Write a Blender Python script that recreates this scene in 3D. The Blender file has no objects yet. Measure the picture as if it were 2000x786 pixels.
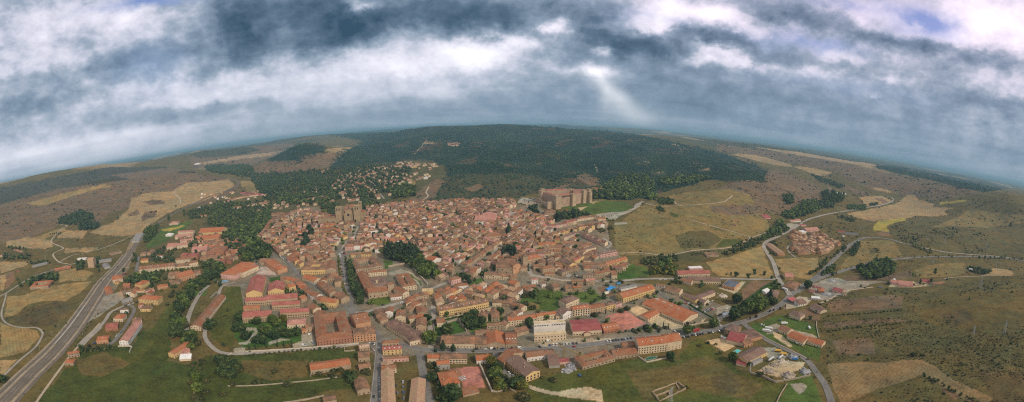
import bpy,math,random
import numpy as np
from math import sin,cos,tan,pi,radians,hypot,atan2

random.seed(11)
RNG = np.random.default_rng(11)
SC = bpy.context.scene
COL = SC.collection

# ------------------------------------------------------------------ camera model
FPX,PITCH,CAMZ = 740.0,0.2,240.0
SC_ = 1.2                      # survey sheet to metres
TILES = dict(O=(0,0,1.0),A=(0,380,3.815),B=(0,580,3.815),C=(400,380,3.815),D=(400,580,3.815),
             E=(800,380,3.815),G=(800,580,3.815),H=(1200,380,3.815),I=(1200,580,3.815),
             J=(1600,380,3.815),K=(1600,580,3.815),La=(0,200,3.93),Lb=(400,200,3.93),
             Lc=(900,200,3.93),Ld=(1400,200,3.3333),P=(1000,350,7.86),Q=(600,370,7.86),
             R=(640,480,6.55),S=(1180,560,6.55),U=(1400,520,4.911),V=(1000,480,5.6125),
             X=(240,430,4.625),Y=(640,280,5.614))


def tp(t,x,y):
    ox,oy,s = TILES[t]
    return ox + x / s,oy + y / s


def raydir(px,py):
    th = (np.asarray(px,float) - 1000.0) / FPX
    ph = (393.0 - np.asarray(py,float)) / FPX
    X = np.sin(th) * np.cos(ph)
    f = np.cos(th) * np.cos(ph)
    u = np.sin(ph)
    return X,f * cos(PITCH) + u * sin(PITCH),-f * sin(PITCH) + u * cos(PITCH)


def project(x,y,z):
    z = z - CAMZ
    f = y * cos(PITCH) - z * sin(PITCH)
    u = y * sin(PITCH) + z * cos(PITCH)
    th = np.arctan2(x,f)
    ph = np.arctan2(u,np.hypot(x,f))
    return 1000.0 + th * FPX,393.0 - ph * FPX


def azdep(px,py):
    X,Y,Z = raydir(px,py)
    return np.arctan2(X,Y),-Z / np.hypot(X,Y)      # azimuth, tangent of the depression


# ------------------------------------------------------------------ noise
def _hash(ix,iy,seed):
    h = (ix.astype(np.int64) * 374761393 + iy.astype(np.int64) * 668265263 + seed * 1442695041) & 0x7FFFFFFF
    h = ((h ^ (h >> 13)) * 1274126177) & 0x7FFFFFFF
    return ((h ^ (h >> 16)) & 0xFFFF) / 65535.0


def vnoise(x,y,seed=0):
    ix,iy = np.floor(x),np.floor(y)
    fx,fy = x - ix,y - iy
    fx = fx * fx * (3 - 2 * fx)
    fy = fy * fy * (3 - 2 * fy)
    a = _hash(ix,iy,seed); b = _hash(ix + 1,iy,seed)
    c = _hash(ix,iy + 1,seed); d = _hash(ix + 1,iy + 1,seed)
    return (a + (b - a) * fx) * (1 - fy) + (c + (d - c) * fx) * fy


def fbm(x,y,scale,octaves=4,seed=0):
    s,amp,tot = 0.0,1.0,0.0
    f = 1.0 / scale
    for o in range(octaves):
        s = s + amp * vnoise(x * f + 17.3 * o,y * f - 9.1 * o,seed + o)
        tot += amp
        amp *= 0.5
        f *= 2.03
    return s / tot


# ------------------------------------------------------------------ terrain from surveyed heights
# (x, y in the photograph's pixels, mode, value): 'z' the height there, 'd' the ground distance there
CTRL = [
    (0,786,'z',0),(300,786,'z',0),(700,786,'z',0),(1000,786,'z',0),(1300,786,'z',0),
    (1500,786,'z',1),(1700,786,'z',4),(1850,786,'z',9),(1990,780,'z',16),(0,680,'z',0),(150,620,'z',0),
    (0,560,'z',0),(100,520,'z',2),(260,480,'z',0),(300,440,'z',2),(400,450,'z',4),(500,420,'z',8),
    (300,640,'z',-2),(400,720,'z',-1),(350,560,'z',0),(600,390,'z',14),
    (900,650,'z',0),(700,650,'z',0),(650,560,'z',3),(900,550,'z',5),(1150,550,'z',5),(1300,570,'z',2),
    (1250,640,'z',0),(1450,640,'z',0),(1600,650,'z',2),(680,437,'z',22),(860,450,'z',18),(1000,425,'z',24),
    (1105,402,'z',30),(1060,405,'z',29),(1160,398,'z',30),(1240,420,'z',24),(1200,470,'z',12),(1110,420,'z',25),
    (770,500,'z',9),(560,480,'z',6),
    (1300,450,'z',22),(1330,398,'z',36),(1450,380,'z',46),(1300,490,'z',6),(1480,480,'z',2),(1550,430,'z',5),(1400,420,'z',32),
    (1600,470,'z',1),(1750,470,'z',4),(1850,505,'z',0),(1990,510,'z',0),(1620,540,'z',0),(1750,535,'z',0),
    (1900,532,'z',1),(1640,610,'z',6),(1780,597,'z',11),(1870,570,'z',19),(1950,550,'z',26),(1990,540,'z',30),
    (1800,680,'z',11),(1900,640,'z',21),(1990,640,'z',30),(1700,705,'z',4),
    (1780,400,'z',12),(1700,408,'z',6),(1800,470,'z',12),(1900,450,'z',24),(1950,430,'z',38),(1850,402,'z',44),(1700,388,'z',22),
    (1640,317,'d',2900),(1730,338,'d',2500),(1850,359,'d',2150),(1970,392,'d',1650),(1600,340,'z',48),(1480,305,'z',78),
    (1490,288,'d',3600),(1380,272,'d',4200),(1500,345,'z',68),(1420,330,'z',72),(1560,372,'z',40),(1640,375,'z',18),
    (990,246,'d',3200),(890,248,'d',3400),(800,255,'d',3500),(1080,249,'d',3200),(1150,256,'d',3300),(1230,268,'d',2900),
    (1300,285,'z',104),(1000,265,'d',2800),(1000,290,'z',68),(1000,330,'z',48),(900,385,'z',24),(850,340,'z',44),
    (1100,300,'z',62),(1200,330,'z',40),(1250,365,'z',22),(1130,355,'z',38),(1000,375,'z',30),(1350,345,'z',52),
    (870,283,'z',88),(830,282,'z',90),(780,300,'z',60),(700,275,'z',110),(720,262,'d',4300),
    (602,278,'d',2250),(640,287,'d',2280),(562,294,'d',2300),(560,332,'z',46),(640,325,'z',52),(700,294,'z',84),(500,318,'z',55),(470,335,'z',26),
    (450,294,'d',4300),(400,299,'d',4300),(500,292,'d',4500),(380,320,'z',40),(440,312,'z',42),
    (560,272,'d',6000),(640,264,'d',6500),
    (200,350,'d',1900),(240,352,'d',1950),(100,375,'d',1850),(0,405,'d',1700),(180,325,'d',3000),(0,361,'d',3000),(330,324,'d',2900),(260,328,'d',2900),(90,340,'d',2900),
    (380,333,'d',2000),(440,352,'z',30),(470,352,'z',22),(410,345,'d',1850),
    (0,470,'z',28),(100,440,'z',30),(200,430,'z',24),(330,390,'z',22),(60,420,'z',62),(250,380,'z',55),(150,385,'z',75),
    (750,360,'z',30),(820,320,'z',58),(700,350,'z',30),(650,360,'z',24),
]
_u,_v,_z = [],[],[]
for px,py,mode,val in CTRL:
    val *= SC_
    az,t = azdep(px,py)
    if mode == 'z':
        r = (CAMZ - val) / t; z = val
    else:
        r = val; z = CAMZ - r * t
    _u.append(float(az)); _v.append(math.log(r)); _z.append(float(z))
# heights nobody sees directly: behind the ridges, far plateaus, under the drone
for azd in range(-180,181,15):
    a = radians(azd)
    for r,z in ((60,0),(140,0)):
        _u.append(a); _v.append(math.log(r * SC_)); _z.append(z * SC_)
    for r,z in ((9000,120),(16000,130),(45000,130)):
        _u.append(a); _v.append(math.log(r * SC_)); _z.append(z * SC_)
    if abs(azd) > 100:
        for r,z in ((400,2),(1500,20),(4000,90)):
            _u.append(a); _v.append(math.log(r * SC_)); _z.append(z * SC_)
for azd,r,z in ((0,4600,150),(-12,5000,120),(12,4700,130),(-31,3100,40),(-20,3300,90),(-47,6000,90),(-60,2400,82),(-70,2500,90),
                  (-60,4500,100),(-75,5000,130),(50,5000,118),(66,4000,118),(75,3500,120),(30,6000,110),(58,3200,118),(-35,2950,34),(-28,2950,48),(-31.5,2800,44),(-40,2900,36)):
    _u.append(radians(azd)); _v.append(math.log(r * SC_)); _z.append(z * SC_)
_u,_v,_z = np.array(_u),np.array(_v),np.array(_z)
RC,KU,KV = 0.05,1.25,1.0


def _ker(u,v):
    d2 = (KU * (u[:,None] - _u[None])) ** 2 + (KV * (v[:,None] - _v[None])) ** 2
    return np.sqrt(d2 + RC * RC)


_n = len(_u)
_M = np.zeros((_n + 1,_n + 1))
_M[:_n,:_n] = _ker(_u,_v) - 0.004 * np.eye(_n)
_M[:_n,_n] = 1; _M[_n,:_n] = 1
_W = np.linalg.lstsq(_M,np.r_[_z,0.0],rcond=1e-9)[0]

# polar grid: fine inside the view, coarse behind the camera
_in = np.linspace(-1.52,1.52,1560)
_out = np.linspace(1.52,2 * pi - 1.52,72)[1:-1]
THG = np.r_[_in,_out]
_r1 = np.array([2,30,70,110,140,160,175.0])
_r2 = np.arange(185,900,1.5)
_r3 = 900 * np.exp(np.arange(0,math.log(46000 / 900.0),0.0105))
RG = np.r_[_r1,_r2,_r3] * SC_
NT,NR = len(THG),len(RG)
_thw = np.where(THG > pi,THG - 2 * pi,THG)
# the smooth surface on a coarser grid, then bilinear
_cr = np.linspace(math.log(2.3),math.log(46001.0 * SC_),330)
ZS = np.empty((NT,NR))
for i0 in range(0,NT,1):
    pass
_ct = np.r_[np.linspace(-1.52,1.52,400),_out]
_cz = np.empty((len(_ct),len(_cr)))
for i,a in enumerate(_ct):
    aw = a if a <= pi else a - 2 * pi
    k = _ker(np.full(len(_cr),aw),_cr)
    _cz[i] = k @ _W[:_n] + _W[_n]
_lr = np.log(RG)
_tmp = np.empty((len(_ct),NR))
for i in range(len(_ct)):
    _tmp[i] = np.interp(_lr,_cr,_cz[i])
for j in range(NR):
    ZS[:,j] = np.interp(THG,_ct,_tmp[:,j])
GX = np.sin(THG)[:,None] * RG[None]
GY = np.cos(THG)[:,None] * RG[None]
_rough = np.clip((RG[None] - 1000) / 1800.0,0,1) * np.clip((ZS - 15) / 60.0,0,1)
_rough = np.maximum(_rough,np.clip((RG[None] - 6000) / 4000.0,0,1))
ZG = ZS + _rough * (fbm(GX,GY,520,4,3) - 0.5) * 52
ZG += np.clip((RG[None] - 7000) / 5000.0,0,1) * (fbm(GX,GY,4600,4,8) - 0.45) * 330
ZG += (fbm(GX,GY,170,4,5) - 0.5) * np.clip((ZS - 24) / 40.0,0,1) * 17
_hill = np.clip((_thw[:,None] + .55) * 5,0,1) * np.clip((.52 - _thw[:,None]) * 5,0,1) * np.clip((RG[None] - 1350) / 500,0,1) * np.clip((3750 - RG[None]) / 500,0,1)
ZG -= _hill * (1 - np.abs(2 * fbm(GX,GY,640,3,77) - 1) * 2.2) * 42 - _hill * 24      # gullies down the wooded hill
ZG = np.minimum(ZG,np.where(RG[None] > 8500,335.0,264.0))


def ground(x,y):
    """terrain height at world x, y"""
    x = np.asarray(x,float); y = np.asarray(y,float)
    th = np.arctan2(x,y)
    th = np.where(th < -1.52,th + 2 * pi,th)
    r = np.clip(np.hypot(x,y),RG[0],RG[-1] * 0.999)
    i = np.clip(np.searchsorted(THG,th) - 1,0,NT - 2)
    j = np.clip(np.searchsorted(RG,r) - 1,0,NR - 2)
    a = np.clip((th - THG[i]) / (THG[i + 1] - THG[i]),0,1)
    b = (r - RG[j]) / (RG[j + 1] - RG[j])
    return (ZG[i,j] * (1 - a) + ZG[i + 1,j] * a) * (1 - b) + (ZG[i,j + 1] * (1 - a) + ZG[i + 1,j + 1] * a) * b


_J0 = 5


def hit(px,py,lift=0.0):
    """where the sight line through a pixel meets the terrain (raised by lift)"""
    az,t = azdep(px,py)
    az,t = float(az),float(t)
    i = int(np.clip(np.searchsorted(THG,az) - 1,0,1558))
    a = (az - THG[i]) / (THG[i + 1] - THG[i])
    col = ZG[i] * (1 - a) + ZG[i + 1] * a + lift
    zr = CAMZ - RG * t
    k = np.nonzero((zr <= col)[_J0:])[0]
    if len(k) == 0:
        r = 20000.0
    else:
        k = k[0] + _J0
        f0 = zr[k - 1] - col[k - 1]; f1 = col[k] - zr[k]
        r = RG[k - 1] + (RG[k] - RG[k - 1]) * f0 / max(f0 + f1,1e-9)
    x,y = r * sin(az),r * cos(az)
    return x,y


def hz(px,py,z):
    """where the sight line through a pixel comes down to height z"""
    az,t = azdep(px,py)
    r = (CAMZ - z) / max(float(t),1e-4)
    return r * sin(float(az)),r * cos(float(az))


def W(t,x,y):
    return hit(*tp(t,x,y))


# ------------------------------------------------------------------ properties and mesh helpers
def tag(o,label=None,cat=None,group=None,kind=None):
    if label: o['label'] = label
    if cat: o['category'] = cat
    if group: o['group'] = group
    if kind: o['kind'] = kind
    return o


def empty(name,x,y,z,rot=0.0):
    o = bpy.data.objects.new(name,None)
    COL.objects.link(o)
    o.location = (x,y,z); o.rotation_euler = (0,0,rot)
    o.empty_display_size = 0.5
    return o


class MB:
    """collects polygons with a material slot each, then builds ONE mesh"""

    def __init__(s):
        s.v,s.f,s.m = [],[],[]

    def add(s,verts,faces,m=0):
        b = len(s.v)
        s.v.extend(verts)
        s.f.extend([tuple(i + b for i in f) for f in faces])
        s.m.extend([m] * len(faces))

    def box(s,x0,x1,y0,y1,z0,z1,m=0):
        s.add([(x0,y0,z0),(x1,y0,z0),(x1,y1,z0),(x0,y1,z0),(x0,y0,z1),(x1,y0,z1),(x1,y1,z1),(x0,y1,z1)],
              [(0,3,2,1),(4,5,6,7),(0,1,5,4),(1,2,6,5),(2,3,7,6),(3,0,4,7)],m)

    def prism(s,poly,z0,z1,m=0):
        n = len(poly)
        v = [(x,y,z0) for x,y in poly] + [(x,y,z1) for x,y in poly]
        f = [tuple(range(n - 1,-1,-1)),tuple(range(n,2 * n))]
        f += [(i,(i + 1) % n,n + (i + 1) % n,n + i) for i in range(n)]
        s.add(v,f,m)

    def tube(s,p,q,r0,r1,n=6,m=0):
        p = np.array(p,float); q = np.array(q,float)
        d = q - p; d /= max(np.linalg.norm(d),1e-9)
        a = np.cross(d,(0,0,1) if abs(d[2]) < 0.9 else (1,0,0)); a /= np.linalg.norm(a)
        b = np.cross(d,a)
        v = []
        for c,r in ((p,r0),(q,r1)):
            for k in range(n):
                w = 2 * pi * k / n
                v.append(tuple(c + r * (cos(w) * a + sin(w) * b)))
        f = [(k,(k + 1) % n,n + (k + 1) % n,n + k) for k in range(n)] + [tuple(range(n - 1,-1,-1)),tuple(range(n,2 * n))]
        s.add(v,f,m)

    def mesh(s,name,mats):
        me = bpy.data.meshes.new(name)
        me.from_pydata(s.v,[],s.f)
        for m in mats: me.materials.append(m)
        if len(mats) > 1: me.polygons.foreach_set('material_index',s.m)
        me.update()
        return me

    def build(s,name,mats,parent=None):
        if not isinstance(mats,(list,tuple)): mats = [mats]
        return place(name,s.mesh(name,mats),parent)


def place(name,me,parent=None,loc=None):
    o = bpy.data.objects.new(name,me)
    COL.objects.link(o)
    if parent is not None: o.parent = parent
    if loc is not None: o.location = loc
    return o


def bigmesh(name,V,Fq,mats,matidx=None,tri=False,smooth=False):
    """a large mesh straight from numpy arrays"""
    me = bpy.data.meshes.new(name)
    k = Fq.shape[1]
    me.vertices.add(len(V)); me.vertices.foreach_set('co',np.ascontiguousarray(V,np.float32).ravel())
    me.loops.add(Fq.size); me.loops.foreach_set('vertex_index',np.ascontiguousarray(Fq,np.int32).ravel())
    me.polygons.add(len(Fq)); me.polygons.foreach_set('loop_start',np.arange(0,Fq.size,k,dtype=np.int32))
    for m in mats: me.materials.append(m)
    if matidx is not None: me.polygons.foreach_set('material_index',np.ascontiguousarray(matidx,np.int32))
    if smooth: me.polygons.foreach_set('use_smooth',np.ones(len(Fq),bool))
    me.update(calc_edges=True)
    return me


# ------------------------------------------------------------------ material helpers
def newmat(name,rough=0.9,spec=0.2):
    m = bpy.data.materials.new(name); m.use_nodes = True
    nt = m.node_tree
    b = nt.nodes['Principled BSDF']
    b.inputs['Roughness'].default_value = rough
    b.inputs['Specular IOR Level'].default_value = spec
    return m,nt,b


def N(nt,typ,**kw):
    n = nt.nodes.new(typ)
    for k,v in kw.items(): setattr(n,k,v)
    return n


def link(nt,a,b): nt.links.new(a,b)


def mottled(name,col,var=0.25,scale=0.6,scale2=0.08,rough=0.9,spec=0.2,tint=None,rnd=0.0,coord='Object'):
    """one base colour broken up by two sizes of noise (weathering) and, if wanted, by a per-object shift"""
    m,nt,b = newmat(name,rough,spec)
    tc = N(nt,'ShaderNodeTexCoord')
    geo = N(nt,'ShaderNodeNewGeometry')
    src = geo.outputs['Position']
    n1 = N(nt,'ShaderNodeTexNoise'); n1.inputs['Scale'].default_value = scale; n1.inputs['Detail'].default_value = 3
    n2 = N(nt,'ShaderNodeTexNoise'); n2.inputs['Scale'].default_value = scale2; n2.inputs['Detail'].default_value = 2
    link(nt,src,n1.inputs['Vector']); link(nt,src,n2.inputs['Vector'])
    a = N(nt,'ShaderNodeMath',operation='ADD'); link(nt,n1.outputs['Fac'],a.inputs[0]); link(nt,n2.outputs['Fac'],a.inputs[1])
    mr = N(nt,'ShaderNodeMapRange'); link(nt,a.outputs[0],mr.inputs['Value'])
    mr.inputs['From Min'].default_value = 0.65; mr.inputs['From Max'].default_value = 1.35
    mr.inputs['To Min'].default_value = 1 - var; mr.inputs['To Max'].default_value = 1 + var
    val = mr.outputs['Result']
    if rnd:
        m2 = N(nt,'ShaderNodeMapRange'); link(nt,geo.outputs['Random Per Island'],m2.inputs['Value'])
        m2.inputs['To Min'].default_value = 1 - rnd; m2.inputs['To Max'].default_value = 1 + rnd
        mm = N(nt,'ShaderNodeMath',operation='MULTIPLY'); link(nt,val,mm.inputs[0]); link(nt,m2.outputs['Result'],mm.inputs[1])
        val = mm.outputs[0]
    base = N(nt,'ShaderNodeRGB'); base.outputs[0].default_value = (*col,1)
    csrc = base.outputs[0]
    if tint is not None:
        mx = N(nt,'ShaderNodeMix',data_type='RGBA')
        mx.inputs[6].default_value = (*col,1); mx.inputs[7].default_value = (*tint,1)
        m3 = N(nt,'ShaderNodeMapRange'); link(nt,n2.outputs['Fac'],m3.inputs['Value'])
        m3.inputs['From Min'].default_value = 0.4; m3.inputs['From Max'].default_value = 0.62
        link(nt,m3.outputs['Result'],mx.inputs[0]); csrc = mx.outputs[2]
    sc = N(nt,'ShaderNodeVectorMath',operation='SCALE'); link(nt,csrc,sc.inputs[0]); link(nt,val,sc.inputs['Scale'])
    link(nt,sc.outputs[0],b.inputs['Base Color'])
    return m


def flat(name,col,rough=0.6,spec=0.4):
    m,nt,b = newmat(name,rough,spec)
    b.inputs['Base Color'].default_value = (*col,1)
    return m


# ------------------------------------------------------------------ camera, film
cam = bpy.data.cameras.new('camera')
cam.type = 'PANO'
cam.panorama_type = 'EQUIRECTANGULAR'
cam.longitude_min,cam.longitude_max = -1000 / FPX,1000 / FPX
cam.latitude_min,cam.latitude_max = -393 / FPX,393 / FPX
cam.clip_start,cam.clip_end = 0.5,200000
co = bpy.data.objects.new('camera',cam); COL.objects.link(co)
co.location = (0,0,CAMZ); co.rotation_euler = (pi / 2 - PITCH,0,0)
SC.camera = co
SC.view_settings.view_transform = 'Standard'
SC.view_settings.look = 'None'
SC.view_settings.exposure = 0.22
SC.view_settings.gamma = 1.0
SC.view_settings.use_curve_mapping = False
SC.cycles.max_bounces = 4
SC.cycles.diffuse_bounces = 2
SC.cycles.volume_bounces = 1
SC.cycles.use_denoising = False
SC.cycles.filter_width = 1.15
# ------------------------------------------------------------------ sky, sun, air
SUN_AZ,SUN_EL = radians(126),radians(40)
world = bpy.data.worlds.new('World'); SC.world = world; world.use_nodes = True
nt = world.node_tree
bg = nt.nodes['Background']; bg.inputs['Strength'].default_value = 0.1
sky = N(nt,'ShaderNodeTexSky',sky_type='NISHITA'); sky.sun_disc = False
sky.sun_elevation = SUN_EL; sky.sun_rotation = SUN_AZ
tc = N(nt,'ShaderNodeTexCoord')
sep = N(nt,'ShaderNodeSeparateXYZ'); link(nt,tc.outputs['Generated'],sep.inputs[0])


def M(op,a,b=None,c=None,clamp=False):
    n = N(nt,'ShaderNodeMath',operation=op); n.use_clamp = clamp
    for i,v in enumerate((a,b,c)):
        if v is None: continue
        if hasattr(v,'is_linked'): link(nt,v,n.inputs[i])
        else: n.inputs[i].default_value = v
    return n.outputs[0]


def noise(vec,scale,detail,dist=0.0,rough=0.55,color=False):
    n = N(nt,'ShaderNodeTexNoise'); n.inputs['Scale'].default_value = scale; n.inputs['Detail'].default_value = detail
    n.inputs['Distortion'].default_value = dist; n.inputs['Roughness'].default_value = rough
    link(nt,vec,n.inputs['Vector'])
    return n.outputs['Color' if color else 'Fac']


zc = M('MAXIMUM',sep.outputs[2],-0.02)
den = M('ADD',zc,0.34)
cx,cy = M('DIVIDE',sep.outputs[0],den),M('DIVIDE',sep.outputs[1],den)
comb = N(nt,'ShaderNodeCombineXYZ'); link(nt,cx,comb.inputs[0]); link(nt,cy,comb.inputs[1])
deck = comb.outputs[0]                                   # the cloud deck seen in perspective
az = M('ARCTAN2',sep.outputs[0],sep.outputs[1])
el = M('ARCSINE',sep.outputs[2])
ae = N(nt,'ShaderNodeCombineXYZ'); link(nt,az,ae.inputs[0]); link(nt,el,ae.inputs[1])
# ragged edges for everything placed in the sky
pw = N(nt,'ShaderNodeVectorMath',operation='MULTIPLY'); link(nt,ae.outputs[0],pw.inputs[0]); pw.inputs[1].default_value = (1.0,1.2,1)
wn = noise(pw.outputs[0],7.0,8,0.0,0.66,True)
wv = N(nt,'ShaderNodeVectorMath',operation='MULTIPLY_ADD'); link(nt,wn,wv.inputs[0])
wv.inputs[1].default_value = (0.15,0.12,0); wv.inputs[2].default_value = (-0.075,-0.06,0)
fade = M('MULTIPLY',M('ADD',el,0.02),6.0,clamp=True)
ws = N(nt,'ShaderNodeVectorMath',operation='SCALE'); link(nt,wv.outputs[0],ws.inputs[0]); link(nt,fade,ws.inputs['Scale'])
wa = N(nt,'ShaderNodeVectorMath',operation='ADD'); link(nt,ae.outputs[0],wa.inputs[0]); link(nt,ws.outputs[0],wa.inputs[1])
pos = wa.outputs[0]


def skydir(px,py):
    X,Y,Z = raydir(px,py)
    return float(np.arctan2(X,Y)),float(np.arcsin(Z))


def blobs(lst,src,start=None):
    """soft masses of cloud: (x, y, half width, half height, weight)"""
    acc = start
    for (px,py,rx,ry,w) in lst:
        a,e = skydir(px,py)
        k = max(cos(e),0.3)
        sa,se = FPX * k / rx * 0.9,FPX / ry * 0.9
        vm = N(nt,'ShaderNodeVectorMath',operation='MULTIPLY_ADD'); link(nt,src,vm.inputs[0])
        vm.inputs[1].default_value = (sa,se,0); vm.inputs[2].default_value = (-a * sa,-e * se,0)
        dp = N(nt,'ShaderNodeVectorMath',operation='DOT_PRODUCT'); link(nt,vm.outputs[0],dp.inputs[0]); link(nt,vm.outputs[0],dp.inputs[1])
        g = M('POWER',0.3679,dp.outputs['Value'])
        acc = M('MULTIPLY',g,w) if acc is None else M('MULTIPLY_ADD',g,w,acc)
    return acc


LIGHT = [
    (200,120,420,120,.12),(760,165,320,60,.10),(1700,60,340,70,.12),(1420,110,260,40,.06),(60,320,300,40,.16),(0,130,120,60,.08),(1180,185,60,30,.10),
    (60,50,120,40,.20),(170,20,90,20,.20),(250,35,60,18,.2),(370,40,60,30,.16),(120,130,190,30,.10),(150,140,130,24,-.26),(60,205,170,16,-.22),
    (215,130,60,24,-.12),(340,100,90,24,-.20),(400,135,60,18,-.1),(300,175,130,18,.14),(420,190,110,12,.18),(340,225,160,14,-.20),
    (465,45,62,60,-.44),(565,25,120,55,-.46),(690,55,60,38,-.46),(850,18,150,34,-.44),(960,45,75,32,-.36),(620,82,100,22,-.24),(480,100,30,28,-.2),
    (705,4,22,10,.55),(500,50,10,16,.25),(655,40,10,14,.2),(770,75,70,32,.26),(860,120,110,34,.34),(955,95,60,24,.34),(680,140,150,26,.22),(880,95,50,20,.2),(930,120,40,18,.3),
    (820,110,40,16,-.16),(800,160,110,10,-.10),(520,140,90,30,.10),(600,190,200,22,.06),(900,170,130,14,.1),
    (1082,52,30,16,.75),(1012,84,28,10,.35),(1170,22,56,26,-.34),(1140,62,46,22,-.26),(1245,92,86,24,-.40),(1200,75,50,18,-.2),(1310,108,50,16,-.2),
    (1360,72,56,15,-.40),(1440,78,46,17,-.34),(1330,22,90,26,.55),(1270,40,40,18,.4),(1430,32,50,18,.2),(1510,22,60,26,-.26),(1610,44,90,18,-.34),(1550,105,70,14,-.16),
    (1400,100,36,12,.42),(1375,120,60,10,.45),(1500,58,70,12,.22),(1180,96,26,12,.5),(1150,140,46,12,.42),(1290,60,40,9,.35),(1465,118,30,9,.3),(1590,140,70,12,.22),(1640,100,46,14,.28),
    (1700,20,60,24,.38),(1900,40,110,46,.46),(1810,62,60,22,.26),(1990,30,80,60,.4),(1720,72,60,14,-.22),(1810,90,90,16,-.30),(1930,112,100,16,-.30),(1960,20,40,20,-.14),
    (1980,160,110,26,.14),(1960,200,90,16,-.2),(1730,152,26,8,.22),(1705,184,16,6,.25),(1620,120,50,14,-.1),
    (1500,160,240,40,-.10),(1250,175,200,30,-.12),(1650,230,360,50,-.10),(1000,205,300,22,-.12),(1040,160,100,20,-.05),(640,235,200,16,-.10),
    (60,300,240,24,.16),(220,270,200,10,.08),(1180,45,30,12,.18),(1100,110,60,20,-.1),
]
BLUE = [(1790,38,46,22,.9),(1650,10,60,14,.7),(1560,76,90,12,.55),(255,6,70,10,.7),(300,2,60,8,.4),(1620,84,40,12,.4),(1830,55,40,16,.5),(1640,165,120,16,.25),(290,130,60,40,.22),(1325,50,30,14,.3),(1250,30,40,14,.25)]
SUNBEAM = [(1160,140,26,7,.8),(1172,155,13,9,.55),(1184,168,14,10,.5),(1196,181,16,11,.5),(1208,194,18,12,.48),(1221,207,21,13,.44),(1236,221,25,14,.38),(1254,236,32,13,.28),(1180,190,9,20,.2),(1190,212,12,20,.16)]  # slanting light shaft, painted into the sky colour

pf = N(nt,'ShaderNodeVectorMath',operation='MULTIPLY'); link(nt,ae.outputs[0],pf.inputs[0]); pf.inputs[1].default_value = (1.0,1.35,1)
puff = pf.outputs[0]
n_big = noise(puff,4.4,9,0.2,0.56)
n_mid = noise(puff,15.0,8,0.15,0.6)
st = N(nt,'ShaderNodeVectorMath',operation='MULTIPLY'); link(nt,ae.outputs[0],st.inputs[0]); st.inputs[1].default_value = (1.6,16.0,1)
n_str = noise(st.outputs[0],1.4,6,0.5)                # long streaks towards the horizon
low = M('SUBTRACT',1.0,M('MULTIPLY',M('SUBTRACT',el,0.02),5.5,clamp=True))
L = M('MULTIPLY_ADD',blobs(LIGHT,pos),0.80,0.53)
L = M('MULTIPLY_ADD',M('SUBTRACT',n_big,0.5),M('MULTIPLY_ADD',low,-0.30,0.52),L)
L = M('MULTIPLY_ADD',M('SUBTRACT',n_mid,0.5),M('MULTIPLY_ADD',low,-0.40,0.60),L)
L = M('MULTIPLY_ADD',M('SUBTRACT',n_str,0.5),M('MULTIPLY',low,0.42),L)
L = M('MULTIPLY_ADD',low,0.02,L)
L = M('MULTIPLY_ADD',M('MAXIMUM',M('MULTIPLY',sep.outputs[1],-1.0),0.0),0.3,L)      # extra glow added to the unseen sky behind, brightens walls facing the camera
L = M('MULTIPLY_ADD',M('SUBTRACT',noise(puff,24.0,6,0.2,0.6),0.5),M('MULTIPLY_ADD',low,-0.28,0.32),L)
ramp = N(nt,'ShaderNodeValToRGB'); link(nt,M('MULTIPLY_ADD',L,0.86,0.035),ramp.inputs[0])


def s2l(c): return tuple((v / 255.0 / 12.92) if v <= 10 else ((v / 255.0 + 0.055) / 1.055) ** 2.4 for v in c)


stops = [(0.0,(50,76,96)),(0.22,(88,108,128)),(0.42,(129,145,163)),(0.54,(160,170,185)),(0.64,(194,196,209)),(0.80,(228,224,234)),(1.0,(252,248,252))]
cr = ramp.color_ramp
while len(cr.elements) < len(stops): cr.elements.new(0.5)
for e,(p,c) in zip(cr.elements,stops):
    e.position = p; e.color = (*s2l(c),1)
bm = blobs(BLUE,pos)
bm = M('MULTIPLY',bm,M('MULTIPLY_ADD',M('SUBTRACT',n_big,0.5),-3.0,0.9,clamp=True),clamp=True)
x10 = N(nt,'ShaderNodeVectorMath',operation='SCALE'); link(nt,ramp.outputs[0],x10.inputs[0]); x10.inputs['Scale'].default_value = 10.0
skb = N(nt,'ShaderNodeVectorMath',operation='MULTIPLY'); link(nt,sky.outputs[0],skb.inputs[0]); skb.inputs[1].default_value = (1.2,1.1,1.25)
mx = N(nt,'ShaderNodeMix',data_type='RGBA'); link(nt,bm,mx.inputs[0]); link(nt,x10.outputs[0],mx.inputs[6]); link(nt,skb.outputs[0],mx.inputs[7])
wb = blobs(SUNBEAM,ae.outputs[0])
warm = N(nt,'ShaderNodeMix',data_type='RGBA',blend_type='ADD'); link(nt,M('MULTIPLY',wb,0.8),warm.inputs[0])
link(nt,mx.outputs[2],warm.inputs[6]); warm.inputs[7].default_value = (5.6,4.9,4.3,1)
lil = N(nt,'ShaderNodeMix',data_type='RGBA',blend_type='MULTIPLY'); lil.inputs[0].default_value = 1.0
tn = N(nt,'ShaderNodeMix',data_type='RGBA'); link(nt,M('MULTIPLY',M('SUBTRACT',el,0.06),3.2,clamp=True),tn.inputs[0])
tn.inputs[6].default_value = (.95,1.0,1.02,1)
ts = N(nt,'ShaderNodeMix',data_type='RGBA'); link(nt,M('MULTIPLY_ADD',az,1.4,0.1,clamp=True),ts.inputs[0])      # teal clouds one way, mauve the other
ts.inputs[6].default_value = (.99,1.0,1.03,1); ts.inputs[7].default_value = (1.07,.985,1.05,1); link(nt,ts.outputs[2],tn.inputs[7])
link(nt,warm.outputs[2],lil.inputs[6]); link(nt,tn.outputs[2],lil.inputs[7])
opp = N(nt,'ShaderNodeMix',data_type='RGBA',blend_type='MULTIPLY')      # warm tint added to the unseen sky behind and overhead, warms the ground light
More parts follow.
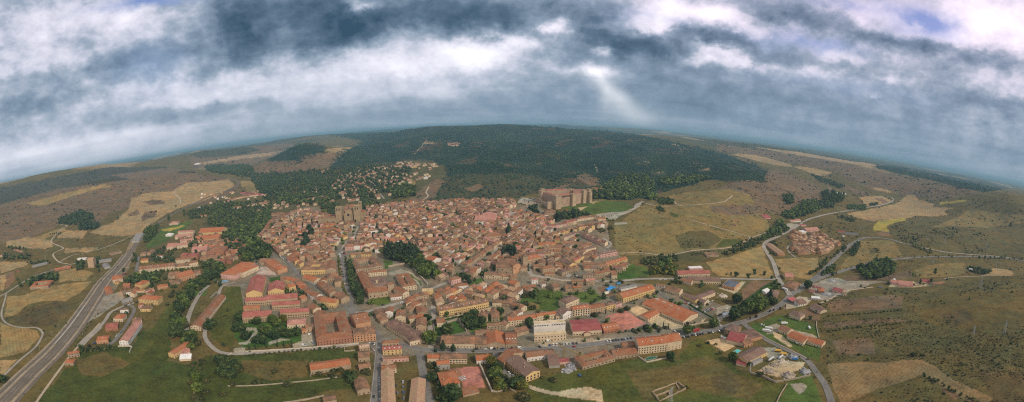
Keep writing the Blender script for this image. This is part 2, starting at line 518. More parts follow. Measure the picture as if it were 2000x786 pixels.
link(nt,M('MAXIMUM',M('MULTIPLY_ADD',sep.outputs[1],-1.6,0.1,clamp=True),M('MULTIPLY_ADD',sep.outputs[2],4.0,-2.9,clamp=True)),opp.inputs[0])
link(nt,lil.outputs[2],opp.inputs[6]); opp.inputs[7].default_value = (1.28,1.08,.80,1)
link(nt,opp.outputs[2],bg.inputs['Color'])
world.cycles.sampling_method = 'MANUAL'; world.cycles.sample_map_resolution = 512

sun = bpy.data.lights.new('sun','SUN'); sun.energy = 2.4; sun.angle = radians(6); sun.color = (1.0,0.89,0.74)
so = bpy.data.objects.new('sun',sun); COL.objects.link(so)
so.rotation_euler = (pi / 2 - SUN_EL,0,pi - SUN_AZ)
so.location = (0,0,400)

hm = bpy.data.materials.new('haze_air'); hm.use_nodes = True
hn = hm.node_tree; hn.nodes.clear()
ho = hn.nodes.new('ShaderNodeOutputMaterial'); pv = hn.nodes.new('ShaderNodeVolumePrincipled')
pv.inputs['Color'].default_value = (0.31,0.56,0.75,1); pv.inputs['Density'].default_value = 0.000098; pv.inputs['Anisotropy'].default_value = 0.0
hn.links.new(pv.outputs[0],ho.inputs['Volume'])
hb = MB(); hb.box(-57000,57000,-57000,57000,float(ZG.min()) - 3,352)
haze = hb.build('haze',hm); tag(haze,kind='stuff',label='thin blue haze over the whole valley',cat='haze')
# ------------------------------------------------------------------ land cover (true surface colours)
OLIVE = (.118,.094,.036); MEADOW = (.078,.086,.022); DKMEADOW = (.060,.073,.019); LAWN = (.055,.105,.022); GREEN = (.075,.115,.028)
STUB = (.315,.222,.118); STUB2 = (.265,.190,.085); TANFAR = (.33,.235,.15); BROWN = (.150,.105,.068); ROSE = (.150,.105,.068)
SCRUB = (.105,.090,.038); DSCRUB = (.098,.078,.038); FOREST = (.021,.040,.028); FORESTB = (.062,.064,.034); TOWN = (.195,.168,.132)
CONC = (.42,.38,.32); SAND = (.47,.37,.25); PALE = (.35,.315,.26); ASPH = (.15,.15,.155); BALL = (.215,.170,.118)
PINK = (.41,.18,.155); YELG = (.31,.26,.06); EARTH = (.185,.115,.072); HILLG = (.19,.145,.060); SUBURB = (.085,.080,.036); DSHRUB = (.060,.056,.036); GREYY = (.27,.245,.215)

COVER = [
    # far country
    ('Ld',ROSE,[(0,570),(250,450),(400,440),(560,500),(690,560),(640,640),(560,667),(0,667)]),
    ('Ld',BROWN,[(0,270),(300,310),(800,390),(1100,460),(1500,530),(1900,640),(2000,690),(1700,660),(1400,640),(1000,570),(740,440),(500,400),(300,350),(0,320)]),
    ('Ld',TANFAR,[(200,285),(700,345),(1000,400),(1400,470),(2000,630),(2000,665),(1880,625),(1500,530),(1300,485),(900,405),(500,340)]),
    ('Ld',FOREST,[(1010,420),(1120,408),(1500,485),(2000,600),(2000,642),(1800,600),(1500,535),(1400,505),(1200,470)]),
    ('Ld',FORESTB,[(0,222),(500,292),(1000,362),(1120,400),(900,388),(500,318),(0,258)]),
    ('Ld',STUB,[(100,340),(150,335),(260,345),(380,375),(480,405),(490,425),(420,415),(330,400)]),
    ('Ld',STUB,[(500,420),(540,415),(640,430),(750,458),(720,475),(650,482),(560,440)]),
    ('Ld',STUB,[(1010,565),(1040,555),(1145,578),(1130,590)]),('Ld',YELG,[(1450,650),(1600,637),(1620,645),(1450,664)]),
    ('Ld',ROSE,[(690,510),(780,520),(870,548),(1010,602),(930,612),(860,570),(760,540)]),
    ('Lb',BROWN,[(-120,420),(-20,395),(300,350),(560,320),(700,320),(480,430),(330,500),(60,495),(-90,510)]),('Lb',TANFAR,[(-70,470),(250,415),(420,395),(600,372),(590,385),(430,415),(250,440),(0,475)]),('Lb',TANFAR,[(380,405),(600,372),(560,400),(420,420)]),('Lb',FORESTB,[(-110,400),(-30,375),(150,345),(330,340),(430,365),(330,395),(80,420),(-60,425)]),
    ('Lb',ROSE,[(320,520),(480,440),(760,400),(1050,385),(1080,410),(1000,470),(860,520),(700,560),(450,545)]),
    ('Lb',FOREST,[(470,450),(640,350),(720,325),(840,318),(940,350),(930,375),(880,385),(740,408),(740,440),(600,450)]),
    ('Lb',STUB,[(915,365),(1000,350),(1180,343),(1190,356),(1120,385),(1050,392),(930,385)]),
    ('La',DSHRUB,[(0,655),(700,520),(830,500),(1260,495),(1400,520),(1500,540),(1100,600),(700,640),(400,740),(150,790),(0,786)]),
    ('La',BROWN,[(850,560),(1300,500),(1400,520),(1330,560),(1000,590)]),
    ('O',BROWN,[(0,400),(110,370),(240,352),(330,340),(390,338),(450,352),(470,372),(400,400),(260,402),(210,420),(190,440),(115,440),(60,465),(0,475)]),
    ('La',STUB2,[(200,775),(650,660),(800,632),(850,640),(560,720),(350,790),(250,790)]),
    ('La',STUB,[(1000,760),(1100,700),(1330,680),(1430,620),(1600,610),(1760,590),(1800,640),(1700,700),(1500,780),(1400,790),(1000,790)]),
    ('A',STUB,[(980,20),(1290,0),(1526,0),(1470,50),(1250,140),(1130,220),(1060,280),(950,310),(840,310),(660,290),(760,240),(840,210),(900,160),(960,110)]),
    ('A',BROWN,[(1060,50),(1200,40),(1240,70),(1120,80)]),('A',BROWN,[(950,150),(1020,115),(1040,150),(960,165)]),
    ('A',BROWN,[(1050,170),(1080,130),(1170,120),(1150,170),(1060,200)]),
    ('A',STUB2,[(240,325),(470,250),(500,265),(330,335)]),
    ('A',OLIVE,[(400,345),(560,320),(900,330),(920,380),(600,395),(420,380)]),
    ('A',STUB,[(430,310),(500,265),(650,275),(620,325),(430,325)]),('A',STUB,[(50,350),(200,320),(390,345),(390,390),(330,405),(200,400),(40,390)]),
    ('A',STUB,[(480,400),(740,395),(650,430),(480,435)]),('A',STUB,[(0,500),(215,500),(200,530),(0,592)]),
    ('A',STUB2,[(440,575),(560,555),(700,580),(640,640),(440,655)]),('A',STUB2,[(60,786),(380,680),(690,650),(600,740),(480,800),(60,800)]),
    ('A',STUB,[(0,600),(50,590),(30,720),(0,720)]),('A',EARTH,[(50,590),(110,575),(110,640),(40,720)]),
    ('B',STUB2,[(60,0),(520,0),(350,30),(200,60),(100,150),(30,160)]),('B',DSCRUB,[(85,160),(250,70),(480,40),(530,90),(380,220),(130,215)]),
    ('B',STUB2,[(0,190),(60,215),(280,250),(300,290),(180,420),(0,460)]),('B',STUB,[(0,480),(140,470),(20,580),(0,590)]),
    # central pine wood
    ('O',FOREST,[(640,330),(680,292),(720,277),(640,262),(800,248),(990,238),(1160,248),(1300,274),(1420,303),(1500,334),(1490,352),(1380,352),(1310,372),(1240,388),(1180,390),(1160,372),(1050,374),
                  (1000,388),(900,388),(850,397),(800,402),(840,372),(860,345),(800,318),(720,330)]),
    ('O',FORESTB,[(850,345),(930,340),(1000,338),(1080,345),(1150,352),(1160,374),(1050,376),(1000,390),(900,390),(850,398),(832,382)]),
    ('Lc',BROWN,[(860,540),(960,545),(1050,570),(1100,640),(1000,640),(900,590)]),('Lc',BROWN,[(700,670),(890,590),(880,610),(740,680)]),
    ('Lc',BROWN,[(20,660),(140,630),(180,650),(90,690)]),('Lc',BROWN,[(530,450),(600,420),(640,450),(620,480),(540,470)]),
    ('Lc',TANFAR,[(1330,470),(1400,450),(1450,460),(1440,485),(1380,480)]),('Lc',BROWN,[(1620,380),(1660,350),(1730,360),(1700,400)]),
    ('Lc',TANFAR,[(1450,545),(1560,530),(1580,555),(1480,560)]),('Lc',TANFAR,[(1600,560),(1680,530),(1720,560),(1640,575)]),
    ('Lc',TANFAR,[(1800,505),(1900,500),(1920,530),(1840,540)]),('Lc',TANFAR,[(1370,285),(1400,273),(1440,288),(1400,292)]),('Lc',TANFAR,[(1500,300),(1540,298),(1552,308),(1510,308)]),
    ('Lc',TANFAR,[(1610,320),(1650,318),(1690,335),(1640,335)]),('Lb',TANFAR,[(1690,290),(1800,310),(1790,325),(1700,320),(1640,390),(1600,400),(1680,310)]),
    ('Lc',LAWN,[(1225,640),(1290,640),(1300,660),(1230,665)]),
    # hill right of the castle
    ('H',HILLG,[(0,440),(0,240),(200,90),(300,30),(560,-20),(850,-40),(1000,0),(1110,130),(1160,260),(1010,330),(890,395),(560,430),(300,460)]),
    ('H',ROSE,[(1000,0),(1100,-60),(1300,-60),(1526,0),(1526,140),(1320,140),(1200,150),(1100,120)]),
    ('H',BROWN,[(700,90),(1060,70),(1120,140),(900,160),(740,130)]),('H',SCRUB,[(450,300),(560,275),(700,270),(800,330),(700,410),(500,400)]),
    ('H',MEADOW,[(800,330),(960,330),(900,380),(760,400)]),('H',MEADOW,[(410,130),(480,150),(470,180),(420,160)]),
    ('E',GREEN,[(1120,95),(1350,60),(1430,30),(1526,60),(1526,130),(1380,160),(1280,120),(1200,110)]),('H',GREEN,[(0,52),(80,58),(140,90),(110,120),(0,140)]),
    ('P',HILLG,[(1230,340),(1380,300),(1440,320),(1330,350),(1240,390)]),('P',SAND,[(1010,440),(1160,420),(1050,490)]),('P',SAND,[(1230,360),(1310,335),(1240,380)]),
    # right valley
    ('J',OLIVE,[(0,80),(220,60),(600,0),(860,40),(1526,-60),(1526,490),(1000,440),(560,340),(300,310),(0,160)]),
    ('J',STUB,[(200,145),(450,95),(560,75),(670,0),(720,10),(740,40),(860,70),(840,95),(1000,100),(930,130),(960,150),(870,165),(730,160),(640,180),(480,200),(380,195),(300,180)]),
    ('J',YELG,[(400,270),(405,235),(440,200),(650,175),(640,195),(500,230),(530,278)]),('J',YELG,[(900,60),(1080,38),(1095,50),(900,78)]),
    ('J',STUB,[(300,20),(460,10),(540,45),(500,75),(350,90)]),('J',EARTH,[(410,30),(470,30),(520,60),(480,70)]),('J',EARTH,[(430,285),(540,275),(560,310),(460,310)]),
    ('J',SCRUB,[(500,240),(820,180),(960,200),(1240,300),(1526,380),(1526,480),(1000,430),(560,330)]),('J',HILLG,[(700,260),(1000,235),(1240,250),(1526,210),(1526,150),(1100,120),(1060,160),(820,250)]),
    ('J',HILLG,[(290,340),(560,350),(620,460),(500,480),(300,520),(130,570),(110,590),(230,450)]),('J',SCRUB,[(380,400),(440,390),(460,440),(370,450)]),
    ('J',HILLG,[(700,560),(860,520),(1080,510),(1090,590),(920,620),(740,620)]),('J',STUB,[(1300,550),(1400,560),(1460,590),(1430,605),(1200,612)]),
    ('J',BROWN,[(160,610),(400,600),(680,570),(690,620),(520,640),(200,650)]),
    ('H',STUB2,[(680,505),(900,450),(1060,400),(1110,375),(1120,470),(1180,580),(1190,632),(1020,625),(770,615)]),('H',STUB2,[(1195,490),(1300,480),(1526,475),(1526,540),(1450,640),(1340,610),(1270,600)]),
    ('H',EARTH,[(910,750),(1010,650),(1170,650),(1040,740),(980,790),(920,790)]),('H',LAWN,[(980,786),(1180,650),(1240,690),(1150,710),(1020,786)]),('H',GREEN,[(0,560),(240,530),(290,600),(100,640),(0,640)]),
    ('H',SCRUB,[(180,480),(480,450),(700,420),(780,440),(670,500),(500,520),(200,520)]),
    # near right slope
    ('K',SCRUB,[(0,-40),(640,-60),(900,-90),(1526,-160),(1526,800),(130,800),(60,480)]),('K',OLIVE,[(650,60),(1000,-20),(1526,-60),(1526,170),(1300,200),(900,260)]),
    ('K',BROWN,[(60,40),(160,10),(640,-10),(610,80),(400,100),(80,120)]),('K',BROWN,[(30,190),(660,160),(650,178),(30,230)]),('K',BROWN,[(100,330),(400,300),(420,420),(150,430)]),
    ('K',DSCRUB,[(900,130),(1100,80),(1150,180),(980,240)]),('K',DSCRUB,[(1150,520),(1526,560),(1526,800),(1300,800)]),
    ('K',(.205,.150,.080),[(55,495),(400,487),(750,470),(900,540),(1100,660),(1310,760),(1250,800),(1150,800),(1000,720),(780,580),(730,600),(500,800),(150,800),(85,600)]),
    ('K',OLIVE,[(730,600),(900,670),(1040,740),(1000,800),(200,800),(420,690)]),('K',EARTH,[(900,670),(1040,740),(1000,770),(920,700)]),
    ('I',GREEN,[(1020,210),(1250,140),(1526,260),(1526,480),(1430,450),(1100,290)]),
    ('I',GREYY,[(1080,200),(1150,180),(1230,210),(1215,260),(1120,270)]),('I',SAND,[(1180,260),(1240,280),(1330,370),(1300,375),(1190,300)]),('I',PALE,[(1300,240),(1480,280),(1526,310),(1400,290)]),
    ('I',EARTH,[(1365,105),(1450,75),(1526,130),(1526,180),(1420,160)]),
    # left
    ('B',OLIVE,[(110,800),(560,320),(800,110),(840,150),(600,370),(470,500),(250,800)]),
    ('B',BALL,[(0,690),(420,290),(700,0),(790,0),(600,260),(330,540),(90,800),(0,800)]),('A',BALL,[(640,800),(900,510),(980,330),(1060,300),(1070,330),(970,540),(800,800)]),
    ('B',GREYY,[(640,200),(720,60),(790,0),(900,-40),(930,0),(800,110)]),
    ('A',OLIVE,[(1060,300),(1200,200),(1500,160),(1526,300),(1450,420),(1000,640),(960,540)]),('A',GREEN,[(1080,390),(1200,260),(1440,190),(1380,250),(1240,350),(1130,400)]),('A',YELG,[(1200,265),(1390,225),(1330,255),(1230,275)]),
    ('A',FORESTB,[(1060,420),(1240,400),(1310,460),(1300,500),(1060,500)]),
    ('B',DKMEADOW,[(270,800),(490,520),(570,500),(600,390),(880,370),(1000,360),(1060,130),(1250,60),(1310,50),(1270,300),(1250,480),(1400,500),(1526,500),(1526,800)]),
    ('B',MEADOW,[(1050,300),(1200,60),(1290,60),(1250,240),(1060,460),(900,540)]),('B',OLIVE,[(560,470),(760,420),(980,500),(760,600),(600,580)]),
    ('C',GREEN,[(0,760),(-300,760),(-60,640),(60,560),(20,700)]),('A',MEADOW,[(1220,740),(1360,690),(1526,640),(1400,760),(1240,786)]),
    ('D',DKMEADOW,[(0,430),(200,440),(560,415),(1000,385),(1120,380),(1140,450),(790,490),(800,590),(1100,600),(1130,690),(900,720),(600,800),(0,800)]),
    ('D',OLIVE,[(280,470),(780,470),(780,600),(500,620),(280,560)]),
    ('O',MEADOW,[(409,645),(436,592),(442,560),(476,550),(484,580),(470,620),(456,650),(455,680),(430,678)]),
    # town ground
    ('O',TOWN,[(480,480),(520,430),(590,405),(720,402),(900,394),(1050,402),(1080,424),(1120,430),(1150,428),(1186,432),(1190,470),(1204,495),(1238,522),(1200,548),(1300,560),(1420,600),(1330,655),(1240,690),(1130,720),(990,690),(880,690),
                (740,700),(700,672),(620,672),(560,650),(480,640),(470,560),(430,560),(440,530),(470,520)]),
    ('O',OLIVE,[(250,600),(270,560),(330,480),(440,440),(520,490),(470,522),(430,545),(370,560),(330,590),(300,640),(190,675),(170,670)]),
    ('O',SUBURB,[(450,400),(600,372),(700,322),(840,310),(880,330),(840,380),(720,400),(600,403),(520,430),(480,470),(380,470),(400,430)]),
    ('Lb',STUB2,[(270,602),(390,608),(385,640),(285,652)]),('Lb',HILLG,[(310,645),(520,630),(545,668),(410,700),(320,690)]),('Lb',HILLG,[(560,690),(640,672),(650,690),(570,712)]),
    ('O',BROWN,[(790,395),(850,350),(868,352),(850,385),(820,396)]),('O',STUB2,[(790,358),(810,352),(812,362),(792,368)]),
    # town details
    ('G',LAWN,[(185,210),(275,195),(280,290),(190,300)]),('G',LAWN,[(280,193),(350,180),(420,260),(286,290)]),('G',GREEN,[(370,160),(560,140),(690,130),(690,180),(560,230),(480,270)]),
    ('V',GREEN,[(130,560),(330,480),(500,490),(560,520),(545,640),(520,700),(400,720),(40,720),(20,690)]),('V',HILLG,[(200,620),(300,640),(280,700),(160,700)]),('V',GREEN,[(560,530),(760,500),(900,480),(960,560),(1050,590),(960,610),(740,620)]),
    ('V',LAWN,[(1080,260),(1347,200),(1347,350),(1080,370)]),('V',EARTH,[(930,470),(1000,450),(1120,540),(1050,570)]),
    ('G',SAND,[(230,165),(600,80),(660,95),(640,120),(400,150),(200,185)]),('G',PALE,[(950,345),(1200,310),(1526,310),(1526,345),(1000,385)]),
    ('G',PINK,[(360,530),(520,518),(562,675),(405,695)]),('S',PINK,[(5,380),(280,312),(540,478),(240,572),(75,460)]),
    ('S',SAND,[(300,290),(470,230),(600,330),(570,400),(470,400)]),('S',SAND,[(560,450),(750,350),(1000,500),(860,540),(600,480)]),('S',SAND,[(1240,440),(1300,400),(1260,470)]),
    ('G',MEADOW,[(860,660),(1000,590),(1250,545),(1526,480),(1526,800),(880,800)]),('I',MEADOW,[(-20,500),(180,465),(480,470),(560,340),(620,310),(720,380),(840,470),(900,540),(1000,575),(1190,650),(1280,660),(1210,800),(-20,800)]),
    ('I',OLIVE,[(100,560),(400,520),(700,450),(900,570),(1100,650),(1000,780),(600,700),(200,780)]),('I',DSCRUB,[(720,600),(850,580),(960,660),(900,740),(760,680)]),
    ('G',SAND,[(1090,712),(1200,690),(1330,670),(1430,700),(1445,786),(1330,770),(1200,755),(1010,722),(860,665),(880,655),(1010,695)]),
    ('D',LAWN,[(220,140),(600,160),(720,260),(720,340),(500,370),(290,380),(215,300)]),
    ('D',PALE,[(300,230),(385,232),(395,265),(350,330),(330,352),(260,360),(250,345),(320,330),(345,290),(312,262)]),('D',PALE,[(720,285),(800,265),(830,360),(660,382),(650,358),(720,330)]),('D',PALE,[(470,340),(560,310),(640,320),(560,335),(480,360)]),
    ('D',PALE,[(215,385),(300,378),(295,415),(215,425)]),('D',LAWN,[(305,262),(360,248),(372,262),(340,282)]),
    ('C',PINK and (.42,.33,.30),[(385,595),(420,540),(525,540),(530,600)]),('C',LAWN,[(482,655),(480,625),(560,610),(590,690),(600,745),(640,740),(600,690)]),('C',TOWN,[(440,720),(450,620),(475,620),(470,720)]),
    ('C',GREEN,[(1330,490),(1390,490),(1400,530),(1340,550)]),('R',GREEN,[(710,200),(800,190),(830,260),(740,295)]),('R',PALE,[(770,350),(930,300),(1090,350),(1240,520),(1190,540),(1040,350),(800,380)]),
    ('R',GREEN,[(520,690),(780,650),(810,720),(650,760)]),('R',GREEN,[(1060,370),(1100,380),(1200,510),(1180,520)]),
    ('E',PALE,[(800,65),(830,25),(925,25),(975,75),(965,85)]),('E',PALE,[(1370,160),(1400,145),(1526,130),(1526,185),(1480,190)]),('H',PALE,[(0,135),(60,135),(150,100),(160,80),(210,55),(190,90),(120,130),(40,160),(0,195)]),
    ('H',PALE,[(0,210),(90,208),(95,220),(0,228)]),
    ('I',SAND,[(1060,560),(1200,470),(1420,490),(1400,540),(1220,600)]),('I',SAND,[(680,330),(830,300),(900,370),(820,410)]),('I',PALE,[(1100,380),(1200,380),(1300,430),(1250,480),(1140,450)]),
    ('I',GREEN,[(1240,610),(1480,590),(1526,680),(1540,800),(1220,800),(1290,660)]),('I',GREYY,[(1310,665),(1400,640),(1450,660),(1440,690),(1370,735)]),
    ('U',PALE,[(0,400),(100,370),(160,400),(100,480),(0,560)]),('U',SAND,[(10,210),(240,150),(280,150),(180,270)]),('U',GREYY,[(880,240),(900,180),(1100,110),(1277,160),(1277,240),(1100,290),(960,300)]),('U',PALE,[(660,360),(790,290),(920,310),(860,380),(640,420)]),
    ('U',LAWN,[(460,200),(560,160),(600,190),(560,230)]),('U',GREEN,[(340,600),(560,480),(700,490),(960,600),(960,640),(800,570),(600,540),(480,570),(480,660)]),
    ('J',GREYY,[(0,640),(130,620),(210,650),(480,650),(340,690),(200,720),(180,750),(0,790)]),('J',SAND,[(530,650),(700,650),(850,680),(700,695),(520,690)]),
    ('E',OLIVE,[(250,380),(500,340),(640,330),(690,350),(420,385)]),('E',GREEN,[(240,150),(330,140),(390,190),(250,200)]),('E',GREEN,[(440,660),(540,620),(570,690),(450,690)]),
    ('H',PALE,[(1285,220),(1310,215),(1380,225),(1330,260),(1280,250)]),('H',OLIVE,[(1330,290),(1526,280),(1526,340),(1340,330)]),
]
# furrowed fields: (tile, outline, furrow bearing in degrees, spacing in metres)
FURROW = [
    ('K',[(55,495),(400,487),(750,470),(900,540),(1310,760),(1250,800),(150,800),(85,600)],78,3.4),('K',[(60,40),(160,10),(640,-10),(610,80),(400,100),(80,120)],88,5),
    ('H',[(680,505),(900,450),(1110,375),(1120,470),(1190,632),(1020,625),(770,615)],12,6),('H',[(1195,490),(1526,475),(1526,540),(1450,640),(1340,610),(1270,600)],18,6),
    ('H',[(910,750),(1010,650),(1170,650),(980,790)],40,5),('A',[(440,575),(560,555),(700,580),(640,640),(60,800),(60,780),(380,680)],-60,6),('A',[(60,786),(380,680),(690,650),(600,740),(480,800),(60,800)],-25,6),
    ('B',[(0,190),(60,215),(280,250),(300,290),(180,420),(0,460)],-80,5),('A',[(660,290),(840,210),(960,110),(980,20),(1290,0),(1250,140),(1130,220),(950,310)],-50,10),
    ('La',[(1000,760),(1100,700),(1330,680),(1430,620),(1600,610),(1760,590),(1800,640),(1500,780),(1000,790)],20,16),('B',[(60,0),(520,0),(200,60),(100,150),(30,160)],-60,6),
    ('J',[(200,145),(450,95),(670,0),(860,70),(1000,100),(870,165),(640,180),(480,200),(300,180)],60,12),('I',[(0,500),(1210,560),(1210,800),(0,800)],95,9),
]


def inpoly(px,py,poly):
    out = np.zeros(px.shape,bool)
    xs = [p[0] for p in poly]; ys = [p[1] for p in poly]
    sel = (px >= min(xs)) & (px <= max(xs)) & (py >= min(ys)) & (py <= max(ys))
    if not sel.any(): return out
    x,y = px[sel],py[sel]
    c = np.zeros(x.shape,bool)
    n = len(poly)
    for i in range(n):
        x0,y0 = poly[i]; x1,y1 = poly[(i + 1) % n]
        if y0 == y1: continue
        cond = (y0 > y) != (y1 > y)
        c ^= cond & (x < (x1 - x0) * (y - y0) / (y1 - y0) + x0)
    out[sel] = c
    return out


_PX,_PY = project(GX,GY,ZG)
_wx = (fbm(GX,GY,26,3,21) - 0.5); _wy = (fbm(GX,GY,26,3,31) - 0.5)
_wob = np.clip(900.0 / RG,0.15,2.2)[None]
PXW,PYW = _PX + _wx * 7 * _wob,_PY + _wy * 5 * _wob
colr = np.empty((NT,NR,3)); colr[:] = OLIVE
_far = np.clip((RG - 2500) / 1500.0,0,1)[None] * np.ones((NT,1))
_fn = fbm(GX,GY,1500,4,41)
_mix = np.clip((_fn - 0.38) * 9,0,1) * _far
colr = colr * (1 - _mix[...,None]) + np.array(FORESTB) * _mix[...,None]
_mix2 = np.clip((fbm(GX,GY,900,3,47) - 0.66) * 14,0,1) * _far
colr = colr * (1 - _mix2[...,None]) + np.array(TANFAR) * _mix2[...,None]
BAND = (_PY > 180) & (_PY < 860) & (np.abs(_PX - 1000) < 1100)
HARD = (TOWN,PALE,PINK,SAND,LAWN,CONC,BALL)
for t,c,poly in COVER:
    pl = [tp(t,x,y) for x,y in poly]
    X_,Y_ = (_PX,_PY) if c in HARD else (PXW,PYW)
    colr[inpoly(X_,Y_,pl) & BAND] = c
# wooded parts carry a mask so that the trees are sown on them
woodm = (np.abs(colr - np.array(FOREST)).sum(-1) < 1e-6) * 1.0
woodb = (np.abs(colr - np.array(FORESTB)).sum(-1) < 1e-6) * 1.0
def blur(a,k):
    for ax in (0,1):
        c = np.cumsum(np.concatenate([np.repeat(a.take([0],ax),k + 1,ax),a,np.repeat(a.take([-1],ax),k,ax)],ax),ax)
        n = a.shape[ax]
        a = (c.take(range(2 * k + 1,2 * k + 1 + n),ax) - c.take(range(0,n),ax)) / (2 * k + 1)
    return a


# woods thin out into their surroundings instead of ending at a line
_en = fbm(GX,GY,70,4,55)
_wd = np.clip((blur(blur(woodm,7),7) - .42) * 2.2 + (_en - .5) * 2.6 + .35,0,1) * (RG[None] > 950)
woodm = np.where(blur(woodm,14) > .03,_wd,woodm)
colr = colr * (1 - _wd[...,None] * .8) + np.array(FOREST) * _wd[...,None] * .8
scrubm = np.zeros((NT,NR))
for c,w in ((SCRUB,.9),(DSCRUB,1.4),(DSHRUB,1.4),(BROWN,.45),(ROSE,.6),(HILLG,.12),(OLIVE,.3)):
    scrubm[np.abs(colr - np.array(c)).sum(-1) < 1e-6] = w
# clearings of bare ground between the trees
_cl = np.clip((fbm(GX,GY,120,4,61) - 0.66) * 14,0,1) * (woodm + woodb)
colr = colr * (1 - _cl[...,None]) + np.array(BROWN) * 0.55 * _cl[...,None]
fur = np.zeros((NT,NR)); furm = np.zeros((NT,NR))
for t,poly,brg,sp in FURROW:
    s = inpoly(_PX,_PY,[tp(t,x,y) for x,y in poly]) & BAND
    a = radians(brg)
    bend = 6.0 * (fbm(GX,GY,160,2,71) - .5)
    fur[s] = ((GX * cos(a) - GY * sin(a) + bend * 3) / sp)[s]
    furm[s] = 1.0

idx = np.arange(NT * NR).reshape(NT,NR)
i0 = idx; i1 = np.roll(idx,-1,0)
quads = np.stack([i0[:,:-1],i0[:,1:],i1[:,1:],i1[:,:-1]],-1).reshape(-1,4)
V = np.stack([GX,GY,ZG],-1).reshape(-1,3)
V = np.vstack([V,[[0,0,ZG[:,0].mean()]]])
cap = np.stack([i1[:,0],np.full(NT,NT * NR),i0[:,0],i0[:,0]],-1)

gm,nt,gb = newmat('ground_cover',0.95,0.1)
at = N(nt,'ShaderNodeAttribute',attribute_name='Col')
geo = N(nt,'ShaderNodeNewGeometry')


def gnoise(scale,detail=4,rough=0.6):
    n = N(nt,'ShaderNodeTexNoise'); n.inputs['Scale'].default_value = scale; n.inputs['Detail'].default_value = detail; n.inputs['Roughness'].default_value = rough
    link(nt,geo.outputs['Position'],n.inputs['Vector']); return n.outputs['Fac']


def MM(op,a,b=None,c=None,clamp=False):
    n = N(nt,'ShaderNodeMath',operation=op); n.use_clamp = clamp
    for i,v in enumerate((a,b,c)):
        if v is None: continue
        if hasattr(v,'is_linked'): link(nt,v,n.inputs[i])
        else: n.inputs[i].default_value = v
    return n.outputs[0]


na,nb,nc = gnoise(0.30,6,.75),gnoise(0.05,6,.68),gnoise(0.009,4)
v = MM('MULTIPLY_ADD',MM('SUBTRACT',na,0.5),2.0,1.02)
v = MM('MULTIPLY_ADD',MM('SUBTRACT',nb,0.5),1.7,v)
v = MM('MULTIPLY_ADD',MM('SUBTRACT',nc,0.5),0.7,v)
fa = N(nt,'ShaderNodeAttribute',attribute_name='furrow'); fm = N(nt,'ShaderNodeAttribute',attribute_name='furrow_mask')
wv_ = MM('SINE',MM('MULTIPLY',fa.outputs['Fac'],6.2832))
fn = MM('MULTIPLY',MM('MULTIPLY',wv_,MM('MULTIPLY_ADD',nb,0.9,-0.1)),0.2)
v = MM('MULTIPLY_ADD',fn,fm.outputs['Fac'],v)
v = MM('MAXIMUM',v,0.35)
# dry and fresh growth: shifts between straw and green
hs = N(nt,'ShaderNodeMix',data_type='RGBA',blend_type='MULTIPLY')
dry = N(nt,'ShaderNodeMix',data_type='RGBA'); dry.inputs[6].default_value = (1.17,1.02,0.82,1); dry.inputs[7].default_value = (0.86,0.99,0.95,1)
n5 = gnoise(0.02,6,.7)
link(nt,MM('MULTIPLY_ADD',MM('SUBTRACT',n5,0.5),4.0,0.5,clamp=True),dry.inputs[0])
hs.inputs[0].default_value = 1.0
link(nt,at.outputs['Color'],hs.inputs[6]); link(nt,dry.outputs[2],hs.inputs[7])
sc_ = N(nt,'ShaderNodeVectorMath',operation='SCALE'); link(nt,hs.outputs[2],sc_.inputs[0]); link(nt,v,sc_.inputs['Scale'])
link(nt,sc_.outputs[0],gb.inputs['Base Color'])
bp = N(nt,'ShaderNodeBump'); bp.inputs['Strength'].default_value = 0.6; bp.inputs['Distance'].default_value = 1.2
link(nt,na,bp.inputs['Height']); link(nt,bp.outputs[0],gb.inputs['Normal'])

me = bigmesh('ground',V,quads,[gm],smooth=True)
ca = me.attributes.new('Col','FLOAT_COLOR','POINT')
cc = np.ones((len(V),4),np.float32); cc[:-1,:3] = colr.reshape(-1,3); cc[-1,:3] = OLIVE
ca.data.foreach_set('color',cc.ravel())
for nm,arr in (('furrow',fur),('furrow_mask',furm)):
    a_ = me.attributes.new(nm,'FLOAT','POINT'); a_.data.foreach_set('value',np.r_[arr.ravel(),0].astype(np.float32))
gobj = place('ground',me); tag(gobj,kind='structure',label='rolling valley ground with fields, meadows and wooded hills',cat='ground')

# ------------------------------------------------------------------ roads, tracks, railway
asph = mottled('asphalt',(.175,.165,.15),.3,.4,.05)
asph2 = mottled('pale_road',(.31,.28,.235),.25,.4,.05)
dirt = mottled('dirt_track',(.40,.33,.235),.2,.4,.05)
paint = flat('road_paint',(.48,.46,.42),.7,.2)
ballast = mottled('ballast',(.19,.155,.115),.4,.5,.06)
railm = flat('rail_steel',(.085,.07,.06),.5,.4)
concm = mottled('concrete',(.36,.33,.285),.18,.8,.06)


def smooth_path(pts,step=4.0):
    """world points through the given ones (Catmull-Rom), evenly spaced"""
    P = np.array(pts,float)
    Q = np.vstack([2 * P[0] - P[1],P,2 * P[-1] - P[-2]])
    out = []
    for i in range(1,len(Q) - 2):
        p0,p1,p2,p3 = Q[i - 1],Q[i],Q[i + 1],Q[i + 2]
        n = max(3,int(np.linalg.norm(p2 - p1) / step))
        t = np.linspace(0,1,n,endpoint=False)[:,None]
        out.append(0.5 * (2 * p1 + (p2 - p0) * t + (2 * p0 - 5 * p1 + 4 * p2 - p3) * t ** 2 + (3 * p1 - p0 - 3 * p2 + p3) * t ** 3))
    out.append(P[-1:])
    return np.vstack(out)


OCC_R = 1500; OCC = np.zeros((2 * 2600,2600),bool)     # 1 m cells: x -2600..2600, y -100..2500


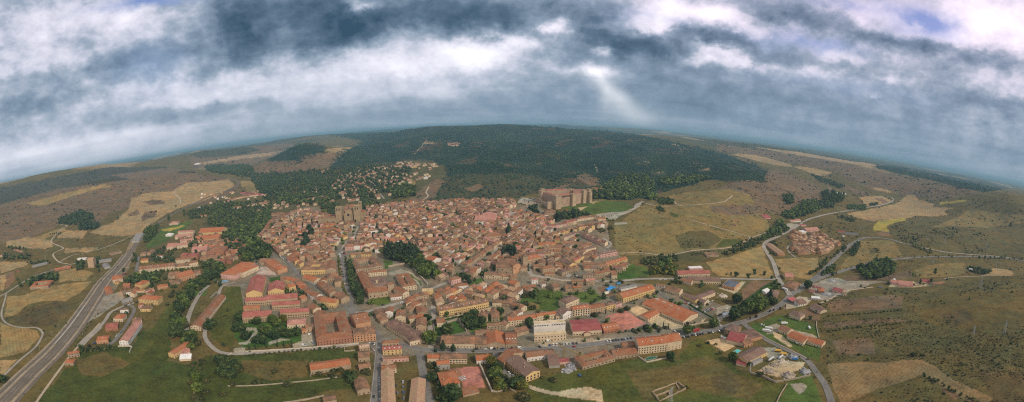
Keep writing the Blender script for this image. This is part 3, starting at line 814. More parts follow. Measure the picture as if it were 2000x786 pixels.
def occ_idx(x,y):
    return np.clip((np.asarray(x) + 2600).astype(int),0,5199),np.clip((np.asarray(y) + 100).astype(int),0,2599)


def occ_line(path,half):
    d = np.gradient(path,axis=0); nrm = np.stack([-d[:,1],d[:,0]],1); nrm /= np.maximum(np.linalg.norm(nrm,axis=1),1e-9)[:,None]
    for o in np.arange(-half,half + .5,.5):
        i,j = occ_idx(path[:,0] + nrm[:,0] * o,path[:,1] + nrm[:,1] * o)
        OCC[i,j] = True


for t,c,poly in COVER:                                 # nothing is built or planted on courts and yards
    if c in (PINK,SAND) and t in 'GSI':
        wp = np.array([W(t,x,y) for x,y in poly]); q0 = wp.min(0); q1 = wp.max(0)
        A_,B2 = np.meshgrid(np.arange(q0[0],q1[0],1.0),np.arange(q0[1],q1[1],1.0)); k = inpoly(A_,B2,[tuple(p) for p in wp])
        i,j = occ_idx(A_[k],B2[k]); OCC[i,j] = True


def ribbon(path,w,lift,off=0.0,cols=2):
    d = np.gradient(path,axis=0); nrm = np.stack([-d[:,1],d[:,0]],1); nrm /= np.maximum(np.linalg.norm(nrm,axis=1),1e-9)[:,None]
    o = np.linspace(-w / 2,w / 2,cols) + off
    X_ = path[:,None,0] + nrm[:,None,0] * o; Y_ = path[:,None,1] + nrm[:,None,1] * o
    zg = np.max([ground(X_,Y_),np.repeat(ground(path[:,0],path[:,1])[:,None],cols,1)],axis=0)
    z = zg + lift
    V_ = np.stack([X_,Y_,z],-1).reshape(-1,3)
    k = np.arange(len(path) * cols).reshape(len(path),cols)
    Fq = np.stack([k[:-1,:-1],k[:-1,1:],k[1:,1:],k[1:,:-1]],-1).reshape(-1,4)[:,::-1]
    return V_,Fq


ROADS = [  # name, material, width, centre line marks, points in the photograph
    ('road','a',9.0,1,'O',[(731,800),(735,760),(739,715),(741,685),(743,664)],'asphalt street running down between the long tiled barns to the front edge'),
    ('road','a',8.0,0,'O',[(743,664),(728,644),(709,630),(690,606),(683,578),(675,548),(668,511),(664,486)],'straight avenue lined with trees and parked cars between the two convents'),
    ('road','a',6.5,0,'O',[(709,630),(672,597),(640,575),(620,561),(600,548),(583,537),(568,519),(557,506),(536,493)],'street slanting past the long row of ochre houses to the plaza'),
    ('road','a',9.5,1,'O',[(743,664),(770,671),(800,678),(834,684),(880,685),(923,686),(983,684),(1040,683),(1088,681),(1150,674),(1200,667),(1240,662),(1290,659),(1331,655),(1370,649),(1404,643),(1432,634),(1462,626),(1501,610),(1530,592),(1543,578)],'wide main road crossing the lower town past the school'),
    ('road','b',9.0,1,'O',[(1543,578),(1533,562),(1522,548),(1515,528),(1509,511),(1498,494),(1492,483),(1497,473),(1517,464),(1543,451),(1572,433),(1600,423),(1652,413),(1694,406),(1726,400),(1743,393),(1742,387),(1725,382)],'pale curving road climbing the right valley towards the far fields'),
    ('road','a',10.0,1,'O',[(1543,578),(1567,560),(1600,537),(1629,508),(1658,481),(1676,470),(1689,465),(1715,465),(1742,469),(1757,474)],'grey road with pale edge lines rising straight from the junction'),
    ('road','a',10.0,1,'O',[(1556,572),(1578,556),(1600,545),(1629,535),(1679,520),(1705,514),(1742,508),(1799,503),(1862,502),(1909,502),(1960,505),(2010,510)],'bypass road sweeping right along the foot of the olive hill'),
    ('road','b',7.0,0,'O',[(1757,474),(1790,481),(1823,489),(1862,495),(1928,500),(1975,504)],'narrow pale road below the scrubby hill on the right'),
    ('road','a',7.0,0,'O',[(1452,632),(1462,641),(1480,653),(1501,667),(1541,686),(1575,704),(1598,733),(1614,758),(1628,800)],'dark lane curving past the builders yard to the lower right'),
    ('road','b',5.5,0,'O',[(701,672),(662,678),(610,682),(557,686),(500,690),(458,692),(426,687),(405,668),(400,651),(408,622),(423,590),(434,560),(460,552)],'pale lane around the park and up behind the terrace'),
    ('road','b',7.0,0,'O',[(364,646),(366,628),(372,609),(380,592),(392,573),(408,558)],'pale parking street behind the brown terrace'),
    ('road','a',6.0,0,'O',[(212,675),(226,664),(244,640),(256,620),(262,606),(256,598),(242,597)],'estate street between villas and white-gabled terrace'),
    ('road','b',11.0,0,'O',[(155,678),(172,660),(194,640)],'wide pale apron beside the railway villas'),('road','b',6.0,0,'O',[(194,640),(206,626),(215,612),(231,603),(243,598)],'pale lane above the villas'),
    ('track','c',3.2,0,'O',[(62,800),(88,762),(123,714),(147,684),(172,657),(195,632)],'dirt track along the railway embankment'),
    ('road','b',5.0,0,'O',[(-10,585),(12,573),(47,551),(79,536),(105,528),(139,517),(160,514)],'narrow pale country road on the left passing the farm'),
    ('track','b',3.6,0,'O',[(12,572),(10,585),(3,612),(8,628),(24,637),(47,641),(71,641),(83,650),(80,662),(68,680),(37,706),(5,737),(-8,750)],'grey farm track winding beside the railway on the left'),
    ('track','c',5.0,0,'O',[(132,516),(116,513),(105,502),(106,495),(121,488),(122,484),(104,476),(100,471),(110,458),(121,448),(131,442),(118,438),(112,432)],'pale dirt track winding up through the stubble fields'),
    ('track','c',4.0,0,'O',[(116,513),(140,500),(170,494),(210,482),(240,470),(262,460),(290,452)],'dirt track along the foot of the stubble fields'),
    ('track','c',5.0,0,'La',[(1385,786),(1380,740),(1335,690),(1380,650),(1420,628)],'dirt track splitting the far stubble field'),
    ('road','b',7.0,0,'O',[(983,476),(965,493),(947,508),(910,528),(881,548),(852,561),(818,574),(800,586),(754,600),(709,611),(694,612)],'straight street rising between stone house fronts to the church square'),
    ('road','b',7.0,0,'O',[(1033,512),(1033,525),(1038,537),(1062,541),(1096,548),(1140,549),(1200,550),(1252,546),(1305,545),(1410,545),(1470,546),(1522,546)],'road from the round plaza across to the right valley'),
    ('road','b',6.0,0,'O',[(842,680),(841,650),(842,632),(847,617),(846,598)],'side street beside the yellow terrace'),
    ('road','a',8.0,0,'O',[(820,690),(823,710),(827,732),(833,758),(842,800)],'front lane beside the walled orchard'),
    ('road','a',6.0,0,'O',[(1278,570),(1300,580),(1330,596),(1365,610),(1398,626),(1404,642)],'lane behind the orange-roofed school'),
    ('road','b',7.5,0,'O',[(1256,394),(1247,398),(1242,402),(1238,409),(1222,414),(1200,417),(1180,422)],'castle access road looping over the grassy shoulder'),
    ('track','c',3.5,0,'H',[(30,440),(200,438),(400,455),(560,425),(700,412),(810,405),(900,385),(1010,328),(960,305),(850,270),(700,230),(560,190)],'dirt track crossing the grassy hill'),
    ('track','c',3.0,0,'H',[(1010,328),(1080,305),(1160,280),(1210,320)],'dirt path to the right valley road'),('track','c',4.5,0,'H',[(490,85),(660,75),(800,60),(850,35),(880,10)],'dirt path over the hilltop'),
    ('track','c',3.5,0,'H',[(430,35),(460,70),(490,85),(330,90),(215,62)],'dirt path from the castle road'),
    ('track','c',5.0,0,'Y',[(940,640),(1040,625),(1100,580),(1080,540),(1110,480)],'bare track on the slope above the cathedral'),('track','c',5.0,0,'Lb',[(1610,400),(1660,345),(1700,310)],'pale scar climbing to the hill village'),
    ('track','c',8.0,0,'Lc',[(1025,480),(1040,505),(1050,540)],'pale firebreak in the pine wood'),
    ('road','a',7.5,0,'Y',[(305,440),(330,500),(380,570),(455,632)],'straight grey road through the hillside suburb'),('road','b',5.0,0,'Y',[(425,375),(480,430),(545,490),(560,540),(620,610)],'suburb street among the villas'),
    ('road','b',5.0,0,'Y',[(590,330),(640,380),(690,410)],'upper suburb street'),('track','b',6.0,0,'Lb',[(890,490),(980,470),(1060,440)],'quarry lane under the wooded knoll'),
    ('road','b',4.0,0,'O',[(711,417),(703,435),(696,451),(685,466),(673,478),(667,488)],'narrow street leading up to the cathedral'),('road','b',4.5,0,'O',[(582,416),(568,438),(560,460),(556,474),(550,484)],'narrow shaded street in the left old town'),
    ('road','b',3.6,0,'Q',[(1040,555),(1080,620),(1140,700),(1200,760)],'old town lane slanting down to the right'),('road','b',5.0,0,'E',[(1470,400),(1500,375),(1490,355),(1440,330)],'loop street around the new terraces'),
    ('road','b',4.0,0,'H',[(1350,470),(1310,440),(1290,400),(1320,365)],'estate lane between the ochre terraces'),('road','a',6.0,0,'G',[(640,400),(645,470),(700,555),(800,620),(860,655)],'side lane beside the brown-roofed works'),
    ('road','a',7.0,0,'X',[(108,510),(125,440),(142,330)],'station street on the left'),('track','c',4.0,0,'K',[(0,50),(60,30),(200,-40),(400,-70)],'grassy edge track beside the yard'),
    ('track','c',4.0,0,'J',[(930,630),(1000,620),(1200,612),(1430,606)],'dirt track along the valley field'),('road','b',5.0,0,'J',[(200,655),(330,652),(480,655),(540,665)],'lane to the red-roofed farm'),
    ('track','c',3.5,0,'G',[(862,660),(940,695),(1010,712),(1120,730)],'dirt path to the sandy patch in the meadow'),
]
_mats = dict(a=asph,b=asph2,c=dirt)
ROADPATH = []
for k,(nm,mk,w,mark,t,pts,lab) in enumerate(ROADS):
    path = smooth_path([W(t,x,y) for x,y in pts],4.0)
    ROADPATH.append((path,w))
    occ_line(path,w / 2 + .6)
    far = float(np.hypot(*path.mean(0)))
    lift = 0.10 + 0.004 * (k % 12) + far * 0.0003
    V_,F_ = ribbon(path,w,lift,cols=4)
    o = place(nm,bigmesh(nm,V_,F_,[_mats[mk]])); tag(o,label=lab,cat=nm,kind='structure')
    if mark:
        vs,fs,b = [],[],0
        for off in ([-w / 2 + .7,w / 2 - .7] if mark else []):
            V2,F2 = ribbon(path,0.25,lift + .06,off); vs.append(V2); fs.append(F2 + b); b += len(V2)
        V2,F2 = ribbon(path,0.18,lift + .06,0.0); F2 = F2[np.arange(len(F2)) % 4 < 1]; vs.append(V2); fs.append(F2 + b)
        mk_ = place('road_marking',bigmesh('road_marking',np.vstack(vs),np.vstack(fs),[paint]),o)
# railway: ballast bed, four tracks of two rails, platform
RAILC = [(-8,800),(12,780),(60,731),(105,688),(150,634),(185,582),(208,548),(240,514),(268,474),(285,455),(310,436),(345,415),(400,388),(436,375),(458,366),(466,359),(460,352),(440,346),(412,340)]
rp = smooth_path([W('O',x,y) for x,y in RAILC],5.0)
occ_line(rp[: len(rp) // 2],22)
_rr = np.hypot(rp[:,0],rp[:,1])
V_,F_ = ribbon(rp,13,0.16,cols=6)
rb = place('railway',bigmesh('ballast_bed',V_,F_,[ballast]))
slm = mottled('sleepers',(.165,.138,.112),.35,.6,.1)
rsand = mottled('rail_sand',(.30,.245,.175),.35,.4,.06); tag(rb,label='double railway line on grey ballast curving away along the left valley',cat='railway',kind='structure')
near = rp[: int(np.argmax(_rr > 980))]
for off in (-13.5,13.0):
    V_,F_ = ribbon(near,5,0.14,off,3)
    o = place('railway_siding',bigmesh('siding_bed',V_,F_,[ballast])); tag(o,label='railway siding on worn ballast ' + ('left' if off < 0 else 'right') + ' of the main line',cat='railway',kind='structure')
for c,p_ in ((-4.4,rp),(0.2,rp),(4.6,rp),(-13.5,near),(13.0,near)):
    V_,F_ = ribbon(p_,2.3,0.26,c); place('sleepers',bigmesh('sleepers',V_,F_,[slm]),rb)
vs,fs,b = [],[],0
for c,p_ in ((-4.4,rp),(0.2,rp),(4.6,rp),(-13.5,near),(13.0,near)):
    for g in (-.75,.75):
        V2,F2 = ribbon(p_,0.22,0.34,c + g); vs.append(V2); fs.append(F2 + b); b += len(V2)
place('rail',bigmesh('rail',np.vstack(vs),np.vstack(fs),[railm]),rb)
for off,w_,lb in ((9.0,3.6,'sandy strip between the main line and the siding'),(-9.6,3.0,'sandy strip on the outer side of the main line'),(17.5,3.0,'sandy service strip along the inner siding')):
    V_,F_ = ribbon(near,w_,0.20,off,3)
    o = place('service_path',bigmesh('service_path',V_,F_,[rsand])); tag(o,label=lb,cat='path',kind='structure')
_pi = [i for i in range(len(near)) if 500 < np.hypot(*near[i]) < 640]
if len(_pi) > 4:
    V_,F_ = ribbon(near[_pi],3.2,0.9,8.8,3)
    o = place('station_platform',bigmesh('station_platform',V_,F_,[concm])); tag(o,label='long pale station platform beside the tracks',cat='platform',kind='structure')
# ------------------------------------------------------------------ building kit
def roofmat(name,c,t): return mottled(name,c,.42,.8,.11,.9,.15,tint=t,rnd=.3)


RO = dict(o=roofmat('orange_tile',(.40,.135,.058),(.29,.13,.068)),t=roofmat('terracotta_tile',(.285,.120,.060),(.20,.120,.076)),b=roofmat('brown_tile',(.185,.118,.076),(.25,.130,.074)),
          d=roofmat('dark_tile',(.155,.098,.075),(.19,.115,.085)),r=roofmat('red_tile',(.34,.115,.085),(.29,.11,.09)),g=roofmat('grey_sheet',(.24,.24,.24),(.19,.18,.17)),
          y=roofmat('straw_sheet',(.56,.43,.25),(.50,.40,.26)),w=roofmat('white_sheet',(.70,.70,.69),(.62,.61,.60)),s=roofmat('slate_sheet',(.105,.12,.145),(.12,.13,.15)),
          p=roofmat('pink_tile',(.42,.20,.155),(.36,.19,.15)),m=roofmat('mauve_tile',(.20,.125,.098),(.17,.115,.09)),k=roofmat('straw_tile',(.42,.29,.175),(.33,.20,.13)),R=roofmat('crimson_sheet',(.30,.08,.075),(.25,.085,.08)))


def wallmat(name,c): return mottled(name,c,.16,.5,.09,.9,.15,rnd=.08)


WA = dict(C=wallmat('cream_render',(.60,.49,.34)),Y=wallmat('yellow_render',(.60,.43,.20)),W=wallmat('white_render',(.68,.65,.60)),S=mottled('brown_stone',(.36,.275,.185),.28,.5,.09,rnd=.12),
          B=mottled('red_brick',(.35,.165,.105),.2,.6,.1,rnd=.08),P=wallmat('pink_render',(.58,.36,.31)),O=wallmat('ochre_render',(.50,.285,.165)),G=wallmat('grey_render',(.36,.34,.31)),T=wallmat('tan_render',(.43,.31,.20)),
          K=mottled('castle_stone',(.40,.305,.205),.26,.35,.08),K2=mottled('castle_wall_stone',(.385,.275,.20),.28,.35,.08),L=mottled('cathedral_stone',(.345,.265,.165),.24,.4,.09))
ROOFWORD = dict(o='orange',t='terracotta',b='brown',d='dark',r='red',g='grey',y='straw-coloured',w='white',s='slate',p='pink',m='mauve-brown',k='straw-brown',R='crimson')
WALLWORD = dict(C='cream',Y='yellow',W='white',S='stone',B='brick',P='pink',O='ochre',G='grey',T='tan')
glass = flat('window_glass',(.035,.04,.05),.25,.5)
framem = flat('window_frame',(.25,.21,.16),.7,.2)
shutm = flat('shutter_brown',(.13,.075,.045),.7,.2)
doorm = flat('door_wood',(.12,.07,.04),.7,.2)
metalm = flat('dull_metal',(.33,.34,.35),.5,.5)
chimm = mottled('chimney_render',(.40,.27,.19),.2,.8,.1)


def _winmesh(nm,w,h,fm):
    b = MB()
    b.box(-w / 2,w / 2,-.04,.10,0,h,0)
    b.box(-w / 2 + .09,w / 2 - .09,-.07,-.04,.09,h - .09,1)
    return b.mesh(nm,[fm,glass])


WIN = dict(a=_winmesh('window',1.15,1.5,framem),b=_winmesh('window',1.25,1.6,shutm),c=_winmesh('window',2.0,1.3,framem),d=_winmesh('window',.9,1.1,shutm),big=_winmesh('window',1.7,2.2,shutm))
_b = MB(); _b.box(-.65,.65,-.06,.1,0,2.3); DOOR = _b.mesh('door',[doorm])
_b = MB(); _b.box(-1.5,1.5,-.06,.1,0,3.0); GATE = _b.mesh('garage_door',[doorm])
_b = MB(); _b.box(-.45,.45,-.35,.35,-1.2,1.1); _b.box(-.55,.55,-.45,.45,1.1,1.25); CHIM = _b.mesh('chimney',[chimm])
_b = MB(); _b.box(-.6,.6,-.8,.8,0,.14,0); _b.box(-.5,.5,-.7,.7,.14,.17,1); SKYL = _b.mesh('rooflight',[framem,flat('rooflight_glass',(.55,.58,.62),.2,.6)])
_b = MB(); _b.box(-1.4,1.4,-1.0,-.0,0,.15,0); _b.box(-1.4,1.4,-1.0,-.92,.15,1.0,1); BALC = _b.mesh('balcony',[concm,shutm])


class Frame:
    def __init__(s,x,y,z,rot): s.x,s.y,s.z,s.rot = x,y,z,rot

    def world(s,lx,ly):
        return s.x + lx * cos(s.rot) - ly * sin(s.rot),s.y + lx * sin(s.rot) + ly * cos(s.rot)

    def rel(s,o):
        """this frame as seen from frame o: location and turn"""
        dx,dy = s.x - o.x,s.y - o.y
        return (dx * cos(o.rot) + dy * sin(o.rot),-dx * sin(o.rot) + dy * cos(o.rot),s.z - o.z),s.rot - o.rot


def occ_rect(fr,w,d,pad=0.0,y0=0.0,test=False):
    xs = np.arange(-w / 2 - pad,w / 2 + pad + .01,.9); ys = np.arange(y0 - pad,y0 + d + pad + .01,.9)
    A_,B_ = np.meshgrid(xs,ys)
    c,s_ = cos(fr.rot),sin(fr.rot)
    i,j = occ_idx(fr.x + A_ * c - B_ * s_,fr.y + A_ * s_ + B_ * c)
    if test: return OCC[i,j].mean()
    OCC[i,j] = True


def wall_mb(w,d,h,roof,slope,base=-2.5):
    b = MB()
    if roof in 'hf':
        top = h - .02
        b.box(-w / 2,w / 2,0,d,base,top)
        if roof == 'f':
            t = .3
            for q in ((-w / 2,w / 2,0,t),(-w / 2,w / 2,d - t,d),(-w / 2,-w / 2 + t,t,d - t),(w / 2 - t,w / 2,t,d - t)): b.box(*q,top,h + .5)
    elif roof == 'g':
        r = d / 2 * slope
        pr = [(0,base),(d,base),(d,h),(d / 2,h + r),(0,h)]
        v = [(-w / 2,y,z) for y,z in pr] + [(w / 2,y,z) for y,z in pr]
        b.add(v,[(4,3,2,1,0),(5,6,7,8,9)] + [(i,(i + 1) % 5,5 + (i + 1) % 5,5 + i) for i in range(5)])
    elif roof == 'x':
        r = w / 2 * slope
        pr = [(-w / 2,base),(w / 2,base),(w / 2,h),(0,h + r),(-w / 2,h)]
        v = [(x,0,z) for x,z in pr] + [(x,d,z) for x,z in pr]
        b.add(v,[(0,1,2,3,4),(9,8,7,6,5)] + [((i + 1) % 5,i,5 + i,5 + (i + 1) % 5) for i in range(5)])
    elif roof == 'm':
        r = d * slope * .6
        pr = [(0,base),(d,base),(d,h + r),(0,h)]
        v = [(-w / 2,y,z) for y,z in pr] + [(w / 2,y,z) for y,z in pr]
        b.add(v,[(3,2,1,0),(4,5,6,7)] + [(i,(i + 1) % 4,4 + (i + 1) % 4,4 + i) for i in range(4)])
    return b


def roof_mb(w,d,h,roof,slope,ov=.4):
    b = MB(); t,g = .22,.03
    if roof == 'g' or roof == 'x':
        L_,S_ = (w,d) if roof == 'g' else (d,w)
        r = S_ / 2 * slope
        pr = [(-S_ / 2 - ov,h - ov * slope + g),(0,h + r + g),(S_ / 2 + ov,h - ov * slope + g),(S_ / 2 + ov,h - ov * slope + g + t),(0,h + r + g + t),(-S_ / 2 - ov,h - ov * slope + g + t)]
        e = .25
        if roof == 'g': v = [(x,y + d / 2,z) for x in (-w / 2 - e,w / 2 + e) for y,z in pr]
        else: v = [(-y,x,z) for x in (-e,d + e) for y,z in pr]
        for q in ((0,1,4,5),(1,2,3,4)):
            a_ = [v[i] for i in q] + [v[i + 6] for i in q]
            b.add(a_,[(3,2,1,0),(4,5,6,7),(0,1,5,4),(1,2,6,5),(2,3,7,6),(3,0,4,7)])
    elif roof == 'h':
        x0,x1,y0,y1 = -w / 2 - ov,w / 2 + ov,-ov,d + ov
        W2,D2 = w + 2 * ov,d + 2 * ov
        r = min(W2,D2) / 2 * slope
        z0,z1 = h + g,h + g + .15
        if W2 >= D2: rg = [(x0 + D2 / 2,d / 2,z1 + r),(x1 - D2 / 2,d / 2,z1 + r)]
        else: rg = [(0,y0 + W2 / 2,z1 + r),(0,y1 - W2 / 2,z1 + r)]
        v = [(x0,y0,z0),(x1,y0,z0),(x1,y1,z0),(x0,y1,z0),(x0,y0,z1),(x1,y0,z1),(x1,y1,z1),(x0,y1,z1)] + rg
        f = [(3,2,1,0),(0,1,5,4),(1,2,6,5),(2,3,7,6),(3,0,4,7)]
        if W2 >= D2: f += [(4,5,9,8),(5,6,9),(6,7,8,9),(7,4,8)]
        else: f += [(4,5,8),(5,6,9,8),(6,7,9),(7,4,8,9)]
        b.add(v,f)
    elif roof == 'f':
        b.box(-w / 2 + .31,w / 2 - .31,.31,d - .31,h,h + .12)
    elif roof == 'm':
        s2 = slope * .6; r = d * s2
        v = [(x,y,z) for x in (-w / 2 - .25,w / 2 + .25) for y,z in ((-ov,h - ov * s2 + g),(d + ov,h + r + ov * s2 + g),(d + ov,h + r + ov * s2 + g + t),(-ov,h - ov * s2 + g + t))]
        b.add(v,[(3,2,1,0),(4,5,6,7),(0,1,5,4),(1,2,6,5),(2,3,7,6),(3,0,4,7)])
    return b


def roof_z(w,d,h,roof,slope,lx,ly):
    if roof == 'g': return h + (d / 2 - abs(ly - d / 2)) * slope
    if roof == 'x': return h + (w / 2 - abs(lx)) * slope
    if roof == 'h': return h + min(w / 2 - abs(lx),d / 2 - abs(ly - d / 2)) * slope
    if roof == 'm': return h + ly * slope * .6
    return h


_cnt = [0]


def put(root,rf,fr,name,me,lx,ly,lz,turn=0.0,parent=None):
    """a part at a spot of a wing's own frame"""
    (ox,oy,oz),ro = fr.rel(rf)
    o = bpy.data.objects.new(name,me); COL.objects.link(o)
    o.parent = root
    o.location = (ox + lx * cos(ro) - ly * sin(ro),oy + lx * sin(ro) + ly * cos(ro),oz + lz)
    o.rotation_euler = (0,0,ro + turn)
    _cnt[0] += 1
    return o


def windows(root,rf,fr,w,d,h,roof,spec,budget,slope,sides=True):
    """spec: (mesh key, spacing, first sill, storey)"""
    key,sp,sill,st = spec
    me = WIN[key]
    n = 0
    fl = max(1,int((h - sill + .6) / st))
    nx = max(1,int((w - 1.2) / sp))
    ny = max(1,int((d - 1.2) / sp)) if sides else 0
    # the faces the eye may meet: front and both ends
    for k in range(fl):
        z = sill + k * st
        if z + 1.2 > h: break
        for i in range(nx):
            if n >= budget: return n
            lx = (i + .5) * w / nx - w / 2
            if k == 0 and i == nx // 2: put(root,rf,fr,'door',DOOR,lx,-.0,0.0)
            else: put(root,rf,fr,'window',me,lx,0,z)
            n += 1
        vx,vy = fr.world(0,d / 2)
        ca = cos(fr.rot) * vx + sin(fr.rot) * vy         # which end looks to the drone
        for sgn in ((-1,) if ca > 0 else (1,)):
            for i in range(ny):
                if n >= budget: return n
                put(root,rf,fr,'window',me,sgn * w / 2,(i + .5) * d / ny,z,-sgn * -pi / 2 if sgn > 0 else -pi / 2)
                n += 1
    return n


def wing(root,rf,fr,w,d,h,roof='g',wall='C',rc='t',slope=.40,win=('a',3.2,1.0,3.0),budget=24,chim=1,ov=.4,sky=0,suffix=''):
    wl = put(root,rf,fr,'wall',wall_mb(w,d,h,roof,slope).mesh('wall',[WA[wall]]),0,0,0)
    rm = put(root,rf,fr,'roof',roof_mb(w,d,h,roof,slope,ov).mesh('roof',[RO[rc]]),0,0,0)
    rr = random.Random(int(abs(fr.x * 13 + fr.y * 7)) + int(w * 10))
    for k in range(chim):
        lx = rr.uniform(-.4,.4) * w; ly = d * rr.choice((.35,.62,.5))
        c = place('chimney',CHIM,rm,(lx,ly,roof_z(w,d,h,roof,slope,lx,ly) + .25)); _cnt[0] += 1
    for k in range(sky):
        lx = (k + .5) * w / sky - w / 2; ly = d * .25
        c = place('rooflight',SKYL,rm,(lx,ly,roof_z(w,d,h,roof,slope,lx,ly) + .22)); _cnt[0] += 1
        c.rotation_euler = (math.atan(slope) if roof in 'gh' else 0,0,0)
    if win and budget > 0: windows(root,rf,fr,w,d,h,roof,win,budget,slope)
    occ_rect(fr,w,d,.8)
    return wl,rm


def court(root,rf,fr,w,d,h,ww,wall='S',rc='t',slope=.4,win=('b',3.6,1.2,3.4),budget=50,inner=8):
    """four wings round a patio"""
    b = MB()
    o_ = [(-w / 2,0),(w / 2,0),(w / 2,d),(-w / 2,d)]; i_ = [(-w / 2 + ww,ww),(w / 2 - ww,ww),(w / 2 - ww,d - ww),(-w / 2 + ww,d - ww)]
    v = [(x,y,-2.5) for x,y in o_] + [(x,y,h) for x,y in o_] + [(x,y,-2.5) for x,y in i_] + [(x,y,h) for x,y in i_]
    f = []
    for k in range(4):
        k2 = (k + 1) % 4
        f += [(k,k2,4 + k2,4 + k),(8 + k2,8 + k,12 + k,12 + k2),(4 + k,4 + k2,12 + k2,12 + k),(k2,k,8 + k,8 + k2)]
    b.add(v,f); put(root,rf,fr,'wall',b.mesh('wall',[WA[wall]]),0,0,0)
    r = MB(); e = .4; rz = ww / 2 * slope

    def ring(ins,z): return [(-w / 2 + ins,ins,z),(w / 2 - ins,ins,z),(w / 2 - ins,d - ins,z),(-w / 2 + ins,d - ins,z)]
    v = ring(-e,h + .02) + ring(-e,h + .17) + ring(ww / 2,h + .17 + rz) + ring(ww + e * .6,h + .17) + ring(ww + e * .6,h + .02)
    f = []
    for k in range(4):
        k2 = (k + 1) % 4
        for a_ in range(4): f.append((4 * a_ + k,4 * a_ + k2,4 * a_ + 4 + k2,4 * a_ + 4 + k))
        f.append((16 + k,16 + k2,k2,k))
    r.add(v,f); rm = put(root,rf,fr,'roof',r.mesh('roof',[RO[rc]]),0,0,0)
    for q in range(3):
        lx = (q - 1) * w * .3
        place('chimney',CHIM,rm,(lx,ww * .5,h + rz + .3)); _cnt[0] += 1
    n = budget
    windows(root,rf,fr,w,d,h,'h',win,n,slope)
    inn = Frame(*fr.world(0,d - ww),fr.z,fr.rot)
    nn = max(2,int((w - 2 * ww) / win[1]))
    for k in range(min(2,int(h / win[3]))):
        for i in range(min(nn,inner)):
            put(root,rf,inn,'window',WIN[win[0]],(i + .5) * (w - 2 * ww) / min(nn,inner) - (w - 2 * ww) / 2,0,win[2] + k * win[3])
    occ_rect(fr,w,d,.8)


LAND = []           # landmarks: (words, px, py, x, y)
ALLH = []           # every house-like thing, for the ranking of labels


def frame_of(t,x1,y1,x2,y2,xb,yb,h,dfix=None):
    a = np.array(W(t,x1,y1)); b = np.array(W(t,x2,y2))
    m = (a + b) / 2
    u = (b - a) / np.linalg.norm(b - a); w = float(np.linalg.norm(b - a))
    nrm = np.array([-u[1],u[0]])
    z0 = float(min(ground(*a),ground(*b)))
    if dfix: d = dfix * 1.15
    else:
        c = np.array(hz(*tp(t,xb,yb),z0 + h))
        d = float((c - a) @ nrm)
        if d < 4 or d > 75:
            print('DEPTH',t,x1,y1,'w %.1f d %.1f' % (w,d)); d = min(max(abs(d),8),40)
    return Frame(float(m[0]),float(m[1]),z0,atan2(u[1],u[0])),w,d


def bld(name,cat,label,ref,wings,group=None):
    """a building of one or more wings. wing: (tile, x1, y1, x2, y2, xb, yb, h, roof, wall, roofcolour, {options})"""
    root = rf = None
    big = 0
    for wg in wings:
        t,x1,y1,x2,y2,xb,yb,h,roof,wall,rc = wg[:11]
        op = dict(wg[11]) if len(wg) > 11 else {}
        fr,w,d = frame_of(t,x1,y1,x2,y2,xb,yb,h,op.pop('dfix',None))
        if root is None:
            root = empty(name,fr.x,fr.y,fr.z,fr.rot); rf = fr
            tag(root,label,cat,group)
            cx,cy = fr.world(0,d / 2)
            ppx,ppy = project(cx,cy,fr.z + h / 2)
            if ref: LAND.append((ref,float(ppx),float(ppy),cx,cy))
            if name in ('house',): ALLH.append((float(ppx),float(ppy)))
        fr.z = min(fr.z,float(ground(*fr.world(0,d)))) if op.pop('low',0) else fr.z
        if 'court' in op:
            ww = op.pop('court'); court(root,rf,fr,w,d,h,min(ww,w * .38,d * .38),wall,rc,**op)
        else:
            op.setdefault('budget',40 if w * h > 250 else 14)
            op.setdefault('chim',1 if w < 25 else 3)
            wing(root,rf,fr,w,d,h,roof,wall,rc,**op)
    return root,rf
# ------------------------------------------------------------------ buildings one can single out
AP,HO = 'apartment building','house'
w3 = dict(win=('a',3.0,1.0,3.0)); wb = dict(win=('b',3.4,1.2,3.2))
B_ = bld
# left of the tracks
B_('farmhouse','farmhouse','stone farmhouse with orange roofs around a yard, alone beyond the railway','the walled farm beyond the railway',[('A',225,712,362,702,398,640,6.5,'g','S','o',dict(court=8,budget=24,inner=4))])
B_('grain_silo','silo','tall tan grain silo tower standing beyond the railway tracks','the tan grain silo',[('A',660,550,704,548,700,492,21,'g','T','k',dict(dfix=14,budget=6,chim=0))])
B_('long_shed','shed','long low grey shed below the stubble field beyond the railway',None,[('A',245,548,355,520,350,505,3.5,'g','G','g',dict(budget=0,chim=0))])
B_('long_shed','shed','very long low shed with orange roof beside the country road',None,[('A',410,572,530,552,520,535,3.5,'g','B','o',dict(budget=0,chim=0))])
B_('storage_hall','warehouse','white flat hall behind the tan grain silo',None,[('A',574,492,640,490,636,472,4,'f','W','w',dict(budget=0,chim=0))])
B_('storage_hall','warehouse','low grey hall between grain silo and railway',None,[('A',738,512,832,500,825,480,4,'g','G','g',dict(budget=0,chim=0))])
B_('storage_hall','warehouse','grey shed end-on to the tracks near the grain silo',None,[('A',780,560,826,550,835,508,4,'x','G','g',dict(budget=0,chim=0))])
B_('ruined_house','ruin','roofless tan stone building beside the tracks, up the line',None,[('A',832,458,908,438,900,415,5,'f','S','b',dict(budget=6,chim=0))])
B_('goods_hall','warehouse','grey sheet hall beside the tracks where the railway bends','the grey railway hall',[('X',84,206,148,204,152,138,6,'g','G','g',dict(budget=0,chim=0))])
B_('railway_station','station','cream railway station with orange hipped roofs beside the platform','the railway station',[('A',842,664,918,650,920,596,7,'h','C','o',dict(budget=20)),('A',860,672,890,668,888,646,4,'h','Y','o',dict(budget=4,chim=0))])
B_('goods_shed','shed','orange-roofed brick goods shed beside the railway siding',None,[('A',792,752,842,742,866,678,5,'x','B','o',dict(budget=4,chim=0))])
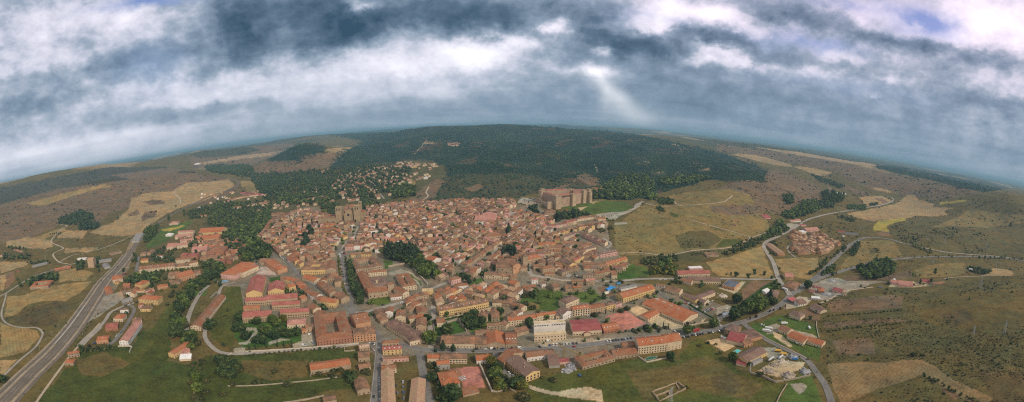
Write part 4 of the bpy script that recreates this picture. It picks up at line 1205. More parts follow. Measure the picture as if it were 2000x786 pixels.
B_('house',HO,'yellow three-storey house with orange hipped roof near the station','the yellow station house',[('X',113,622,172,630,211,548,9,'h','Y','o',w3)])
B_('house',HO,'brick house with orange roof next to the railway station',None,[('X',6,622,66,616,66,572,6,'g','B','o',{})])
B_('house',HO,'white-walled small house with brown hip roof below the yellow station house',None,[('X',32,682,94,672,92,628,6,'h','W','b',{})])
B_('house',HO,'long low orange-roofed house in front of the yellow station house',None,[('X',107,662,205,656,203,628,4.5,'g','C','o',{})])
B_('house',HO,'pink house with brown roof behind the yellow hotel',None,[('X',207,668,288,652,284,612,6,'g','P','b',{})])
B_('house',HO,'ochre flat-fronted house with pale orange roof behind the yellow hotel',None,[('X',316,634,412,616,404,585,6,'h','O','o',{})])
B_('hotel','hotel','big yellow hotel block with orange hipped roof above the villas','the yellow hotel',[('X',148,757,320,772,367,690,9.5,'h','Y','o',dict(win=('a',2.8,1.0,3.0),budget=60,chim=3))])
B_('ruined_factory','ruin','grey roofless concrete frame beside the villa estate',None,[('X',2,765,92,738,82,694,6.5,'f','G','g',dict(budget=18,win=('big',3.2,.9,3.1),chim=0))])
B_('apartment_block',AP,'very long cream apartment terrace with terracotta roof near the station','the long cream station terrace',[('X',148,486,472,448,466,390,9.5,'g','C','t',dict(win=('a',3.2,1.0,3.0),budget=90,chim=8,sky=10))])
B_('apartment_block',AP,'cream block with white gable and brown roof at end of station terrace',None,[('X',474,448,608,436,600,392,6,'g','C','b',w3),('X',606,436,684,418,682,364,10,'g','C','t',w3)])
B_('apartment_block',AP,'tall cream block behind the long station terrace',None,[('X',480,400,608,392,600,342,10,'g','C','t',w3)])
B_('apartment_block',AP,'ochre brick block with long orange roof above the tree-lined stream','the ochre brick block',[('X',518,562,652,522,640,445,9,'g','O','o',dict(budget=50,win=('b',3,1,3)))])
B_('apartment_block',AP,'brown stone block with dull roof beside the ochre brick block',None,[('X',413,537,512,530,505,468,8,'g','S','b',w3)])
B_('workshop','workshop','low brown workshop in front of the brown stone block',None,[('X',416,585,515,580,512,545,4,'g','S','b',{})])
B_('house',HO,'dark stone house at the stream end of the ochre brick block',None,[('X',650,510,706,500,700,450,6,'g','S','b',{})])
for k,(q,lab) in enumerate((((397,275,482,268,478,214),'front cream terrace of the pink-roofed estate'),((492,262,588,246,584,205),'second terrace of the pink-roofed estate, set back to one side'),((520,222,628,205,622,170),'third terrace of the pink-roofed estate, mid slope'),
                              ((472,178,632,160,630,125),'fourth terrace of the pink-roofed estate, long and low'),((498,135,634,125,632,96),'hindmost terrace of the pink-roofed estate'))):
    B_('terrace','terrace',lab,'the pink-roofed estate' if k == 2 else None,[('X',) + q + (8,'g','C','p',dict(budget=18,win=('a',3.4,1,3),chim=3))],'terraces of the pink-roofed estate')
B_('apartment_block',AP,'yellow block with orange roof behind the pink-roofed estate',None,[('X',688,142,900,128,896,75,8.5,'g','Y','o',dict(budget=30,chim=4))])
B_('apartment_block',AP,'low ochre block in front of the yellow block by the grove',None,[('X',648,200,868,180,860,138,7,'g','O','o',dict(budget=24,chim=3))])
B_('apartment_block',AP,'grey stone block among trees beside the grove',None,[('X',722,240,898,228,894,182,7,'g','S','b',dict(budget=20))])
B_('chapel','chapel','round brick chapel with dark red roof near the grove',None,[('X',522,350,578,346,576,300,8,'h','B','r',dict(budget=4,chim=0)),('X',584,358,678,352,676,302,9,'h','B','R',dict(budget=6,chim=0))])
B_('factory','factory','wide pink-walled building with mauve roof near the brick chapel',None,[('X',622,298,758,286,752,240,6.5,'g','P','p',dict(budget=14))])
B_('factory','factory','large brick building with red-brown roof beside the big grove',None,[('X',757,322,912,312,906,240,7,'h','B','t',dict(budget=14))])
B_('factory','factory','stone building with brown roof in front of the brick chapel',None,[('X',698,385,858,372,850,320,6,'g','S','b',dict(budget=14))])
for q,wl,rc,lab in (((160,330,210,326,206,288),'T','b','tan house with hipped roof between railway and gardens'),((219,322,250,320,247,266),'T','b','narrow tall tan house near the railway gardens'),((306,350,358,346,352,322),'W','t','small white house in the railway gardens'),
                       ((162,392,230,384,226,348),'Y','o','yellow house with orange roof beside station street'),((386,152,440,150,436,122),'W','w','white bungalow in the green fields by the railway'),((420,50,498,42,494,16),'C','p','cream villa with pink roof, up the line')):
    B_('house',HO,lab,None,[('X',) + q + (6,'h',wl,rc,dict(budget=10))])
# railway villas
B_('terrace','terrace','white-gabled terrace with mauve-brown roof beside the meadow','the white-gabled terrace',[('B',893,366,960,368,1020,214,7,'x','W','p',dict(budget=30,chim=0,dfix=52))])
B_('house',HO,'brown-roofed house at the far end of the white-gabled terrace',None,[('B',992,215,1062,205,1055,150,6.5,'h','C','b',{})])
B_('house',HO,'bright orange-roofed villa in the middle of the railway estate',None,[('B',846,185,918,188,914,132,5.5,'h','C','o',{})])
B_('house',HO,'dark red-roofed brick villa below the bright orange villa',None,[('B',790,262,882,252,884,190,6,'h','B','r',{})])
B_('house',HO,'villa with white-striped orange roof at the low end of the estate',None,[('B',722,352,810,348,810,290,6,'h','O','o',dict(sky=3))])
B_('house',HO,'white villa with grey-brown roof at the top of the estate',None,[('B',898,124,958,120,955,86,6,'g','W','m',{})])
B_('house',HO,'small yellow house with brown roof below the yellow hotel',None,[('B',1048,112,1122,112,1118,66,5,'h','Y','b',{})])
B_('house',HO,'lone stone house with orange roof beside the embankment track',None,[('B',510,458,596,446,590,402,6.5,'h','S','o',{})])
B_('shed','shed','small orange-roofed stone shed below the lone embankment house',None,[('B',484,514,550,514,556,466,4,'h','S','o',dict(budget=2,chim=0))])
B_('farmhouse','farmhouse','long orange-roofed farmhouse with curved yellow end in the meadow','the yellow meadow farm',[('B',1258,448,1302,462,1352,345,6,'x','Y','o',dict(budget=6,chim=1,dfix=30))])
B_('farm_shed','shed','pink and white lean-to beside the yellow meadow farm',None,[('B',1340,482,1425,478,1420,405,3,'m','C','w',dict(budget=0,chim=0,dfix=7)),('B',1330,440,1420,425,1420,400,3.4,'m','P','p',dict(budget=0,chim=0,dfix=6))])
B_('terrace','terrace','long brown-roofed terrace beside the pale parking street','the long brown terrace',[('O',373,646,393,647,426,556,6.5,'x','C','t',dict(budget=50,chim=0,dfix=92))])
# red-roofed quarter by the park
B_('apartment_block',AP,'red-roofed long block with a spine of yellow chimneys, end-on to the viewer','the red block with yellow chimneys',[('C',310,778,432,768,436,614,9,'x','Y','r',dict(budget=24,chim=6))])
B_('apartment_block',AP,'shorter red-roofed yellow block end-on next to the green patch',None,[('C',474,764,594,752,590,655,9,'x','Y','r',dict(budget=24,chim=4))])
RB = (((285,197,500,182,498,98),'front row of the red-roofed balcony blocks, nearest the park'),((566,164,780,152,778,82),'front balcony block with red roof on the convent side'),((504,106,712,92,706,28),'middle balcony block with dull red roof'),
      ((462,64,694,44,690,-28),'hindmost balcony block with long red roof'),((306,74,462,66,460,2),'back balcony block with red roof on the green strip side'))
for k,(q,lab) in enumerate(RB):
    B_('apartment_block',AP,lab,'the red balcony blocks' if k == 0 else None,[('D',) + q + (9,'g','T','r',dict(win=('c',3.0,.9,3.0),budget=60,chim=3))],'red-roofed balcony blocks')
B_('house',HO,'small bright orange-roofed house between the red balcony blocks',None,[('D',290,110,412,104,410,64,5,'g','O','o',{})])
B_('pavilion','pavilion','low cream pavilion with pinkish hipped roof beside the park',None,[('D',616,238,757,226,754,162,5.5,'h','C','p',{})])
B_('house',HO,'little orange annex between pavilion and brick convent',None,[('D',724,276,760,272,756,232,4.5,'h','O','o',dict(budget=3))])
B_('house',HO,'tall tan house against the brick convent wall',None,[('D',758,268,818,252,808,196,7,'g','T','b',{})])
B_('convent','convent','big brick convent with weathered tile roofs around a dark green patio','the brick convent',[('D',838,372,1105,338,1046,105,10,'g','B','t',dict(court=13,budget=70,inner=9,win=('a',3.2,1.2,3.2)))])
B_('apartment_block',AP,'salmon corner building with brown roof at the road junction','the salmon corner building',[('D',1112,342,1278,328,1244,225,10,'h','O','b',dict(win=('b',3.0,1.2,3.0),budget=30))])
B_('apartment_block',AP,'wide orange-roofed block between brick convent and avenue',None,[('D',1130,250,1240,225,1150,118,9,'g','O','t',dict(budget=10,sky=2))])
B_('barn','barn','long ruined stone barn with orange tile roof in the meadow','the long meadow barn',[('D',792,580,1092,536,1086,452,6,'g','S','o',dict(budget=10,chim=0,slope=.3))])
B_('house',HO,'stone house with striped hip roof at the junction, street side of the meadow',None,[('D',1158,425,1232,412,1226,345,6.5,'g','S','k',dict(sky=4))])
B_('house',HO,'plain brown-roofed stone house below the striped-roof house',None,[('D',1146,488,1232,482,1230,402,6,'g','S','b',{})])
B_('shed','shed','brown-tiled stone shed beside the long meadow barn',None,[('D',1152,560,1240,548,1236,490,5,'g','S','b',dict(budget=3))])
B_('barn','barn','brick barn with two rows of small rooflights beside the lower street',None,[('D',1140,738,1236,722,1232,598,6,'x','S','b',dict(budget=6,chim=0,sky=0))])
B_('barn','barn','broken brown-roofed barn at the bottom edge of the meadow',None,[('D',892,812,985,796,980,730,5,'g','S','b',dict(budget=3,chim=0))])
B_('house',HO,'terracotta hip-roofed corner house facing the junction',None,[('D',1326,392,1450,382,1448,318,8,'h','T','t',{})])
B_('house',HO,'house with red terrace roof behind the pink-fronted row',None,[('D',1328,438,1470,428,1466,385,7,'g','Y','r',dict(sky=4))])
B_('house',HO,'pink-fronted low row with terracotta roof near the junction',None,[('D',1330,492,1520,482,1514,438,5,'g','P','t',{})])
B_('house',HO,'cream house with mottled roof at the head of the long straw-roofed barns',None,[('D',1325,580,1430,568,1428,500,6.5,'g','C','t',{})])
B_('barn','barn','very long straw-coloured tiled barn along the front street','the long straw-roofed barn',[('D',1318,850,1425,845,1385,552,5,'x','S','k',dict(budget=4,chim=1,dfix=62))])
B_('barn','barn','second long straw-coloured barn, inner side of the car yard',None,[('O',799,800,829,800,816,722,5,'x','S','k',dict(budget=4,chim=0,dfix=34))])
B_('apartment_block',AP,'long dark-roofed cream terrace along the main road with a red patch','the dark-roofed road terrace',[('D',1350,238,1530,348,1500,208,6.5,'g','C','d',dict(budget=34,chim=4))])
B_('house',HO,'stone house with broad brown hip roof behind the junction',None,[('D',1282,178,1360,166,1355,82,6,'h','S','b',{})])
B_('house',HO,'cream house with red patch roof at the end of the dark-roofed terrace',None,[('G',4,368,132,338,126,240,6,'h','C','d',{})])
# plaza, seminary, convents along the avenue
B_('apartment_block',AP,'pink-cream block with orange hip roof beside the pool terrace','the block beside the pool terrace',[('C',122,630,228,642,272,502,10,'h','P','o',dict(budget=34,sky=3))])
B_('apartment_block',AP,'cream corner block with orange roof next to the tiled plaza',None,[('C',285,624,405,568,372,482,10.5,'h','C','o',dict(budget=34,sky=3))])
B_('apartment_block',AP,'ochre block with orange hip roof at the street side of the plaza','the ochre plaza block',[('C',545,600,617,578,560,470,9,'h','O','o',dict(budget=24,sky=4))])
B_('house',HO,'grey-brown house behind the tiled plaza',None,[('C',408,530,500,525,498,478,7,'g','S','b',{})])
B_('house',HO,'red brick block with three storeys opposite the seminary',None,[('C',616,502,672,504,668,436,10,'h','B','t',{})])
B_('house',HO,'tall brick house squeezed beside the seminary',None,[('C',672,486,712,472,706,424,10,'h','B','o',{})])
B_('seminary','seminary','large yellow-stone seminary with brown roofs around a planted patio','the seminary',[('C',722,604,905,596,908,442,10,'g','Y','b',dict(court=13,budget=70,win=('b',3.0,1.2,3.2))),('C',906,598,980,590,975,440,9,'x','S','t',dict(budget=8))])
B_('shed','shed','bright orange-roofed shed in the seminary forecourt',None,[('C',726,640,818,668,818,610,4.5,'g','C','o',{})])
B_('house',HO,'low stone block with brown roof below the seminary',None,[('C',912,652,996,645,988,585,6.5,'g','S','b',{})])
B_('convent','convent','upper avenue convent with long roofs around a sunken patio','the upper avenue convent',[('R',372,372,706,304,610,132,9,'g','S','b',dict(court=11,budget=50,inner=6))])
B_('convent_wing','convent','long terracotta-roofed convent wing lining the avenue',None,[('R',380,395,505,670,530,408,8.5,'g','S','t',dict(budget=20,chim=2))])
B_('convent_gallery','convent','white two-storey gallery between the two avenue convents',None,[('R',525,402,762,380,758,318,7.5,'g','C','t',dict(budget=30))])
B_('cloister','cloister','brown-roofed cloister sunk between the avenue convent wings',None,[('R',560,585,788,545,722,398,7,'g','C','m',dict(court=10,budget=6,inner=6))])
B_('convent_church','church','buttressed stone convent church with terracotta roof and low drum','the buttressed convent church',[('R',526,690,775,652,757,512,10,'g','S','t',dict(budget=16,win=('big',5,3,4))),('R',775,610,855,590,850,515,13,'h','S','t',dict(budget=4,chim=0))])
B_('house',HO,'white house with brown lean roof at the foot of the convent church',None,[('R',808,705,966,682,945,615,5,'g','W','t',{})])
B_('convent_wing','convent','cream convent wing end with gabled roof above the side street',None,[('R',966,690,1046,660,985,505,9,'x','C','t',dict(budget=14))])
B_('convent','convent','cream convent with red-brown roofs round a walled yard','the cream patio convent',[('R',962,592,1140,562,1040,352,8,'g','C','t',dict(court=9,budget=40,inner=5))])
B_('house',HO,'flat-roofed bright yellow cube house beside the side street','the yellow cube house',[('E',95,760,178,756,175,702,8,'f','Y','y',dict(budget=6,chim=0))])
B_('house',HO,'tall pale pink house with hip roof above the straight street',None,[('E',312,678,385,656,380,602,8,'h','P','t',{})])
B_('house',HO,'white house with brown roof beside the tall pale pink house',None,[('E',345,715,438,702,432,660,6,'h','W','t',{})])
B_('barn','barn','white-walled barn with orange roof above the convent garden',None,[('E',166,528,240,498,200,458,6,'x','W','o',dict(budget=3))])
# lower town
B_('apartment_block',AP,'bright yellow apartment terrace with many dormers and brown roof','the yellow dormer terrace',[('G',224,152,592,76,585,2,9,'g','Y','b',dict(win=('b',2.6,1.0,3.0),budget=90,chim=9,sky=9))])
B_('house',HO,'long cream house with brown roof behind the main road trees','the long cream road house',[('G',232,380,490,384,488,288,6,'g','C','b',dict(budget=34))])
B_('house',HO,'stone house with brown roof behind the walled lawn',None,[('G',578,256,700,246,696,190,8,'g','S','b',{})])
B_('house',HO,'low stone house between walled lawn and red workshops',None,[('G',492,300,612,288,604,242,6,'g','S','b',{})])
B_('workshop','workshop','cluster of orange-red workshop roofs on the main road','the orange workshops',[('G',570,388,715,384,710,268,5.5,'x','S','o',dict(budget=4)),('G',718,385,800,382,798,262,6,'g','S','t',dict(budget=4,sky=4)),('G',492,386,570,388,566,292,6,'g','S','b',dict(budget=6)),('G',800,300,890,275,880,250,5,'m','S','b',dict(budget=0,chim=0))])
B_('terrace','terrace','cream terrace with light orange roof behind the orange workshops',None,[('G',737,220,945,192,936,128,7.5,'g','C','o',dict(budget=26,chim=3,win=('b',3,1,3)))])
B_('apartment_block',AP,'cream block with orange roof behind the stepped cream hall',None,[('G',948,188,1090,166,1085,106,8,'g','C','o',dict(budget=24))])
B_('house',HO,'dark-roofed low house behind the stepped cream hall',None,[('G',1090,172,1142,172,1138,118,6,'g','C','m',{})])
B_('house',HO,'white narrow house with mauve roof behind the crimson hall',None,[('G',1142,180,1205,152,1150,85,9,'x','W','m',dict(budget=14))])
B_('civic_hall','hall','large stepped cream hall with straw-coloured flat roofs','the stepped cream hall',[('G',930,338,1166,322,1164,258,9,'m','C','y',dict(budget=28,chim=0,slope=.12,win=('b',3.2,1.0,4))),('G',928,280,1160,262,1142,172,13.5,'f','W','y',dict(budget=16,chim=0,win=('c',2.6,10.6,4)))])
B_('sports_hall','sports hall','sports hall with broad crimson sheet roof','the crimson sports hall',[('G',1215,292,1430,280,1402,165,6.5,'g','C','R',dict(budget=14,chim=0,slope=.16,win=('c',3.0,1,3))),('G',1300,296,1345,292,1342,270,4,'x','C','R',dict(budget=0,chim=0,dfix=5))])
B_('changing_rooms','pavilion','low brick pavilion with orange roof beside the large pink pitch',None,[('G',1448,280,1565,262,1528,188,5,'g','B','o',dict(budget=6,chim=0,sky=5))])
B_('house',HO,'cream balcony block with orange hip roof above the large pink pitch','the orange hip-roofed balcony block',[('V',662,782,855,756,832,645,10,'h','C','o',dict(budget=34,sky=5,win=('big',3,1,3)))])
B_('house',HO,'plain tan block with terracotta roof above the large pink pitch',None,[('V',857,755,1020,722,1012,622,8,'g','T','t',dict(budget=26))])
B_('house',HO,'yellow gabled house with dark roof above the school yard',None,[('V',1022,715,1135,690,1118,612,7,'h','Y','d',{})])
B_('house',HO,'pinkish house with dark roof at the school crossing',None,[('V',1136,690,1206,668,1190,606,6,'g','P','m',{})])
B_('house',HO,'cream house with clustered mauve hip roofs beside the green orchard','the mauve hip-roofed house',[('V',592,705,735,640,655,545,9,'h','C','m',dict(budget=24)),('V',545,640,600,690,640,585,9,'h','C','m',dict(budget=12))])
B_('house',HO,'white house with dark roof squeezed before the mauve hip-roofed house',None,[('V',508,785,645,785,628,690,9,'g','W','d',{})])
B_('apartment_block',AP,'long cream block with orange roof behind the school','the long block behind the school',[('S',240,217,648,90,560,22,8.5,'g','Y','o',dict(budget=60,chim=4,sky=3,win=('b',3.0,1,3),dfix=15))])
B_('shed','shed','low grey sheet hall behind the long cream school block',None,[('S',215,62,420,20,400,-30,4,'g','W','g',dict(budget=0,chim=0))])
sr,sf = B_('school','school','large cream school with broad orange roof and sawtooth skylights','the orange-roofed school',[('S',500,262,1008,498,1228,356,5.5,'g','C','o',dict(budget=24,chim=1,slope=.22,win=('c',3.2,1,3))),
    ('S',560,452,745,352,620,290,4.2,'g','C','o',dict(budget=6,chim=0,slope=.25)),('S',478,410,580,448,640,402,3.8,'g','C','o',dict(budget=4,chim=0,slope=.25)),('S',482,260,600,298,640,200,5.0,'m','C','o',dict(budget=5,chim=0,slope=.15))])
_skm = [WA['C'],flat('skylight_pane',(.62,.66,.68),.2,.5),WA['G']]
for k in range(5):
    x0,y0 = 650 + k * 88,178 + k * 43.5
    p = np.array(hz(*tp('S',x0,y0),sf.z + 9.0)); q = np.array(hz(*tp('S',x0 + 50,y0 - 55),sf.z + 9.0))
    m_ = MB(); m_.add([(-2.6,0,-1.5),(2.6,0,-1.5),(2.6,9,-1.5),(-2.6,9,-1.5),(-2.6,0,.6),(2.6,0,.6),(2.6,9,2.4),(-2.6,9,2.4)],[(3,2,1,0),(0,1,5,4),(1,2,6,5),(2,3,7,6),(3,0,4,7),(4,5,6,7)],0); m_.m[-1] = 2
    m_.box(-2.3,2.3,-.05,3.2,.62,1.2,1)
    put(sr,sf,Frame(p[0],p[1],sf.z + 6.2,atan2(q[1] - p[1],q[0] - p[0]) - pi / 2),'skylight',m_.mesh('skylight',_skm),0,0,0)
B_('apartment_block',AP,'four-storey cream block with big orange roof on the near side of the main road','the big cream road block',[('I',175,432,390,408,370,285,12,'g','C','o',dict(budget=56,chim=5,sky=3,win=('b',2.6,1,3))),('I',392,407,498,386,440,268,12,'g','C','o',dict(budget=14,chim=2,win=('d',3.4,1,3)))])
B_('apartment_block',AP,'low red-roofed block against the big cream road block',None,[('I',-10,470,172,448,165,370,5,'g','S','t',dict(budget=8)),('I',60,402,150,392,146,350,6,'g','S','t',dict(budget=4))])
B_('farm','farm','old farm with terracotta roofs round a ruined yard beside the meadow','the old walled farm',[('G',1288,548,1530,484,1526,375,5,'g','S','t',dict(court=9,budget=12,inner=3))])
B_('school','school','two-storey cream school wing with brown roof above the small pink pitch','the small school',[('G',232,500,428,502,428,420,7,'g','C','b',dict(budget=28,chim=1,win=('c',2.6,.9,3.2))),('G',134,492,232,494,230,428,6,'g','C','o',dict(budget=8))])
B_('convent','convent','grey-walled old house with rambling orange roofs beside the small pink pitch',None,[('G',245,712,378,692,366,545,8,'h','G','o',dict(budget=22,chim=2)),('G',206,548,300,540,286,468,7,'g','G','o',dict(budget=6)),('G',318,640,392,628,372,530,6.5,'h','G','t',dict(budget=4))])
B_('house',HO,'crumbling white house with orange roof on the near road side',None,[('G',500,505,602,496,596,425,5,'g','W','o',{})])
B_('shed','shed','thin orange-tiled shed at the foot of the small pink pitch',None,[('G',400,752,520,722,516,706,2.6,'m','S','t',dict(budget=0,chim=0))])
B_('apartment_block',AP,'big yellow works block with long brown roof and dormers, end-on to the meadow','the brown-roofed yellow works',[('G',703,512,866,642,990,566,8,'g','Y','m',dict(budget=40,chim=4,win=('big',3.2,1,3.4)))])
B_('workshop','workshop','terracotta-roofed wing on the road side of the yellow works',None,[('G',650,500,705,532,862,432,7,'g','T','t',dict(budget=8,dfix=24)),])
B_('house',HO,'white block with terracotta roof between works and builders yard',None,[('G',876,486,1008,468,1000,390,6,'g','W','t',dict(budget=18)),('G',1010,462,1080,452,1076,388,5,'g','W','t',dict(budget=6))])
B_('shed','shed','grey lean shed in the scrapyard beside the works',None,[('G',1040,535,1118,530,1100,446,4,'m','G','m',dict(budget=0,chim=0))])
B_('shed','shed','red striped open shed in the scrapyard',None,[('G',1112,508,1190,498,1186,462,3.5,'m','P','R',dict(budget=0,chim=0))])
# right side industry
B_('office','office','tan two-storey office with brown hip roof at the main road bend','the tan road office',[('U',70,648,178,680,298,602,6.5,'h','T','m',dict(budget=24,win=('b',3,1,3)))])
B_('warehouse','warehouse','wide dark sheet-roofed warehouse behind the tan road office',None,[('U',250,752,430,702,345,612,5,'m','O','d',dict(budget=0,chim=0,slope=.12))])
B_('open_shed','shed','crimson-roofed open shed beside the dark warehouse',None,[('I',832,345,955,372,905,292,5,'g','C','R',dict(budget=0,chim=0,dfix=20))])
B_('house',HO,'small orange brick house at the corner of the dark warehouse',None,[('I',965,382,1030,366,1020,336,5,'g','O','b',{})])
B_('warehouse','warehouse','yellow warehouse with mauve-brown gable roof beside the builders yard','the yellow warehouse',[('I',985,520,1132,442,1062,366,6,'g','Y','m',dict(budget=12,chim=0,win=('d',3.6,3,3)))])
B_('shed','shed','crimson lean-to at the end of the yellow warehouse',None,[('I',905,512,980,528,985,490,3,'m','C','R',dict(budget=0,chim=0,dfix=7))])
B_('shed','shed','grey flat annex in front of the yellow warehouse',None,[('I',1032,520,1104,486,1080,455,4,'f','G','g',dict(budget=0,chim=0))])
B_('depot','depot','long low cream depot with orange and brown roofs on the green slope','the long cream depot',[('U',668,702,822,768,862,675,5,'g','C','o',dict(budget=10,chim=0)),('U',583,632,672,668,712,600,4.5,'g','C','t',dict(budget=4,chim=0)),('U',848,745,1003,790,1004,712,5,'g','C','o',dict(budget=8,chim=0))])
B_('house',HO,'square cream house with brown hip roof and red garage door above the depot',None,[('U',688,492,796,527,840,462,6,'h','C','m',{})])
B_('house',HO,'cream barn-like house with mauve roof at the brown garden',None,[('U',892,412,990,464,1020,402,5.5,'g','C','m',dict(budget=3))])
B_('petrol_kiosk','kiosk','white petrol station kiosk with brown roof near the junction','the petrol station',[('U',782,388,862,368,830,325,3.2,'m','W','d',dict(budget=6,chim=0))])
B_('shed','shed','white flat-roofed shed with red doors above the petrol station',None,[('U',906,328,994,332,992,296,3.5,'f','W','w',dict(budget=4,chim=0))])
B_('restaurant','restaurant','low brown hip-roofed restaurant beside the junction','the brown restaurant',[('U',482,306,572,320,624,245,4,'h','C','m',{}),('U',470,275,520,255,510,232,3.2,'m','W','w',dict(budget=0,chim=0))])
B_('pump_house','garage','small cream garage with blue doors in the triangle field',None,[('U',656,132,735,134,737,70,5,'g','Y','p',dict(budget=2,chim=0))])
B_('barn','barn','old brown stone barn in the road fork','the barn in the road fork',[('U',742,244,805,190,700,142,4.5,'h','S','b',dict(budget=4,chim=0))])
B_('office','office','orange office with blue-grey roof and white solar strips','the blue-grey roofed office',[('U',45,208,165,238,232,157,5,'f','O','s',dict(budget=16,chim=0))])
B_('warehouse','warehouse','long mauve-brown warehouse with yellow front behind the school','the mauve warehouse',[('S',1215,200,1420,120,1395,30,6,'g','C','m',dict(budget=6,chim=0)),('S',1010,155,1160,230,1210,160,6,'g','Y','m',dict(budget=10,chim=0))])
B_('workshop','workshop','row of red-roofed cream workshops beside the stubble field','the red-roofed workshops',[('H',475,617,570,615,565,570,5.5,'g','C','r',dict(budget=6,chim=0,dfix=14)),('H',572,615,640,614,638,570,5.5,'g','C','r',dict(budget=5,chim=0,dfix=14)),('H',642,613,712,612,708,568,5.5,'g','C','r',dict(budget=5,chim=0,dfix=14)),('H',560,575,660,570,655,548,5,'f','P','w',dict(budget=0,chim=0,dfix=10))])
B_('terrace','terrace','brown-roofed terrace in front of the red-roofed workshops',None,[('H',548,662,790,672,788,618,6,'g','C','m',dict(budget=20,chim=3))])
B_('house',HO,'cream gabled house beside the brown terrace',None,[('H',490,664,572,682,582,640,6,'g','C','t',{})])
B_('house',HO,'cream farm house with brown roof behind the school lane',None,[('H',372,728,482,758,490,702,6,'g','C','b',dict(budget=8))])
B_('shed','shed','dark greenhouse-like shed beside the school lane',None,[('H',310,690,372,700,370,672,3.5,'g','W','t',{})])
B_('apartment_block',AP,'cream terrace with orange dormered roof at the edge of the grassy hill','the terrace at the grassy hill',[('V',1046,252,1266,186,1240,118,7,'g','Y','o',dict(budget=40,sky=7,chim=2,win=('b',2.8,1,3)))])
B_('ruined_house','ruin','round ruined stone farm in the bushes below the grassy hill',None,[('H',690,470,778,468,770,430,4,'f','S','b',dict(budget=2,chim=0,dfix=16))])
B_('shed','shed','crimson-roofed farm shed on the flank of the grassy hill',None,[('H',1122,182,1166,184,1190,148,4,'g','P','R',dict(budget=0,chim=0))])
B_('shed','shed','small orange shed on the grassy hill',None,[('H',880,192,928,208,932,188,3,'g','S','o',dict(budget=0,chim=0,dfix=8))])
B_('hut','hut','ruined stone hut with blue tarpaulin on the grassy hill',None,[('H',850,215,905,240,910,212,3,'g','S','b',dict(budget=0,chim=0,dfix=8))])
B_('yard_hall','warehouse','white and cream sheds beside the far valley road',None,[('H',1318,208,1390,204,1396,184,4,'g','W','p',dict(budget=2,chim=0))])
B_('yard_hall','warehouse','wide pink-red roofed hall beside the far valley road','the pink-red valley hall',[('H',1432,278,1526,275,1520,245,5,'g','P','p',dict(budget=0,chim=0)),('H',1392,238,1430,238,1428,220,4,'f','P','R',dict(budget=0,chim=0))])
B_('yard_hall','warehouse','white box hall beside the pink-red valley hall',None,[('H',1396,295,1430,292,1428,262,6,'f','W','w',dict(budget=0,chim=0,dfix=12))])
B_('terrace','terrace','column of ochre terraced houses climbing beside the valley road','the ochre terraced column',[('H',1216,462,1270,462,1272,335,6,'x','O','k',dict(budget=14,chim=0,dfix=62))])
B_('farm_hall','farm','pink-roofed farm hall with pale yard in the right valley','the pink valley farm',[('J',532,672,700,674,698,652,4.5,'g','P','p',dict(budget=4,chim=0)),('J',590,688,700,690,698,672,4,'g','P','p',dict(budget=0,chim=0,dfix=8))])
B_('farm_hall','farm','dark red-roofed barn beside the pink valley farm',None,[('J',752,668,822,668,818,642,5,'g','C','R',dict(budget=3,chim=0,dfix=14))])
B_('farm_hall','farm','low brown stone barn at the end of the valley farm',None,[('J',845,682,940,668,935,646,3.5,'g','S','b',dict(budget=0,chim=0,dfix=9))])
B_('hut','hut','tiny blue-grey hut in the rough ground before the valley farm',None,[('J',444,698,470,700,468,684,2.6,'g','G','s',dict(budget=0,chim=0,dfix=4))])
B_('hut','hut','lone white hut in the hedged plot of the right valley',None,[('J',1118,566,1150,567,1148,556,2.8,'g','W','w',dict(budget=0,chim=0,dfix=5))])
B_('yard_hall','warehouse','crimson-roofed scrapyard hall near the road fork',None,[('U',1106,248,1205,268,1192,205,4,'g','P','R',dict(budget=0,chim=0,dfix=12))])
B_('open_shed','shed','small orange-roofed shed standing in the scrapyard',None,[('U',972,262,1030,264,1050,214,4,'h','B','o',dict(budget=0,chim=0,dfix=11))])
B_('water_tower','tower','small square cream tower at the edge of the scrapyard',None,[('U',1210,292,1240,292,1240,240,8,'f','C','k',dict(budget=2,chim=0,dfix=6))])
B_('yard_hall','warehouse','solar-panelled works with red end roof in the right valley',None,[('J',138,288,190,296,188,262,4,'g','C','R',dict(budget=0,chim=0,dfix=12)),('J',195,300,292,306,290,272,4,'f','G','s',dict(budget=0,chim=0,dfix=14))])
B_('hut','hut','white hut below the solar-panelled works',None,[('J',175,318,192,318,192,306,3,'f','W','w',dict(budget=0,chim=0,dfix=4))])
B_('farm_hall','farm','far white-roofed farm hall in the upper right valley',None,[('Ld',715,560,752,578,760,570,5,'g','C','k',dict(budget=0,chim=0,dfix=14))])
B_('farm_hall','farm','far silver-roofed greenhouse in the upper right valley',None,[('Ld',785,597,842,602,840,592,4,'g','W','w',dict(budget=0,chim=0,dfix=14))])
B_('country_house','house','pinkish country house among trees behind the castle',None,[('P',1230,195,1385,205,1380,150,7,'g','P','t',dict(budget=8))])
B_('chapel','chapel','lone white chapel on the slope above the town','the lone white chapel',[('Y',1052,398,1096,396,1092,370,7,'x','W','w',dict(budget=3,chim=0,dfix=10))])
B_('apartment_block',AP,'long brick terrace among trees behind the cathedral','the long brick terrace behind the cathedral',[('Q',690,125,735,120,560,15,7,'x','O','t',dict(budget=20,chim=0,dfix=75))])
B_('house',HO,'white house with terracotta hip roof just behind the cathedral lantern',None,[('Q',742,178,812,176,806,128,7,'h','W','t',{})])
